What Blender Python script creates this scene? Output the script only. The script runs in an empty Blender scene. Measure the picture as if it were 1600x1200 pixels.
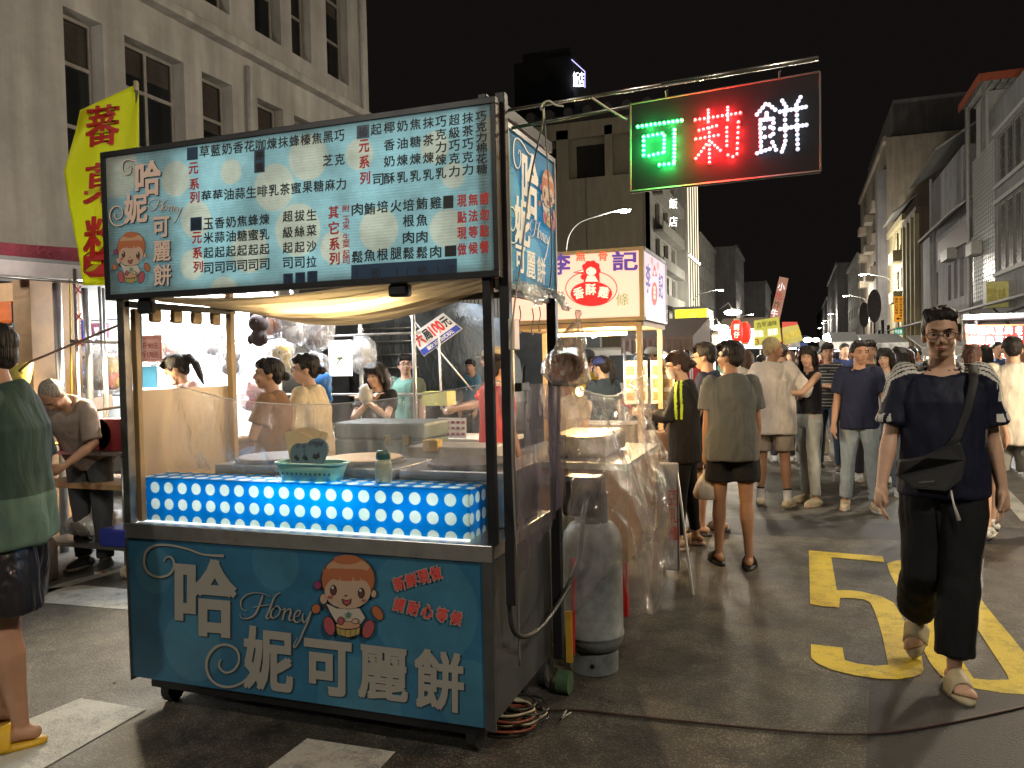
import bpy, math, random
import numpy as np
from mathutils import Vector, Matrix, noise as mnoise
from mathutils.bvhtree import BVHTree
from mathutils.geometry import tessellate_polygon
random.seed(7)
SC = bpy.context.scene
COL = SC.collection
R = math.radians
# ------------------------------------------------------------------ camera
CAM_H = 1.58
FPX = 1240.0
_rho = 0.022; _x = (1249. - 800) / FPX; _y = (600 - 553.) / FPX
_c, _s = math.cos(_rho), math.sin(_rho)
_a = _x * _c + _y * _s; _b = -_x * _s + _y * _c
_phi = -math.atan(_b); _df = math.cos(_phi) - _b * math.sin(_phi); _th = math.atan2(_a, _df)
_Fh = Vector((-math.sin(_th), math.cos(_th), 0)); _Rh = Vector((math.cos(_th), math.sin(_th), 0)); _Z = Vector((0, 0, 1))
CF = math.cos(_phi) * _Fh + math.sin(_phi) * _Z
_Uh = -math.sin(_phi) * _Fh + math.cos(_phi) * _Z
CR = _Rh * _c - _Uh * _s; CU = _Uh * _c + _Rh * _s
CC = Vector((0, 0, CAM_H))
cam_d = bpy.data.cameras.new('camera'); cam = bpy.data.objects.new('camera', cam_d); COL.objects.link(cam)
cam_d.sensor_width = 36; cam_d.lens = 36 * FPX / 1600; cam_d.clip_start = 0.05; cam_d.clip_end = 3000
cam.matrix_world = Matrix(((CR.x, CU.x, -CF.x, 0), (CR.y, CU.y, -CF.y, 0), (CR.z, CU.z, -CF.z, CAM_H), (0, 0, 0, 1)))
SC.camera = cam
# survey of the place: where a line of sight meets the plane a thing really stands on
def _ray(px, py): return CR * (float(px - 800) / FPX) + CU * (float(600 - py) / FPX) + CF
def G(px, py, z=0.0):
    d = _ray(px, py); return CC + d * ((z - CAM_H) / d.z)
def A(px, py, Y):
    d = _ray(px, py); return CC + d * (Y / d.y)
def AX(px, py, X):
    d = _ray(px, py); return CC + d * (X / d.x)
def AD(px, py, D): return CC + _ray(px, py) * D
# ------------------------------------------------------------------ night sky
W = bpy.data.worlds.new('World'); SC.world = W; W.use_nodes = True
nt = W.node_tree; nt.nodes.clear()
wo = nt.nodes.new('ShaderNodeOutputWorld'); bg = nt.nodes.new('ShaderNodeBackground'); bg2 = nt.nodes.new('ShaderNodeBackground')
sky = nt.nodes.new('ShaderNodeTexSky'); sky.sky_type = 'NISHITA'; sky.sun_disc = False
sky.sun_elevation = R(-6); sky.sun_rotation = R(200); sky.air_density = 1.0; sky.dust_density = 2.0
bg.inputs[1].default_value = 0.02
bg2.inputs[0].default_value = (0.0105, 0.0085, 0.0078, 1); bg2.inputs[1].default_value = 0.42   # light-polluted city sky
ad = nt.nodes.new('ShaderNodeAddShader')
nt.links.new(sky.outputs[0], bg.inputs[0]); nt.links.new(bg.outputs[0], ad.inputs[0]); nt.links.new(bg2.outputs[0], ad.inputs[1]); nt.links.new(ad.outputs[0], wo.inputs[0])
SC.view_settings.view_transform = 'Standard'; SC.view_settings.look = 'None'; SC.view_settings.gamma = 1.0
SC.view_settings.use_curve_mapping = False; SC.view_settings.exposure = 0.42
SC.render.engine = 'CYCLES'; cy = SC.cycles
cy.use_denoising = True; cy.max_bounces = 7; cy.diffuse_bounces = 3; cy.glossy_bounces = 3; cy.transmission_bounces = 4
cy.transparent_max_bounces = 24; cy.caustics_reflective = False; cy.caustics_refractive = False; cy.sample_clamp_indirect = 3.0; cy.sample_clamp_direct = 0
cy.use_light_tree = True
# ------------------------------------------------------------------ lights
def point(name, loc, power, col=(1, 1, 1), rad=0.05):
    l = bpy.data.lights.new(name, 'POINT'); l.energy = power; l.color = col; l.shadow_soft_size = rad
    o = bpy.data.objects.new(name, l); o.location = loc; COL.objects.link(o); return o
def spot(name, loc, power, col, ang=150, blend=0.6, rad=0.15, aim=None):
    l = bpy.data.lights.new(name, 'SPOT'); l.energy = power; l.color = col; l.shadow_soft_size = rad
    l.spot_size = R(ang); l.spot_blend = blend
    o = bpy.data.objects.new(name, l); o.location = loc
    if aim is not None: o.rotation_euler = (Vector(aim) - Vector(loc)).to_track_quat('-Z', 'Y').to_euler()
    COL.objects.link(o); return o
def area(name, loc, sx, sy, power, col, aim):
    l = bpy.data.lights.new(name, 'AREA'); l.shape = 'RECTANGLE'; l.size = sx; l.size_y = sy; l.energy = power; l.color = col
    o = bpy.data.objects.new(name, l); o.location = loc
    o.rotation_euler = (Vector(aim) - Vector(loc)).to_track_quat('-Z', 'Y').to_euler(); COL.objects.link(o); return o
# ------------------------------------------------------------------ materials
MATS = {}
def _nodes(name):
    m = bpy.data.materials.new(name); m.use_nodes = True
    n = m.node_tree; b = n.nodes['Principled BSDF']; return m, n, b
def mat(name, col, rough=0.6, metal=0.0, var=0.18, vs=6.0, bump=0.0, bs=60.0, spec=0.5, emit=None, es=0.0, coat=0.0, trans=0.0, wrinkle=0.0):
    """plain surface with blotchy tone variation and optional fine relief"""
    if name in MATS: return MATS[name]
    m, n, b = _nodes(name); L = n.links.new
    b.inputs['Roughness'].default_value = rough; b.inputs['Metallic'].default_value = metal
    b.inputs['Specular IOR Level'].default_value = spec; b.inputs['Coat Weight'].default_value = coat
    b.inputs['Transmission Weight'].default_value = trans
    c = tuple(col) + (1,)
    tc = n.nodes.new('ShaderNodeTexCoord')
    nz = n.nodes.new('ShaderNodeTexNoise'); nz.inputs['Scale'].default_value = vs; nz.inputs['Detail'].default_value = 5; nz.inputs['Roughness'].default_value = 0.65
    L(tc.outputs['Object'], nz.inputs['Vector'])
    if var > 0:
        mp = n.nodes.new('ShaderNodeMapRange'); mp.inputs['From Min'].default_value = 0.3; mp.inputs['From Max'].default_value = 0.7
        mp.inputs['To Min'].default_value = 1 - var; mp.inputs['To Max'].default_value = 1 + var
        L(nz.outputs['Fac'], mp.inputs['Value'])
        mx = n.nodes.new('ShaderNodeVectorMath'); mx.operation = 'SCALE'; mx.inputs[0].default_value = col
        L(mp.outputs[0], mx.inputs['Scale']); L(mx.outputs[0], b.inputs['Base Color'])
        rr = n.nodes.new('ShaderNodeMapRange'); rr.inputs['To Min'].default_value = max(0, rough - 0.12); rr.inputs['To Max'].default_value = min(1, rough + 0.12)
        L(nz.outputs['Fac'], rr.inputs['Value']); L(rr.outputs[0], b.inputs['Roughness'])
    else: b.inputs['Base Color'].default_value = c
    h = None
    if bump > 0:
        n2 = n.nodes.new('ShaderNodeTexNoise'); n2.inputs['Scale'].default_value = bs; n2.inputs['Detail'].default_value = 3
        L(tc.outputs['Object'], n2.inputs['Vector'])
        bp = n.nodes.new('ShaderNodeBump'); bp.inputs['Strength'].default_value = min(1, bump); bp.inputs['Distance'].default_value = 0.004
        L(n2.outputs['Fac'], bp.inputs['Height']); h = bp
    if wrinkle > 0:
        n3 = n.nodes.new('ShaderNodeTexNoise'); n3.inputs['Scale'].default_value = 5.5; n3.inputs['Detail'].default_value = 2.5; n3.inputs['Distortion'].default_value = 1.2
        mpp = n.nodes.new('ShaderNodeMapping'); mpp.inputs['Scale'].default_value = (1.6, 1.6, 0.7); mpp.inputs['Rotation'].default_value = (0.2, 0.3, 0)
        L(tc.outputs['Object'], mpp.inputs[0]); L(mpp.outputs[0], n3.inputs['Vector'])
        b3 = n.nodes.new('ShaderNodeBump'); b3.inputs['Strength'].default_value = 1.0; b3.inputs['Distance'].default_value = 0.05 * wrinkle
        L(n3.outputs['Fac'], b3.inputs['Height'])
        if h: L(h.outputs[0], b3.inputs['Normal'])
        h = b3
    if h: L(h.outputs[0], b.inputs['Normal'])
    if emit is not None:
        b.inputs['Emission Color'].default_value = tuple(emit) + (1,); b.inputs['Emission Strength'].default_value = es
    MATS[name] = m; return m
def emis(name, col, s):
    if name in MATS: return MATS[name]
    m, n, b = _nodes(name); b.inputs['Base Color'].default_value = tuple(min(1, c * .8) for c in col) + (1,)
    b.inputs['Emission Color'].default_value = tuple(col) + (1,); b.inputs['Emission Strength'].default_value = s
    b.inputs['Roughness'].default_value = 0.5
    MATS[name] = m; return m
def translucent(name, col, fac=0.6, rough=0.3, rib=0.0, tcol=None):
    """backlit print: light inside the box comes through"""
    if name in MATS: return MATS[name]
    m, n, b = _nodes(name); L = n.links.new
    b.inputs['Base Color'].default_value = tuple(col) + (1,); b.inputs['Roughness'].default_value = rough
    t = n.nodes.new('ShaderNodeBsdfTranslucent'); t.inputs[0].default_value = tuple(tcol or col) + (1,)
    mx = n.nodes.new('ShaderNodeMixShader'); mx.inputs[0].default_value = fac
    L(b.outputs[0], mx.inputs[1]); L(t.outputs[0], mx.inputs[2]); L(mx.outputs[0], n.nodes['Material Output'].inputs[0])
    if rib > 0:
        tc = n.nodes.new('ShaderNodeTexCoord'); w = n.nodes.new('ShaderNodeTexWave'); w.bands_direction = 'Z'; w.inputs['Scale'].default_value = rib
        L(tc.outputs['Object'], w.inputs[0]); bp = n.nodes.new('ShaderNodeBump'); bp.inputs['Strength'].default_value = .35; bp.inputs['Distance'].default_value = .002
        L(w.outputs['Fac'], bp.inputs['Height']); L(bp.outputs[0], b.inputs['Normal'])
    MATS[name] = m; return m
def film(name, tint=(0.9, 0.9, 0.95), milk=0.12, gloss=0.10, scale=9.0, dist=0.02, rough=0.18, fres=.5, clear=.95):
    """clear plastic sheet: mostly see-through, creased, with glints and a milky veil"""
    if name in MATS: return MATS[name]
    m = bpy.data.materials.new(name); m.use_nodes = True; n = m.node_tree; n.nodes.clear(); L = n.links.new
    o = n.nodes.new('ShaderNodeOutputMaterial'); tr = n.nodes.new('ShaderNodeBsdfTransparent'); tr.inputs[0].default_value = (clear, clear, clear * 1.01, 1)
    gl = n.nodes.new('ShaderNodeBsdfGlossy'); gl.inputs['Roughness'].default_value = rough; gl.inputs[0].default_value = (1, 1, 1, 1)
    df = n.nodes.new('ShaderNodeBsdfDiffuse'); df.inputs[0].default_value = tuple(tint) + (1,)
    tl = n.nodes.new('ShaderNodeBsdfTranslucent'); tl.inputs[0].default_value = tuple(tint) + (1,)
    dd = n.nodes.new('ShaderNodeMixShader'); dd.inputs[0].default_value = .55; L(df.outputs[0], dd.inputs[1]); L(tl.outputs[0], dd.inputs[2])
    tc = n.nodes.new('ShaderNodeTexCoord'); nz = n.nodes.new('ShaderNodeTexNoise'); nz.inputs['Scale'].default_value = scale; nz.inputs['Detail'].default_value = 5; nz.inputs['Distortion'].default_value = 1.5
    mp = n.nodes.new('ShaderNodeMapping'); mp.inputs['Rotation'].default_value = (.5, .4, .3); mp.inputs['Scale'].default_value = (1.8, 1.8, .6)
    L(tc.outputs['Object'], mp.inputs[0]); L(mp.outputs[0], nz.inputs['Vector'])
    bp = n.nodes.new('ShaderNodeBump'); bp.inputs['Strength'].default_value = 1; bp.inputs['Distance'].default_value = dist; L(nz.outputs['Fac'], bp.inputs['Height'])
    for q in (gl, df, tl): L(bp.outputs[0], q.inputs['Normal'])
    r1 = n.nodes.new('ShaderNodeMapRange'); r1.inputs['From Min'].default_value = .35; r1.inputs['From Max'].default_value = .75; r1.inputs['To Min'].default_value = milk * .5; r1.inputs['To Max'].default_value = milk * 1.9
    n2 = n.nodes.new('ShaderNodeTexNoise'); n2.inputs['Scale'].default_value = scale * 1.7; n2.inputs['Detail'].default_value = 4; L(mp.outputs[0], n2.inputs['Vector']); L(n2.outputs['Fac'], r1.inputs['Value'])
    m1 = n.nodes.new('ShaderNodeMixShader'); L(r1.outputs[0], m1.inputs[0]); L(tr.outputs[0], m1.inputs[1]); L(dd.outputs[0], m1.inputs[2])
    lw = n.nodes.new('ShaderNodeLayerWeight'); lw.inputs[0].default_value = .25; ma = n.nodes.new('ShaderNodeMath'); ma.operation = 'MULTIPLY_ADD'; ma.inputs[1].default_value = fres; ma.inputs[2].default_value = gloss
    L(lw.outputs['Fresnel'], ma.inputs[0])
    m2 = n.nodes.new('ShaderNodeMixShader'); L(ma.outputs[0], m2.inputs[0]); L(m1.outputs[0], m2.inputs[1]); L(gl.outputs[0], m2.inputs[2]); L(m2.outputs[0], o.inputs[0])
    MATS[name] = m; return m
# ------------------------------------------------------------------ mesh builder
class MB:
    def __init__(s): s.v = []; s.f = []; s.m = []; s.cur = 0
    def add(s, vs, fs):
        o = len(s.v); s.v += [tuple(v) for v in vs]; s.f += [tuple(i + o for i in f) for f in fs]; s.m += [s.cur] * len(fs)
    def box(s, x0, x1, y0, y1, z0, z1, M=None):
        v = [(x, y, z) for z in (z0, z1) for y in (y0, y1) for x in (x0, x1)]
        if M is not None: v = [M @ Vector(p) for p in v]
        s.add(v, [(0, 2, 3, 1), (4, 5, 7, 6), (0, 1, 5, 4), (2, 6, 7, 3), (0, 4, 6, 2), (1, 3, 7, 5)])
    def tube(s, pts, r, n=8, cap=True, flat=1.0):
        pts = [Vector(p) for p in pts]; k = len(pts)
        rs = r if hasattr(r, '__len__') else [r] * k
        vs = []; fs = []; up = None
        for i, p in enumerate(pts):
            d = (pts[min(i + 1, k - 1)] - pts[max(i - 1, 0)]).normalized()
            if up is None:
                up = Vector((0, 0, 1)) if abs(d.z) < .9 else Vector((0, 1, 0))
            a = d.cross(up)
            if a.length < 1e-5: a = d.cross(Vector((1, 0.1, 0)))
            a.normalize(); b = a.cross(d).normalized(); up = b
            for j in range(n):
                t = 2 * math.pi * j / n; vs.append(p + (a * math.cos(t) + b * math.sin(t) * flat) * rs[i])
        for i in range(k - 1):
            for j in range(n):
                q = (j + 1) % n; fs.append((i * n + j, i * n + q, (i + 1) * n + q, (i + 1) * n + j))
        if cap: fs.append(tuple(reversed(range(n)))); fs.append(tuple(range((k - 1) * n, k * n)))
        s.add(vs, fs)
    def cap(s, pts, rs, n=10):
        """limb: a tapering chain with round ends"""
        pts = [Vector(p) for p in pts]
        d0 = (pts[0] - pts[1]).normalized(); d1 = (pts[-1] - pts[-2]).normalized(); r0, r1 = rs[0], rs[-1]
        P = [pts[0] + d0 * r0 * .98, pts[0] + d0 * r0 * .8, pts[0] + d0 * r0 * .45] + pts + [pts[-1] + d1 * r1 * .45, pts[-1] + d1 * r1 * .8, pts[-1] + d1 * r1 * .98]
        Q = [r0 * .15, r0 * .6, r0 * .89] + list(rs) + [r1 * .89, r1 * .6, r1 * .15]
        s.tube(P, Q, n)
    def ell(s, c, r, M=None, nu=12, nv=8):
        vs = [Vector((0, 0, r[2]))]; fs = []
        for i in range(1, nv):
            t = math.pi * i / nv
            for j in range(nu):
                a = 2 * math.pi * j / nu; vs.append(Vector((r[0] * math.sin(t) * math.cos(a), r[1] * math.sin(t) * math.sin(a), r[2] * math.cos(t))))
        vs.append(Vector((0, 0, -r[2]))); e = len(vs) - 1
        for j in range(nu):
            q = (j + 1) % nu; fs.append((0, 1 + j, 1 + q)); fs.append((e, 1 + (nv - 2) * nu + q, 1 + (nv - 2) * nu + j))
            for i in range(nv - 2): fs.append((1 + i * nu + j, 1 + (i + 1) * nu + j, 1 + (i + 1) * nu + q, 1 + i * nu + q))
        if M is not None: vs = [M @ v for v in vs]
        c = Vector(c); s.add([v + c for v in vs], fs)
    def lathe(s, c, prof, n=20, M=None):
        c = Vector(c); vs = []; fs = []
        for r, z in prof:
            for j in range(n):
                a = 2 * math.pi * j / n; p = Vector((r * math.cos(a), r * math.sin(a), z)); vs.append((M @ p if M is not None else p) + c)
        for i in range(len(prof) - 1):
            for j in range(n):
                q = (j + 1) % n; fs.append((i * n + j, i * n + q, (i + 1) * n + q, (i + 1) * n + j))
        fs.append(tuple(reversed(range(n)))); fs.append(tuple(range((len(prof) - 1) * n, len(prof) * n)))
        s.add(vs, fs)
    def loft(s, rings, closed=True):
        n = len(rings[0]); vs = [p for r in rings for p in r]; fs = []
        for i in range(len(rings) - 1):
            for j in range(n):
                q = (j + 1) % n; fs.append((i * n + j, i * n + q, (i + 1) * n + q, (i + 1) * n + j))
        if closed: fs.append(tuple(reversed(range(n)))); fs.append(tuple(range((len(rings) - 1) * n, len(rings) * n)))
        s.add(vs, fs)
    def quad(s, a, b, c, d): s.add([a, b, c, d], [(0, 1, 2, 3)])
    def grid(s, fn, nu, nv):
        vs = [fn(i / nu, j / nv) for j in range(nv + 1) for i in range(nu + 1)]
        s.add(vs, [(j * (nu + 1) + i, j * (nu + 1) + i + 1, (j + 1) * (nu + 1) + i + 1, (j + 1) * (nu + 1) + i) for j in range(nv) for i in range(nu)])
    def shape(s, loops, place):
        """flat outline(s) with holes, put on a surface by place(u, v)"""
        ls = [[Vector((p[0], p[1], 0)) for p in l] for l in loops]
        tris = tessellate_polygon(ls); flat = [p for l in ls for p in l]
        s.add([place(p.x, p.y) for p in flat], [tuple(t) for t in tris])
    def slab(s, pts, off):
        """closed outline with thickness off (a vector)"""
        pts = [Vector(p) for p in pts]; n = len(pts); off = Vector(off)
        s.add(pts + [p + off for p in pts], [tuple(range(n)), tuple(reversed(range(n, 2 * n)))] + [((i + 1) % n, i, i + n, (i + 1) % n + n) for i in range(n)])
    def mesh(s, name, mats=(), smooth=False):
        me = bpy.data.meshes.new(name); me.from_pydata(s.v, [], s.f)
        for m in mats: me.materials.append(m)
        if s.m: me.polygons.foreach_set('material_index', s.m)
        if smooth: me.polygons.foreach_set('use_smooth', [True] * len(s.f))
        me.update(); return me
    def build(s, name, mats, parent=None, smooth=False, bevel=0.0, seg=2, local=False, **tags):
        if not hasattr(mats, '__len__'): mats = [mats]
        me = s.mesh(name, mats, smooth); o = bpy.data.objects.new(name, me); COL.objects.link(o)
        if parent is not None:
            o.parent = parent
            if not local: o.matrix_parent_inverse = MW(parent).inverted()
        if bevel > 0:
            b = o.modifiers.new('b', 'BEVEL'); b.width = bevel; b.segments = seg; b.limit_method = 'ANGLE'; b.angle_limit = R(40)
        tag(o, **tags); return o
def MW(o):
    m = Matrix.Translation(o.location) @ o.rotation_euler.to_matrix().to_4x4()
    if tuple(o.scale) != (1, 1, 1): m = m @ Matrix.Diagonal(tuple(o.scale) + (1,))
    if o.parent: m = MW(o.parent) @ o.matrix_parent_inverse @ m
    return m
def tag(o, label=None, cat=None, group=None, kind=None):
    if label: o['label'] = label
    if cat: o['category'] = cat
    if group: o['group'] = group
    if kind: o['kind'] = kind
    return o
def thing(name, label, cat, loc=(0, 0, 0), rz=0.0, group=None):
    o = bpy.data.objects.new(name, None); o.empty_display_size = .1; COL.objects.link(o); o.location = loc; o.rotation_euler = (0, 0, rz)
    return tag(o, label, cat, group)
def copy_tree(o, parent=None, kids=None):
    c = o.copy(); COL.objects.link(c)
    if parent is not None: c.parent = parent
    for ch in [x for x in list(o.children)]: copy_tree(ch, c)
    return c
# ------------------------------------------------------------------ lettering
_G = {}
def glyph(ch, bold=0.0, shear=0.0):
    k = (ch, bold, shear)
    if k in _G: return _G[k]
    c = bpy.data.curves.new('g', 'FONT'); c.body = ch; c.offset = bold; c.resolution_u = 3; c.shear = shear
    o = bpy.data.objects.new('g', c); COL.objects.link(o)
    dg = bpy.context.evaluated_depsgraph_get(); me = bpy.data.meshes.new_from_object(o.evaluated_get(dg))
    v = np.array([x.co[:2] for x in me.vertices]) if len(me.vertices) else np.zeros((0, 2)); f = [tuple(p.vertices) for p in me.polygons]
    bpy.data.objects.remove(o); bpy.data.curves.remove(c); bpy.data.meshes.remove(me)
    if len(v): lo, hi = v.min(0), v.max(0)
    else: lo, hi = np.zeros(2), np.ones(2)
    _G[k] = (v, f, lo, hi); return _G[k]
def write(mb, s, cx, cz, w, h, place, bold=0.0, rot=0.0, shear=0.0, fit=True, vertical=False, skew=0.0):
    """text centred on (cx, cz), filling w x h, laid on a surface by place(u, v)"""
    if vertical:
        n = len(s)
        for i, ch in enumerate(s):
            write(mb, ch, cx, cz + h / 2 - (i + .5) * h / n, w, h / n * .86, place, bold, rot, shear)
        return
    v, f, lo, hi = glyph(s, 0.0, shear)
    if not len(v): return
    sz = hi - lo; c = (hi + lo) / 2; sx = w / max(sz[0], 1e-4); sy = h / max(sz[1], 1e-4)
    if len(s) == 1 and sz[0] < .35: sx = min(sx, h * 1.0)
    if len(s) == 1 and sz[1] < .3: sy = min(sy, sx)
    cr, sr = math.cos(rot), math.sin(rot)
    bb = bold * .9 if bold >= .02 else 0
    for i, (ox, oy) in enumerate(((-bb, -bb), (bb, bb), (bb, -bb), (-bb, bb)) if bb else ((0, 0),)):
        out = []
        for p in v:
            x = (p[0] - c[0] + ox) * sx * (1 - bb * 1.6); y = (p[1] - c[1] + oy) * sy * (1 - bb * 1.6)
            q = place(cx + x * cr - y * sr, cz + x * sr + y * cr + skew * x); out.append(q + (CC - q) * (.00004 * i))
        mb.add(out, f)
def ellipse(cx, cz, a, b, n=20, rot=0.0, t0=0.0, t1=2 * math.pi):
    cr, sr = math.cos(rot), math.sin(rot); full = abs(t1 - t0 - 2 * math.pi) < 1e-6
    ts = [t0 + (t1 - t0) * i / (n if full else n - 1) for i in range(n)]
    return [(cx + a * math.cos(t) * cr - b * math.sin(t) * sr, cz + a * math.cos(t) * sr + b * math.sin(t) * cr) for t in ts]
def stroke(mb, pts, w, place):
    """brush stroke along pts with widths w"""
    n = len(pts); ws = w if hasattr(w, '__len__') else [w] * n
    L_, R_ = [], []
    for i in range(n):
        a = pts[max(i - 1, 0)]; b = pts[min(i + 1, n - 1)]; dx, dy = b[0] - a[0], b[1] - a[1]; l = math.hypot(dx, dy) or 1
        nx, ny = -dy / l * ws[i] / 2, dx / l * ws[i] / 2
        L_.append(place(pts[i][0] + nx, pts[i][1] + ny)); R_.append(place(pts[i][0] - nx, pts[i][1] - ny))
    mb.add(L_ + R_, [(i, i + 1, n + i + 1, n + i) for i in range(n - 1)])
def smoothline(pts, k=6):
    out = []; P = [pts[0]] + list(pts) + [pts[-1]]
    for i in range(1, len(P) - 2):
        for j in range(k):
            t = j / k; a, b, c, d = P[i - 1], P[i], P[i + 1], P[i + 2]
            out.append(tuple(.5 * (2 * b[q] + (c[q] - a[q]) * t + (2 * a[q] - 5 * b[q] + 4 * c[q] - d[q]) * t * t + (3 * b[q] - a[q] - 3 * c[q] + d[q]) * t ** 3) for q in range(len(b))))
    out.append(tuple(pts[-1])); return out
# ================================================================== SETTING
# ---- ground
def asphalt():
    m, n, b = _nodes('asphalt'); L = n.links.new
    tc = n.nodes.new('ShaderNodeTexCoord')
    def nz(s, d=5, r=.6):
        x = n.nodes.new('ShaderNodeTexNoise'); x.inputs['Scale'].default_value = s; x.inputs['Detail'].default_value = d; x.inputs['Roughness'].default_value = r; L(tc.outputs['Object'], x.inputs['Vector']); return x
    big = nz(.55, 6, .65); mid = nz(4, 5, .7); fine = nz(240, 3); grit = n.nodes.new('ShaderNodeTexVoronoi'); grit.inputs['Scale'].default_value = 85; L(tc.outputs['Object'], grit.inputs['Vector'])
    cr = n.nodes.new('ShaderNodeValToRGB'); e = cr.color_ramp.elements; e[0].position = .3; e[0].color = (.045, .043, .038, 1); e[1].position = .72; e[1].color = (.14, .133, .115, 1)
    L(big.outputs['Fac'], cr.inputs[0])
    c2 = n.nodes.new('ShaderNodeValToRGB'); e = c2.color_ramp.elements; e[0].position = .38; e[0].color = (.38, .38, .38, 1); e[1].position = .7; e[1].color = (1.35, 1.3, 1.2, 1); L(mid.outputs['Fac'], c2.inputs[0])
    mu = n.nodes.new('ShaderNodeMix'); mu.data_type = 'RGBA'; mu.blend_type = 'MULTIPLY'; mu.inputs[0].default_value = 1; L(cr.outputs[0], mu.inputs[6]); L(c2.outputs[0], mu.inputs[7])
    c3 = n.nodes.new('ShaderNodeValToRGB'); e = c3.color_ramp.elements; e[0].position = .05; e[0].color = (3.4, 3.3, 3.0, 1); e[1].position = .42; e[1].color = (.55, .55, .55, 1); L(grit.outputs['Distance'], c3.inputs[0])
    m2 = n.nodes.new('ShaderNodeMix'); m2.data_type = 'RGBA'; m2.blend_type = 'MULTIPLY'; m2.inputs[0].default_value = .75; L(mu.outputs[2], m2.inputs[6]); L(c3.outputs[0], m2.inputs[7])
    # cracks
    vo = n.nodes.new('ShaderNodeTexVoronoi'); vo.feature = 'DISTANCE_TO_EDGE'; vo.inputs['Scale'].default_value = .32
    wv = n.nodes.new('ShaderNodeVectorMath'); wv.operation = 'MULTIPLY_ADD'; L(mid.outputs['Color'], wv.inputs[0]); wv.inputs[1].default_value = (.5, .5, 0); L(tc.outputs['Object'], wv.inputs[2]); L(wv.outputs[0], vo.inputs['Vector'])
    ck = n.nodes.new('ShaderNodeMapRange'); ck.inputs['From Max'].default_value = .004; ck.inputs['To Min'].default_value = .35; ck.inputs['To Max'].default_value = 1; L(vo.outputs['Distance'], ck.inputs['Value'])
    m3 = n.nodes.new('ShaderNodeVectorMath'); m3.operation = 'SCALE'; L(m2.outputs[2], m3.inputs[0]); L(ck.outputs[0], m3.inputs['Scale']); L(m3.outputs[0], b.inputs['Base Color'])
    rr = n.nodes.new('ShaderNodeMapRange'); rr.inputs['From Min'].default_value = .3; rr.inputs['From Max'].default_value = .7; rr.inputs['To Min'].default_value = .38; rr.inputs['To Max'].default_value = .8; L(big.outputs['Fac'], rr.inputs['Value']); L(rr.outputs[0], b.inputs['Roughness'])
    b1 = n.nodes.new('ShaderNodeBump'); b1.inputs['Strength'].default_value = .6; b1.inputs['Distance'].default_value = .0025; L(grit.outputs['Distance'], b1.inputs['Height'])
    b2 = n.nodes.new('ShaderNodeBump'); b2.inputs['Strength'].default_value = .5; b2.inputs['Distance'].default_value = .003; L(fine.outputs['Fac'], b2.inputs['Height']); L(b1.outputs[0], b2.inputs['Normal']); L(b2.outputs[0], b.inputs['Normal'])
    return m
def paint(name, col, wear=.5):
    m, n, b = _nodes(name); L = n.links.new
    tc = n.nodes.new('ShaderNodeTexCoord'); nz = n.nodes.new('ShaderNodeTexNoise'); nz.inputs['Scale'].default_value = 5; nz.inputs['Detail'].default_value = 9; nz.inputs['Roughness'].default_value = .75; L(tc.outputs['Object'], nz.inputs['Vector'])
    n2 = n.nodes.new('ShaderNodeTexNoise'); n2.inputs['Scale'].default_value = 110; L(tc.outputs['Object'], n2.inputs['Vector'])
    ad = n.nodes.new('ShaderNodeMath'); ad.operation = 'MULTIPLY_ADD'; L(n2.outputs['Fac'], ad.inputs[0]); ad.inputs[1].default_value = .35; L(nz.outputs['Fac'], ad.inputs[2])
    cr = n.nodes.new('ShaderNodeValToRGB'); e = cr.color_ramp.elements; e[0].position = .42 + .08 * wear; e[0].color = tuple(c * .28 for c in col) + (1,); e[1].position = .66 + .1 * wear; e[1].color = tuple(col) + (1,); L(ad.outputs[0], cr.inputs[0]); L(cr.outputs[0], b.inputs['Base Color'])
    b.inputs['Roughness'].default_value = .6
    bp = n.nodes.new('ShaderNodeBump'); bp.inputs['Strength'].default_value = .7; bp.inputs['Distance'].default_value = .005; L(n2.outputs['Fac'], bp.inputs['Height']); L(bp.outputs[0], b.inputs['Normal']); return m
m_asph = asphalt(); m_yel = paint('yellow_road_paint', (.60, .46, .025), .3); m_wht = paint('white_road_paint', (.42, .42, .38), .5)
g = MB(); g.quad((-700, -60, 0), (700, -60, 0), (700, 1500, 0), (-700, 1500, 0)); g.build('road', m_asph, kind='structure')
m_pave = mat('pavement_concrete', (.2, .19, .17), .8, bump=.5)
for nm, x0, x1 in (('pavement', -12, -9.2), ('pavement', 6.3, 8)):
    g = MB(); g.box(x0, x1, -20, 320, .004, .13); g.build(nm, m_pave, bevel=.02, kind='structure')
def Z(s, ox, oy, pts): return [(ox + x / s, oy + y / s) for x, y in pts]
def gp(px, py, z=.004):
    p = G(px, py); return (p.x, p.y)
five = Z(4, 1240, 820, [(95, 163), (555, 200), (567, 237), (235, 205), (252, 305), (270, 412), (350, 412), (430, 422), (560, 455), (625, 490), (680, 580), (720, 650), (760, 740), (800, 830), (812, 905), (800, 935), (750, 955), (650, 970), (520, 965), (380, 945), (240, 910), (150, 870), (108, 835), (108, 750), (305, 772), (320, 850), (400, 872), (500, 885), (592, 880), (560, 720), (530, 610), (505, 540), (480, 490), (440, 470), (380, 462), (290, 460), (285, 520), (180, 512), (103, 498), (100, 330)])
zo = Z(4, 1240, 820, [(583, 245), (640, 226), (760, 226), (880, 236), (950, 260), (1030, 320), (1140, 430), (1250, 570), (1360, 700), (1440, 800), (1500, 890), (1530, 970), (1500, 1040), (1440, 1065), (1300, 1055), (1150, 1030), (1010, 990), (915, 945), (850, 860), (800, 760), (760, 660), (700, 520), (640, 380), (600, 300)])
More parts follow.
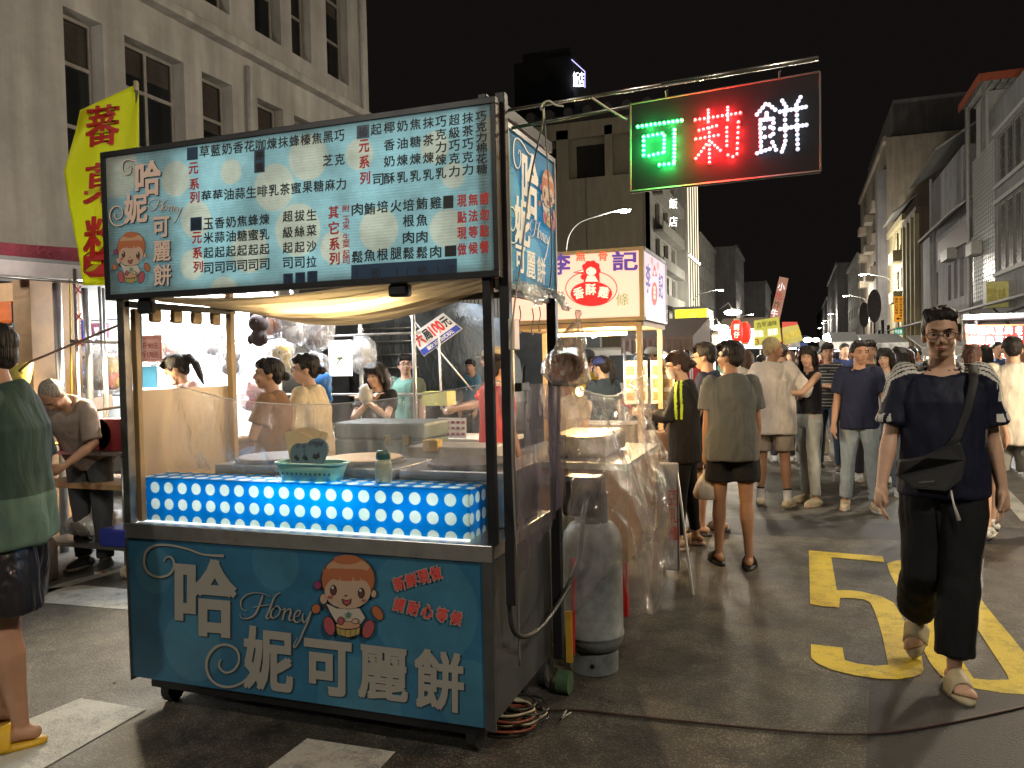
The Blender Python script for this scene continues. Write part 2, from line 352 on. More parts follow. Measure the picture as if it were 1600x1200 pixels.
zi = Z(4, 1240, 820, [(700, 268), (780, 262), (860, 272), (930, 340), (1010, 450), (1115, 600), (1230, 780), (1335, 940), (1345, 972), (1230, 975), (1125, 965), (1050, 850), (960, 700), (870, 540), (790, 400), (730, 300)])
g = MB(); g.shape([[gp(*p) for p in five]], lambda u, v: (u, v, .004)); g.shape([[gp(*p) for p in zo], [gp(*p) for p in zi]], lambda u, v: (u, v, .004))
g.build('road_number_marking', m_yel, kind='structure')
for pts in ([(126, 1092), (229, 1109), (71, 1200), (-190, 1330), (-330, 1290), (37, 1128)], [(480, 1155), (618, 1176), (560, 1240), (500, 1300), (350, 1280), (420, 1200)], [(60, 921), (130, 915), (206, 922), (206, 954), (100, 945), (20, 940)], [(60, 925), (98, 911), (190, 888), (190, 893), (102, 918), (65, 931)]):
    g = MB(); g.shape([[gp(*p) for p in pts]], lambda u, v: (u, v, .004)); g.build('crosswalk_stripe', m_wht, kind='structure')
g = MB(); g.shape([[(1.9, 8.4), (2.05, 8.4), (2.5, 14), (2.35, 14)]], lambda u, v: (u, v, .004)); g.build('lane_line', m_wht, kind='structure')
g = MB(); g.box(-60, 60, 1400, 1402, -1, 3); g.build('far_ground_edge', mat('dark_far', (.01, .01, .01)), kind='structure')
m_patch = mat('patched_asphalt', (.03, .03, .032), .6, var=.35, vs=9, bump=1, bs=150)
g = MB(); g.shape([[(.2, 3.0), (.95, 3.05), (1.25, 4.4), (.3, 4.1)]], lambda u, v: (u, v, .002)); g.shape([[(-1.0, 7.2), (2.6, 7.4), (2.7, 8.1), (-1.0, 7.9)]], lambda u, v: (u, v, .002)); g.build('road_patch', m_patch, kind='structure')

g = MB(); rl = random.Random(11)
for i in range(420):
    x = rl.uniform(-4.5, 2.6); y = rl.uniform(2.3, 9); r = rl.uniform(.0025, .007); a = rl.uniform(0, 3)
    g.add([(x + r * math.cos(a), y + r * math.sin(a), .001), (x - r * math.sin(a), y + r * math.cos(a), .001), (x - r * math.cos(a), y - r * math.sin(a), .001), (x, y, r)], [(0, 1, 3), (1, 2, 3), (2, 0, 3)])
tag(g.build('road_grit', mat('pale_grit', (.35, .33, .28), .8, var=.5, vs=3)), 'scattered pale grit and crumbs on the asphalt', 'grit', kind='stuff')
# ---- buildings
m_glassd = mat('dark_window_glass', (.012, .014, .016), .12, var=0.3, vs=1.5, spec=.7); m_glassd.node_tree.nodes['Principled BSDF'].inputs['Alpha'].default_value = .45
m_frame = mat('aluminium_window_frame', (.30, .27, .24), .5, .3)
def facade(parent, s, X, y0, y1, z0, z1, rows, m_wall, thick=.4, name='wall'):
    """wall along the street on plane X (s=+1 faces +X) with real openings; rows: (za, zb, [(ya, yb)...])"""
    g = MB(); xa, xb = (X - thick, X) if s > 0 else (X, X + thick)
    z = z0
    for za, zb, wins in sorted(rows):
        g.box(xa, xb, y0, y1, z, za); y = y0
        for ya, yb in sorted(wins):
            if ya > y: g.box(xa, xb, y, ya, za, zb)
            y = yb
        if y < y1: g.box(xa, xb, y, y1, za, zb)
        z = zb
    g.box(xa, xb, y0, y1, z, z1)
    return g.build(name, m_wall, parent)
def window(parent, s, X, ya, yb, za, zb, nv=1, hs=(), fr=.06, m_f=None, m_g=None, rec=.22, blind=0.0, m_b=None):
    m_f = m_f or m_frame; m_g = m_g or m_glassd; x = X - s * rec; d = .05
    g = MB(); e = .002
    def bx(a, b, c, dd, k=0): g.box(min(x, x - s * d) - k, max(x, x - s * d) + k, a, b, c, dd)
    bx(ya + e, ya + fr, za + e, zb - e); bx(yb - fr, yb - e, za + e, zb - e); bx(ya + fr, yb - fr, za + e, za + fr); bx(ya + fr, yb - fr, zb - fr, zb - e)
    for i in range(1, nv):
        y = ya + (yb - ya) * i / nv; bx(y - fr / 2, y + fr / 2, za + fr, zb - fr, .004)
    for h in hs: bx(ya + fr, yb - fr, h - fr / 2, h + fr / 2, .008)
    w = g.build('window', m_f, parent)
    xg = x - s * d * .6; q = MB(); q.box(xg - .006, xg + .006, ya + fr * .5, yb - fr * .5, za + fr * .5, zb - fr * .5); q.build('pane', m_g, w)
    if blind > 0:
        q = MB(); xx = xg - s * .05; q.box(xx - .005, xx + .005, ya + fr, yb - fr, zb - blind, zb - fr); q.build('blind', m_b or mat('window_blind', (.50, .38, .28), .8), w)
    return w
def wall_grime(name, col, streak=.35):
    m, n, b = _nodes(name); L = n.links.new
    tc = n.nodes.new('ShaderNodeTexCoord'); mp = n.nodes.new('ShaderNodeMapping'); mp.inputs['Scale'].default_value = (1.2, 1.2, .12); L(tc.outputs['Object'], mp.inputs[0])
    a = n.nodes.new('ShaderNodeTexNoise'); a.inputs['Scale'].default_value = 2.2; a.inputs['Detail'].default_value = 7; L(mp.outputs[0], a.inputs['Vector'])
    c = n.nodes.new('ShaderNodeTexNoise'); c.inputs['Scale'].default_value = .7; c.inputs['Detail'].default_value = 8; c.inputs['Roughness'].default_value = .7; L(tc.outputs['Object'], c.inputs['Vector'])
    mm = n.nodes.new('ShaderNodeMath'); mm.operation = 'MULTIPLY'; L(a.outputs['Fac'], mm.inputs[0]); L(c.outputs['Fac'], mm.inputs[1])
    mr = n.nodes.new('ShaderNodeMapRange'); mr.inputs['From Min'].default_value = .15; mr.inputs['From Max'].default_value = .38; mr.inputs['To Min'].default_value = 1 - streak; mr.inputs['To Max'].default_value = 1.12; L(mm.outputs[0], mr.inputs['Value'])
    v = n.nodes.new('ShaderNodeVectorMath'); v.operation = 'SCALE'; v.inputs[0].default_value = col; L(mr.outputs[0], v.inputs['Scale']); L(v.outputs[0], b.inputs['Base Color']); b.inputs['Roughness'].default_value = .85
    f = n.nodes.new('ShaderNodeTexNoise'); f.inputs['Scale'].default_value = 14; f.inputs['Detail'].default_value = 6; L(tc.outputs['Object'], f.inputs['Vector']); bp = n.nodes.new('ShaderNodeBump'); bp.inputs['Strength'].default_value = .5; bp.inputs['Distance'].default_value = .02; L(f.outputs['Fac'], bp.inputs['Height']); L(bp.outputs[0], b.inputs['Normal'])
    return m
m_conc = wall_grime('weathered_beige_concrete', (.35, .325, .29), .35)
XL = -12.0
LB = thing('corner_building', 'large beige concrete building with tall dark windows behind the yellow flag', 'building', (XL, 13, 0))
def yz(px, py, X=XL):
    p = AX(px, py, X); return p.y, p.z
lw = [(7.1, 8.6), (10.56, 11.4), (11.9, 13.45), (13.98, 14.95), (15.84, 16.85), (17.3, 18.15), (18.9, 20.0)]
facade(LB, 1, XL, 4.0, 21.1, 0, 17.5, [(4.85, 7.93, lw), (9.5, 12.6, lw), (14.1, 16.6, lw)], m_conc)
for i, (a, b_) in enumerate(lw):
    nv = 2 if b_ - a > 1.3 else 1
    for (za, zb) in ((4.85, 7.93), (9.5, 12.6), (14.1, 16.6)):
        window(LB, 1, XL, a, b_, za, zb, nv, hs=[za + (zb - za) * .36, za + (zb - za) * .72], fr=.07, blind=[.75, .9, .55, 1.1, .7, .9, 1.2][i], rec=.28)
g = MB(); g.box(XL + .002, XL + .28, 4, 21.3, 8.72, 8.92); g.box(XL + .002, XL + .16, 4, 21.3, 13.3, 13.6); g.build('cornice', m_conc, LB, bevel=.02)
g = MB(); g.box(-30, XL - .402, 20.7, 21.1, 0, 17.5); g.box(-30, XL - .402, 4, 20.7, 17.2, 17.5); g.build('end_wall', m_conc, LB)
for a, b_ in lw:
    g = MB(); g.box(XL + .002, XL + .07, a - .06, b_ + .06, 4.74, 4.84); g.build('sill', m_conc, LB, bevel=.01)
g = MB(); g.tube([(XL + .09, 15.4, 3.4), (XL + .09, 15.4, 8.5)], .05, 8); g.tube([(XL + .09, 20.6, 3.4), (XL + .09, 20.6, 17)], .05, 8); g.build('drain_pipe', mat('grey_pipe', (.3, .28, .26), .6), LB, smooth=True)
g = MB(); g.box(XL + .002, XL + .05, 4, 21.1, .14, 3.3)
m_shut = mat('dark_roller_shutter', (.045, .045, .05), .5, .4)
gs = g.build('shopfront_panel', m_shut, LB)
# rooms seen dark through the panes
# ---- street lamps
m_pole = mat('galvanised_steel', (.34, .34, .33), .45, .7, var=.1)
m_bulb = emis('lamp_glow', (1, .93, .82), 60)
def lamp_post(s, Xp, Xh, Y, h, power, label, col=(1, .93, .80), base=6.6, glow=True, sharp=False):
    t = thing('street_lamp', label, 'street lamp', (Xp, Y, 0), group='street lamps along the road')
    g = MB(); g.tube([(Xp, Y, 0), (Xp, Y, 3), (Xp, Y, base)], [.1, .085, .065], 10); g.tube([(Xp, Y, 0), (Xp, Y, .25)], [.15, .14], 10); g.build('pole', m_pole, t, smooth=True)
    pts = [(Xp, Y, base), (Xp + (Xh - Xp) * .06, Y, base + (h - base) * .45), (Xp + (Xh - Xp) * .25, Y, base + (h - base) * .78), (Xp + (Xh - Xp) * .6, Y, base + (h - base) * .93), (Xh - .5 * (1 if Xh > Xp else -1), Y, h)]
    g = MB(); g.tube(smoothline(pts, 5), .04, 8); g.build('arm', m_pole, t, smooth=True)
    d = 1 if Xh > Xp else -1
    g = MB(); g.ell((Xh - .15 * d, Y, h + .03), (.42, .16, .10), nu=14, nv=8); g.build('lamp_head', mat('lamp_housing', (.3, .3, .3), .5), t, smooth=True)
    g = MB(); g.ell((Xh - .05 * d, Y, h - .045), (.26, .13, .07), nu=14, nv=8); g.build('lamp_lens', m_bulb, t, smooth=True)
    if power > 0: point('street_lamp_light', (Xh, Y, h - .3), power, col, .3)
    return t
lamp_post(1, -10.0, -7.2, 35.2, 8.15, 2000, 'street lamp on curved arm in front of the beige hotel wall', base=6.5)
lamp_post(1, -10.0, -7.2, 81.2, 8.1, 2000, 'smaller street lamp beside the hotel light strips')
lamp_post(1, -10.0, -7.2, 135.5, 8.2, 1600, 'distant left-side street lamp low over the stall roofs')
lamp_post(1, -10.0, -7.4, -8, 8.2, 1100, 'street lamp on the near left kerb behind the viewer')
lamp_post(-1, 7.9, 5.2, 76.3, 8.45, 4200, 'tallest street lamp of the right row, above the orange sign')
lamp_post(-1, 7.9, 5.2, 103.5, 8.45, 3000, 'second street lamp of the right row, left of the orange sign')
for Y, lb in ((155, 'third street lamp of the right row, far away'), (186, 'fourth street lamp of the right row, upper of a close pair'), (201, 'fifth street lamp of the right row, lower of a close pair'), (238, 'farthest lowest street lamp of the right row')):
    lamp_post(-1, 7.9, 5.2, Y, 8.7, 1800, lb)
lamp_post(-1, 7.9, 5.4, 14.5, 8.3, 1700, 'street lamp on the near right kerb outside the view', col=(1, .84, .62))
lamp_post(-1, 7.9, 5.2, -1.5, 8.3, 1500, 'added fill street lamp, unseen on the right kerb beside the viewer', col=(1, .88, .7))  # unseen lamp added as fill for the foreground
# ---- hotel (far left of the street)
m_htl = wall_grime('hotel_beige_wall', (.40, .345, .245), .1)
m_htw = wall_grime('hotel_white_trim', (.27, .26, .23), .2)
HB = thing('hotel_building', 'beige hotel block with recessed top balcony and rows of light strips', 'building', (-18, 80, 0))
HY = 69.0
g = MB()
zt = 17.6
g.box(-26.5, -12.02, HY, HY + .4, 0, zt); g.box(-26.5, -26.1, HY + .4, 104, 0, 23.2)
g.build('end_wall', m_htl, HB)
g = MB(); g.box(-26.5, -24.6, HY, HY + .4, zt, 22); g.box(-15.9, -15.2, HY, HY + .4, zt, 22); g.box(-20.3, -19.2, HY, HY + .4, zt, 22); g.box(-26.5, -12.02, HY, HY + .45, 21.2, 22.6); g.box(-26.5, -12.02, HY + 2.2, HY + 2.4, zt, 22); g.box(-26.5, -12.3, HY + .41, HY + 2.19, zt - .2, zt - .02)
g.build('balcony_storey', m_htl, HB)
for a, b_ in ((-19.0, -16.1), (-24.4, -20.6)):
    g = MB(); g.box(a, b_, HY + 2.12, HY + 2.18, zt + .4, 21); g.build('window', m_glassd, HB)
g = MB(); g.box(-27, -11.6, HY - .5, HY + 10, 22.62, 23.1); g.build('roof', mat('dark_roof_tile', (.05, .045, .045), .6), HB)
for i in range(9):
    x = -26 + i * 1.75; g = MB(); g.tube([(x, HY - .65, 23.35), (x, HY + 8, 23.35)], .42, 14); g.build('roof_tile', mat('round_ridge_tile', (.10, .09, .085), .6), HB)
g = MB(); g.tube([(-17.6, HY - .06, 0), (-17.6, HY - .06, zt)], .07, 6); g.tube([(-12.5, HY - .06, 0), (-12.5, HY - .06, zt)], .05, 6); g.build('drain_pipe', m_htw, HB)
hr = []
for z in (4.2, 7.4, 10.6, 13.8, 17.0): hr.append((z, z + 1.9, [(71.5, 74.0), (76, 79), (81, 83.5), (96.6, 98.4), (100, 102)]))
facade(HB, 1, XL, HY, 104.5, 0, 22.5, hr, m_htw)
for za, zb, ws in hr:
    for a, b_ in ws: window(HB, 1, XL, a, b_, za, zb, 2, rec=.25)
for z in (7.0, 10.2, 13.4, 16.6):
    g = MB(); g.box(XL + .003, XL + .9, 70.6, 84.2, z - .75, z - .55); g.box(XL + .8, XL + .9, 70.6, 84.2, z - .55, z + .2); g.build('balcony', m_htw, HB)
g = MB(); g.box(XL + .003, XL + 1.0, 85.2, 95.5, 0, 22.5); g.build('pilaster_block', m_htw, HB)
m_strip = emis('warm_light_strip', (1, .84, .58), 1.5)
for i in range(5):
    y = 86.2 + i * 2.1
    for z0, z1 in ((5.5, 12.0), (12.6, 22)):
        g = MB(); g.tube([(XL + 1.06, y, z0), (XL + 1.06, y, z1)], .035, 6); g.build('light_strip', m_strip, HB)
    g = MB(); g.ell((XL + 1.2, y, 12.3), (.13, .13, .16)); g.build('bulb', emis('strip_bulb', (1, .9, .7), 6), HB)
t = MB()
for i, ch in enumerate('大飯店'):
    pl = lambda u, v: A(u, 600 - v, HY - .35)
    write(t, ch, 1052, 600 - [278, 318, 346][i] + (0 if i else 0), 13, 16, pl, 0)
t.build('lettering', emis('white_sign_light', (1, .98, .9), 2.2), HB)
# roof tower with the small white sign
TB = thing('rooftop_tower', 'dark rooftop tower with a glowing white edge sign above the hotel', 'tower', (-26, 96, 0))
p0 = A(803, 95, 96); p1 = A(890, 85, 96)
g = MB(); g.box(p0.x, p1.x + .5, 96, 104, 20, p0.z - .4); g.build('wall', mat('tower_wall', (.05, .05, .055), .8), TB)
g = MB(); g.box(p0.x + 1, p1.x, 96.5, 103, p0.z - .38, p0.z + .8); g.build('roof', mat('dark_roof_tile', (.05, .045, .045)), TB)
g = MB(); write(g, '飯店', 904, 600 - 124, 17, 24, lambda u, v: A(u, 600 - v, 95.6), 0); g.build('lettering', emis('blue_white_sign', (.85, .88, 1), 6), TB)
q = [A(x, y, 95.8) for x, y in ((893, 93), (914, 112), (914, 137))]
g = MB(); g.tube(q, .06, 5); g.build('neon_edge', emis('violet_neon', (.45, .42, .9), 1.5), TB)
# ---- lower buildings farther down the left side
def block(name, label, x0, x1, y0, y1, h, m, s=1, floors=4, fh=3.3, w0=1.6, gap=1.2, z0=3.6, front=True, roofp=.6, wz=1.6, end_windows=False, parent=None):
    B = thing(name, label, 'building', ((x0 + x1) / 2, (y0 + y1) / 2, 0))
    X = x1 if s > 0 else x0
    rows = []
    for k in range(floors):
        za = z0 + k * fh
        if za + wz > h - .4: break
        ws = []; y = y0 + gap
        while y + w0 < y1 - .3: ws.append((y, y + w0)); y += w0 + gap
        rows.append((za, za + wz, ws))
    facade(B, s, X, y0, y1, 0, h, rows, m)
    g = MB()
    if s > 0: g.box(x0, X - .402, y0, y0 + .3, 0, h); g.box(x0, X - .402, y0 + .3, y1, h - .4, h - .1)
    else: g.box(X + .402, x1, y0, y0 + .3, 0, h); g.box(X + .402, x1, y0 + .3, y1, h - .4, h - .1)
    g.build('end_wall', m, B)
    for za, zb, ws in rows:
        for a, b_ in ws: window(B, s, X, a, b_, za, zb, 2)
    g = MB(); k = .25 * s; g.box(min(X + .002 * s, X + k), max(X + .002 * s, X + k), y0, y1, h - .35, h + .15); g.build('parapet', m, B)
    return B
m_g1 = wall_grime('grey_stucco', (.32, .31, .28), .3); m_g2 = wall_grime('dark_stucco', (.16, .15, .15), .3); m_g3 = wall_grime('tan_tile', (.27, .225, .17), .3); m_g4 = wall_grime('yellow_tile', (.38, .33, .19), .25)
block('apartment_building', 'low grey apartment building just beyond the hotel light strips', -24, -12, 104.6, 126, 17.4, m_g1, floors=4)
block('apartment_building', 'dark tower block beyond the low grey apartments', -22, -9.3, 130, 150, 18.8, m_g2, floors=4)
block('apartment_building', 'dark low block at the far end of the left side', -20, -6.6, 175, 210, 17, m_g2, floors=3)
# ---- right side of the street
XR = 8.0
# nearest: glass-fronted building with red roof
RA = thing('office_building', 'grey glass-fronted building with red-edged roof at the right edge', 'building', (12, 32, 0))
rows = [(4.9, 7.7, [(24.0 + i * 1.25, 24.0 + i * 1.25 + 1.17) for i in range(12)]), (8.6, 10.6, [(24.0 + i * 1.25, 24.0 + i * 1.25 + 1.17) for i in range(12)])]
m_ga = wall_grime('grey_spandrel', (.2, .2, .2), .2)
facade(RA, -1, XR, 22, 39.4, 0, 12.0, rows, m_ga)
m_glg = mat('grey_tinted_glass', (.06, .065, .066), .25, var=.15, spec=.5)
for za, zb, ws in rows:
    for a, b_ in ws: window(RA, -1, XR, a, b_, za, zb, 1, m_g=m_glg, rec=.04, fr=.07)
g = MB()
for z in (4.7, 7.75, 8.4, 10.7): g.box(XR - .12, XR - .003, 22, 39.4, z, z + .16)
g.build('ledge', mat('pale_ledge', (.4, .4, .38), .7), RA)
g = MB(); g.box(XR + .4, 20, 39.1, 39.4, 0, 12); g.build('end_wall', m_ga, RA)
# tiled bay next to it
TBY = thing('tiled_building', 'white mosaic-tiled building face beside the glass front', 'building', (10, 42, 0))
g = MB(); g.box(XR, XR + .4, 39.42, 44.2, 0, 10.6); g.box(XR + .41, 18, 43.9, 44.2, 0, 10.6); g.box(XR, XR + .4, 39.42, 40.6, 10.6, 11.2); g.build('wall', mat('mortar_grey', (.2, .2, .19), .9), TBY)
tm = MB(); tm.box(0, .018, 0, .36, 0, .17); tme = tm.mesh('tile', [mat('white_wall_tile', (.38, .39, .38), .35, var=.1, vs=1.0)])
k = 0; gst = MB()
for r in range(34):
    for c in range(11):
        z = 3.9 + r * .2; y = 39.5 + c * .425
        if 6.85 < z < 7.05: continue
        if k < 290:
            o = bpy.data.objects.new('tile', tme); COL.objects.link(o); o.location = (XR - .02, y, z); o.parent = TBY; o.matrix_parent_inverse = MW(TBY).inverted(); k += 1
        else: gst.box(XR - .02, XR - .002, y, y + .36, z, z + .17)
gst.build('tiles', [MATS['white_wall_tile']], TBY, kind='stuff')
g = MB(); g.box(XR - .06, XR - .021, 39.42, 44.2, 6.86, 7.04); g.build('band', mat('pale_ledge', (.4, .4, .38)), TBY)
g = MB(); g.tube([(XR - .15, 44.4, .1), (XR - .15, 44.4, 13.4)], .09, 8); g.build('drain_pipe', mat('pale_ledge', (.4, .4, .38)), TBY, smooth=True)
g = MB(); g.box(XR - .5, XR - .04, 41.8, 43.2, 6.0, 6.6)
g.build('air_conditioner', mat('ac_grey', (.35, .34, .32), .5), TBY, bevel=.03)
# red-edged gable roof
RR = thing('roof_shed', 'rooftop shed with sloping red-edged metal roof', 'roof shed', (9, 40, 12))
g = MB(); g.box(7.85, 16, 41.6, 46.4, 13.86, 13.94); g.build('roof', mat('corrugated_grey_roof', (.3, .29, .25), .5, .3), RR)
g = MB(); g.box(7.78, 7.845, 41.5, 46.5, 13.75, 14.1); g.box(7.85, 16, 41.5, 41.59, 13.75, 14.1); g.build('red_edge', mat('red_trim', (.42, .10, .05), .5), RR)
g = MB()
for k in range(22): g.box(8.1 + k * .35, 8.3 + k * .35, 41.7, 46.3, 13.78, 13.858)
g.build('roof_ribs', mat('pale_ledge', (.4, .4, .38)), RR)
g = MB(); g.box(8.5, 15, 43.2, 43.4, 10.62, 13.75); g.box(8.5, 8.7, 43.42, 46, 10.62, 13.75); g.build('shed_wall', mat('pale_ledge', (.4, .4, .38)), RR)
for yy in (41.9, 45.9): g = MB(); g.box(8.0, 8.12, yy, yy + .12, 10.62, 13.77); g.build('post', m_pole, RR)
# building B: lilac-white with lean-to roof and windows
m_lil = wall_grime('pale_plaster', (.33, .32, .33), .3)
BB = thing('shop_house', 'pale plaster shop house with lean-to roof beside the tiled wall', 'building', (11, 52, 0))
rows = [(4.4, 6.4, [(46.5, 47.5), (48.3, 49.3), (50.1, 51.1), (54.5, 55.2)])]
facade(BB, -1, XR, 44.5, 62, 0, 9.0, rows, m_lil)
for za, zb, ws in rows:
    for a, b_ in ws: window(BB, -1, XR, a, b_, za, zb, 1, rec=.2)
g = MB(); g.box(XR + .4, 18, 44.5, 44.8, 0, 9); g.box(8.6, 18, 50, 62, 9.0, 12.9); g.build('end_wall', m_lil, BB)
g = MB(); g.slab([(7.1, 44.6, 8.4), (9.2, 44.6, 9.9), (9.2, 56, 9.9), (7.1, 56, 8.4)], (0, 0, .12)); g.slab([(7.1, 49, 12.5), (9.4, 49, 14.0), (9.4, 60, 14.0), (7.1, 60, 12.5)], (0, 0, .12)); g.build('lean_to_roof', mat('pale_metal_roof', (.42, .42, .40), .4, .4), BB)
g = MB(); g.box(7.5, XR - .003, 48.2, 50.3, 6.5, 7.1); g.build('air_conditioner', mat('ac_grey', (.35, .34, .32)), BB, bevel=.03)
g = MB(); g.box(XR - .08, XR - .003, 44.6, 54, 7.0, 8.1); g.build('tile_band', mat('brown_tile', (.17, .12, .11), .6), BB)
g = MB(); g.tube([(7.9, 56.5, .2), (7.9, 56.5, 12.4)], .08, 8); g.build('drain_pipe', mat('pale_ledge', (.4, .4, .38)), BB)
m_br = wall_grime('brown_tile_face', (.15, .11, .085), .2)
B3 = block('apartment_building', 'brown and cream apartment front with ribbed bays', 8, 18, 62.2, 70, 11.6, m_br, s=-1, floors=3, w0=1.1, gap=.7, z0=4)
g = MB()
for y in (62.4, 64.6, 66.9, 69.2): g.box(XR - .3, XR - .003, y, y + .45, 0, 11.4)
g.build('rib', m_g4, B3)
B4 = block('apartment_building', 'yellowish tiled apartment front with small balconies', 8, 18, 70.2, 82, 12.4, m_g4, s=-1, floors=3, w0=1.5, gap=1.4)
for z in (5.6, 8.9): 
    g = MB(); g.box(7.2, XR - .003, 71.2, 74.5, z, z + .9); g.build('balcony', m_g4, B4)
g = MB(); g.slab([(7.1, 70, 12.6), (8.8, 70, 13.8), (8.8, 78, 13.8), (7.1, 78, 12.6)], (0, 0, .12)); g.build('lean_to_roof', MATS['pale_metal_roof'], B4)
B5 = block('tower_block', 'tall dark brown tower block rising behind the right-hand shop houses', 8, 20, 84, 118, 22, m_g3, s=-1, floors=6, w0=2.2, gap=2.6)
g = MB(); g.box(8.8, 19, 86, 116, 22.1, 26); g.build('roof_room', m_g2, B5)
g = MB(); g.box(7.2, XR - .003, 84, 86.4, 3, 19); g.build('pillar', m_g2, B5)
for z in (6.3, 9.6, 12.9, 16.2):
    for y in (89, 98, 107):
        g = MB(); g.box(7.1, XR - .003, y, y + 3, z, z + .8); g.build('balcony', m_g3, B5)
block('apartment_building', 'grey apartment block far down the right side', 8, 20, 122, 150, 15.5, m_g1, s=-1, floors=4, w0=2.0, gap=2)
block('apartment_building', 'dark block beyond the grey apartments on the right', 6.4, 20, 152, 200, 17.5, m_g2, s=-1, floors=4, w0=2.0, gap=3)
block('apartment_building', 'farthest dark block of the right side', 6.4, 20, 205, 320, 15, m_g2, s=-1, floors=3, w0=3, gap=5)

# flood lamp added out of view on the left to brighten the concrete facade
FLD = thing('flood_lamp', 'unseen flood lamp added left of the view to brighten the facade', 'lamp', (-8.2, 1.5, 3.4))
g = MB(); g.box(-8.35, -8.05, 1.4, 1.6, 3.35, 3.5); g.build('housing', m_shut, FLD); g = MB(); g.tube([(-8.2, 1.5, 0), (-8.2, 1.5, 3.35)], .03, 8); g.build('post', m_pole, FLD)
spot('added_facade_light', (-8.25, 1.7, 3.45), 900, (1, .92, .82), 150, .5, .15, aim=(-12, 12, 8.5))
# ================================================================== CREPE CART
YF, YB, XLc, XRc = 2.85, 3.62, -2.96, -1.14
m_steel = mat('brushed_stainless', (.42, .41, .39), .32, .85, var=.15, vs=14, bump=.2, bs=40)
m_dsteel = mat('dark_grey_steel_panel', (.07, .075, .08), .45, .5, var=.25, vs=5, bump=.15)
m_black = mat('black_painted_steel', (.02, .02, .022), .4, .3, var=.3)
m_post = mat('worn_steel_post', (.16, .15, .14), .38, .8, var=.3, vs=12)
def slopeskew(py, px=480): return -(-.022 + (py - 570) / 3400.0)
def sideskew(px, py): return -(553. - py) / (1249. - px)
class Print:
    """flat print laid on a plane, each layer a hair above the last"""
    def __init__(s, plane, Y, out=-1, step=.00022, base=.003): s.mb = MB(); s.mats = []; s.k = 0; s.plane = plane; s.Y = Y; s.step = step; s.base = base; s.out = out
    def place(s, u, v):
        p = s.plane(u, -v, s.Y); d = (CC - p).normalized(); o = s.base + s.step * s.k
        if s.plane is A: return Vector((p.x, s.Y - o, p.z))
        return Vector((s.Y + o, p.y, p.z))
    def use(s, m):
        if m not in s.mats: s.mats.append(m)
        s.mb.cur = s.mats.index(m); s.k += 1
    def poly(s, m, pts): s.use(m); s.mb.shape([[(x, -y) for x, y in pts]], s.place)
    def text(s, m, ch, px, py, w, h, bold=.0, skew=None, rot=0, vertical=False, shear=0):
        s.use(m); s.k -= 1
        if skew is None: skew = slopeskew(py)
        write(s.mb, ch, px, -py, w, h, s.place, bold, rot, shear, vertical=vertical, skew=skew)
    def line(s, m, pts, w): s.use(m); stroke(s.mb, [(x, -y) for x, y in pts], w, s.place)
    def build(s, name, parent): return s.mb.build(name, s.mats, parent)
m_ink = mat('black_ink', (.012, .012, .012), .5, var=0); m_red = mat('red_print', (.62, .05, .045), .5, var=0)
m_navytag = mat('navy_tag', (.012, .05, .12), .4, var=.1); m_cream = mat('cream_print', (.62, .52, .42), .5, var=.05); m_wshadow = mat('print_shadow', (.02, .05, .075), .5, var=0)
def rrow(n, x0, y0, x1, y1): return [(x0 + (x1 - x0) * i / (n - 1), y0 + (y1 - y0) * i / (n - 1)) for i in range(n)]
HONEY = [  # script lettering as pen strokes, unit: px of the close look
    ([(552, 412), (530, 400), (528, 365), (565, 338), (612, 338), (650, 352)], [2, 4, 5, 4, 3, 2]),
    ([(618, 345), (604, 385), (585, 425), (556, 442), (530, 440), (522, 425)], [5, 8, 8, 5, 4, 3]),
    ([(690, 335), (668, 350), (648, 400), (632, 438), (645, 440), (655, 428)], [3, 6, 8, 7, 4, 2]), ([(575, 396), (620, 388), (655, 384)], [2, 4, 2]),
    ([(672, 392), (655, 410), (652, 432), (664, 440), (684, 425), (690, 402), (676, 390), (664, 398)], [4, 7, 8, 5, 4, 6, 5, 3]), ([(690, 402), (702, 405), (712, 398)], [2, 3, 3]),
    ([(712, 398), (706, 425), (700, 448)], [4, 7, 7]), ([(702, 432), (718, 408), (732, 402), (735, 415), (728, 445), (738, 450), (748, 440)], [2, 4, 6, 8, 7, 4, 2]),
    ([(748, 438), (768, 428), (775, 412), (764, 408), (750, 428), (750, 450), (764, 458), (782, 444)], [2, 3, 5, 5, 7, 8, 4, 2]),
    ([(786, 420), (784, 445), (792, 458), (806, 440), (818, 412)], [4, 7, 6, 4, 3]), ([(822, 408), (808, 450), (790, 490), (770, 535), (752, 562), (748, 552), (765, 520)], [4, 7, 7, 6, 5, 4, 2])]
def honey(P, m, fx, wsc, dx=0, dy=0):
    for pts, w in HONEY:
        sp = smoothline(pts, 4); ww = np.interp(np.linspace(0, len(pts) - 1, len(sp)), range(len(pts)), w)
        P.line(m, [fx(x + dx, y + dy) for x, y in sp], [q * wsc for q in ww])
SW1 = ([(245, 205), (242, 232), (222, 247), (204, 240), (200, 222), (208, 198), (232, 188), (248, 205), (246, 240), (220, 265), (180, 268), (140, 250), (122, 215), (132, 165), (170, 138), (230, 138), (300, 152), (370, 176), (455, 182)], [5, 7, 8, 8, 7, 6, 7, 8, 8, 9, 10, 10, 10, 10, 10, 9, 8, 8, 10])
SW1 = ([(205, 205), (214, 190), (232, 186), (246, 202), (246, 232), (226, 260), (185, 270), (145, 255), (124, 218), (130, 168), (165, 140), (225, 137), (300, 152), (370, 176), (455, 182)], [4, 6, 8, 9, 9, 9, 10, 10, 10, 10, 10, 9, 8, 8, 12])
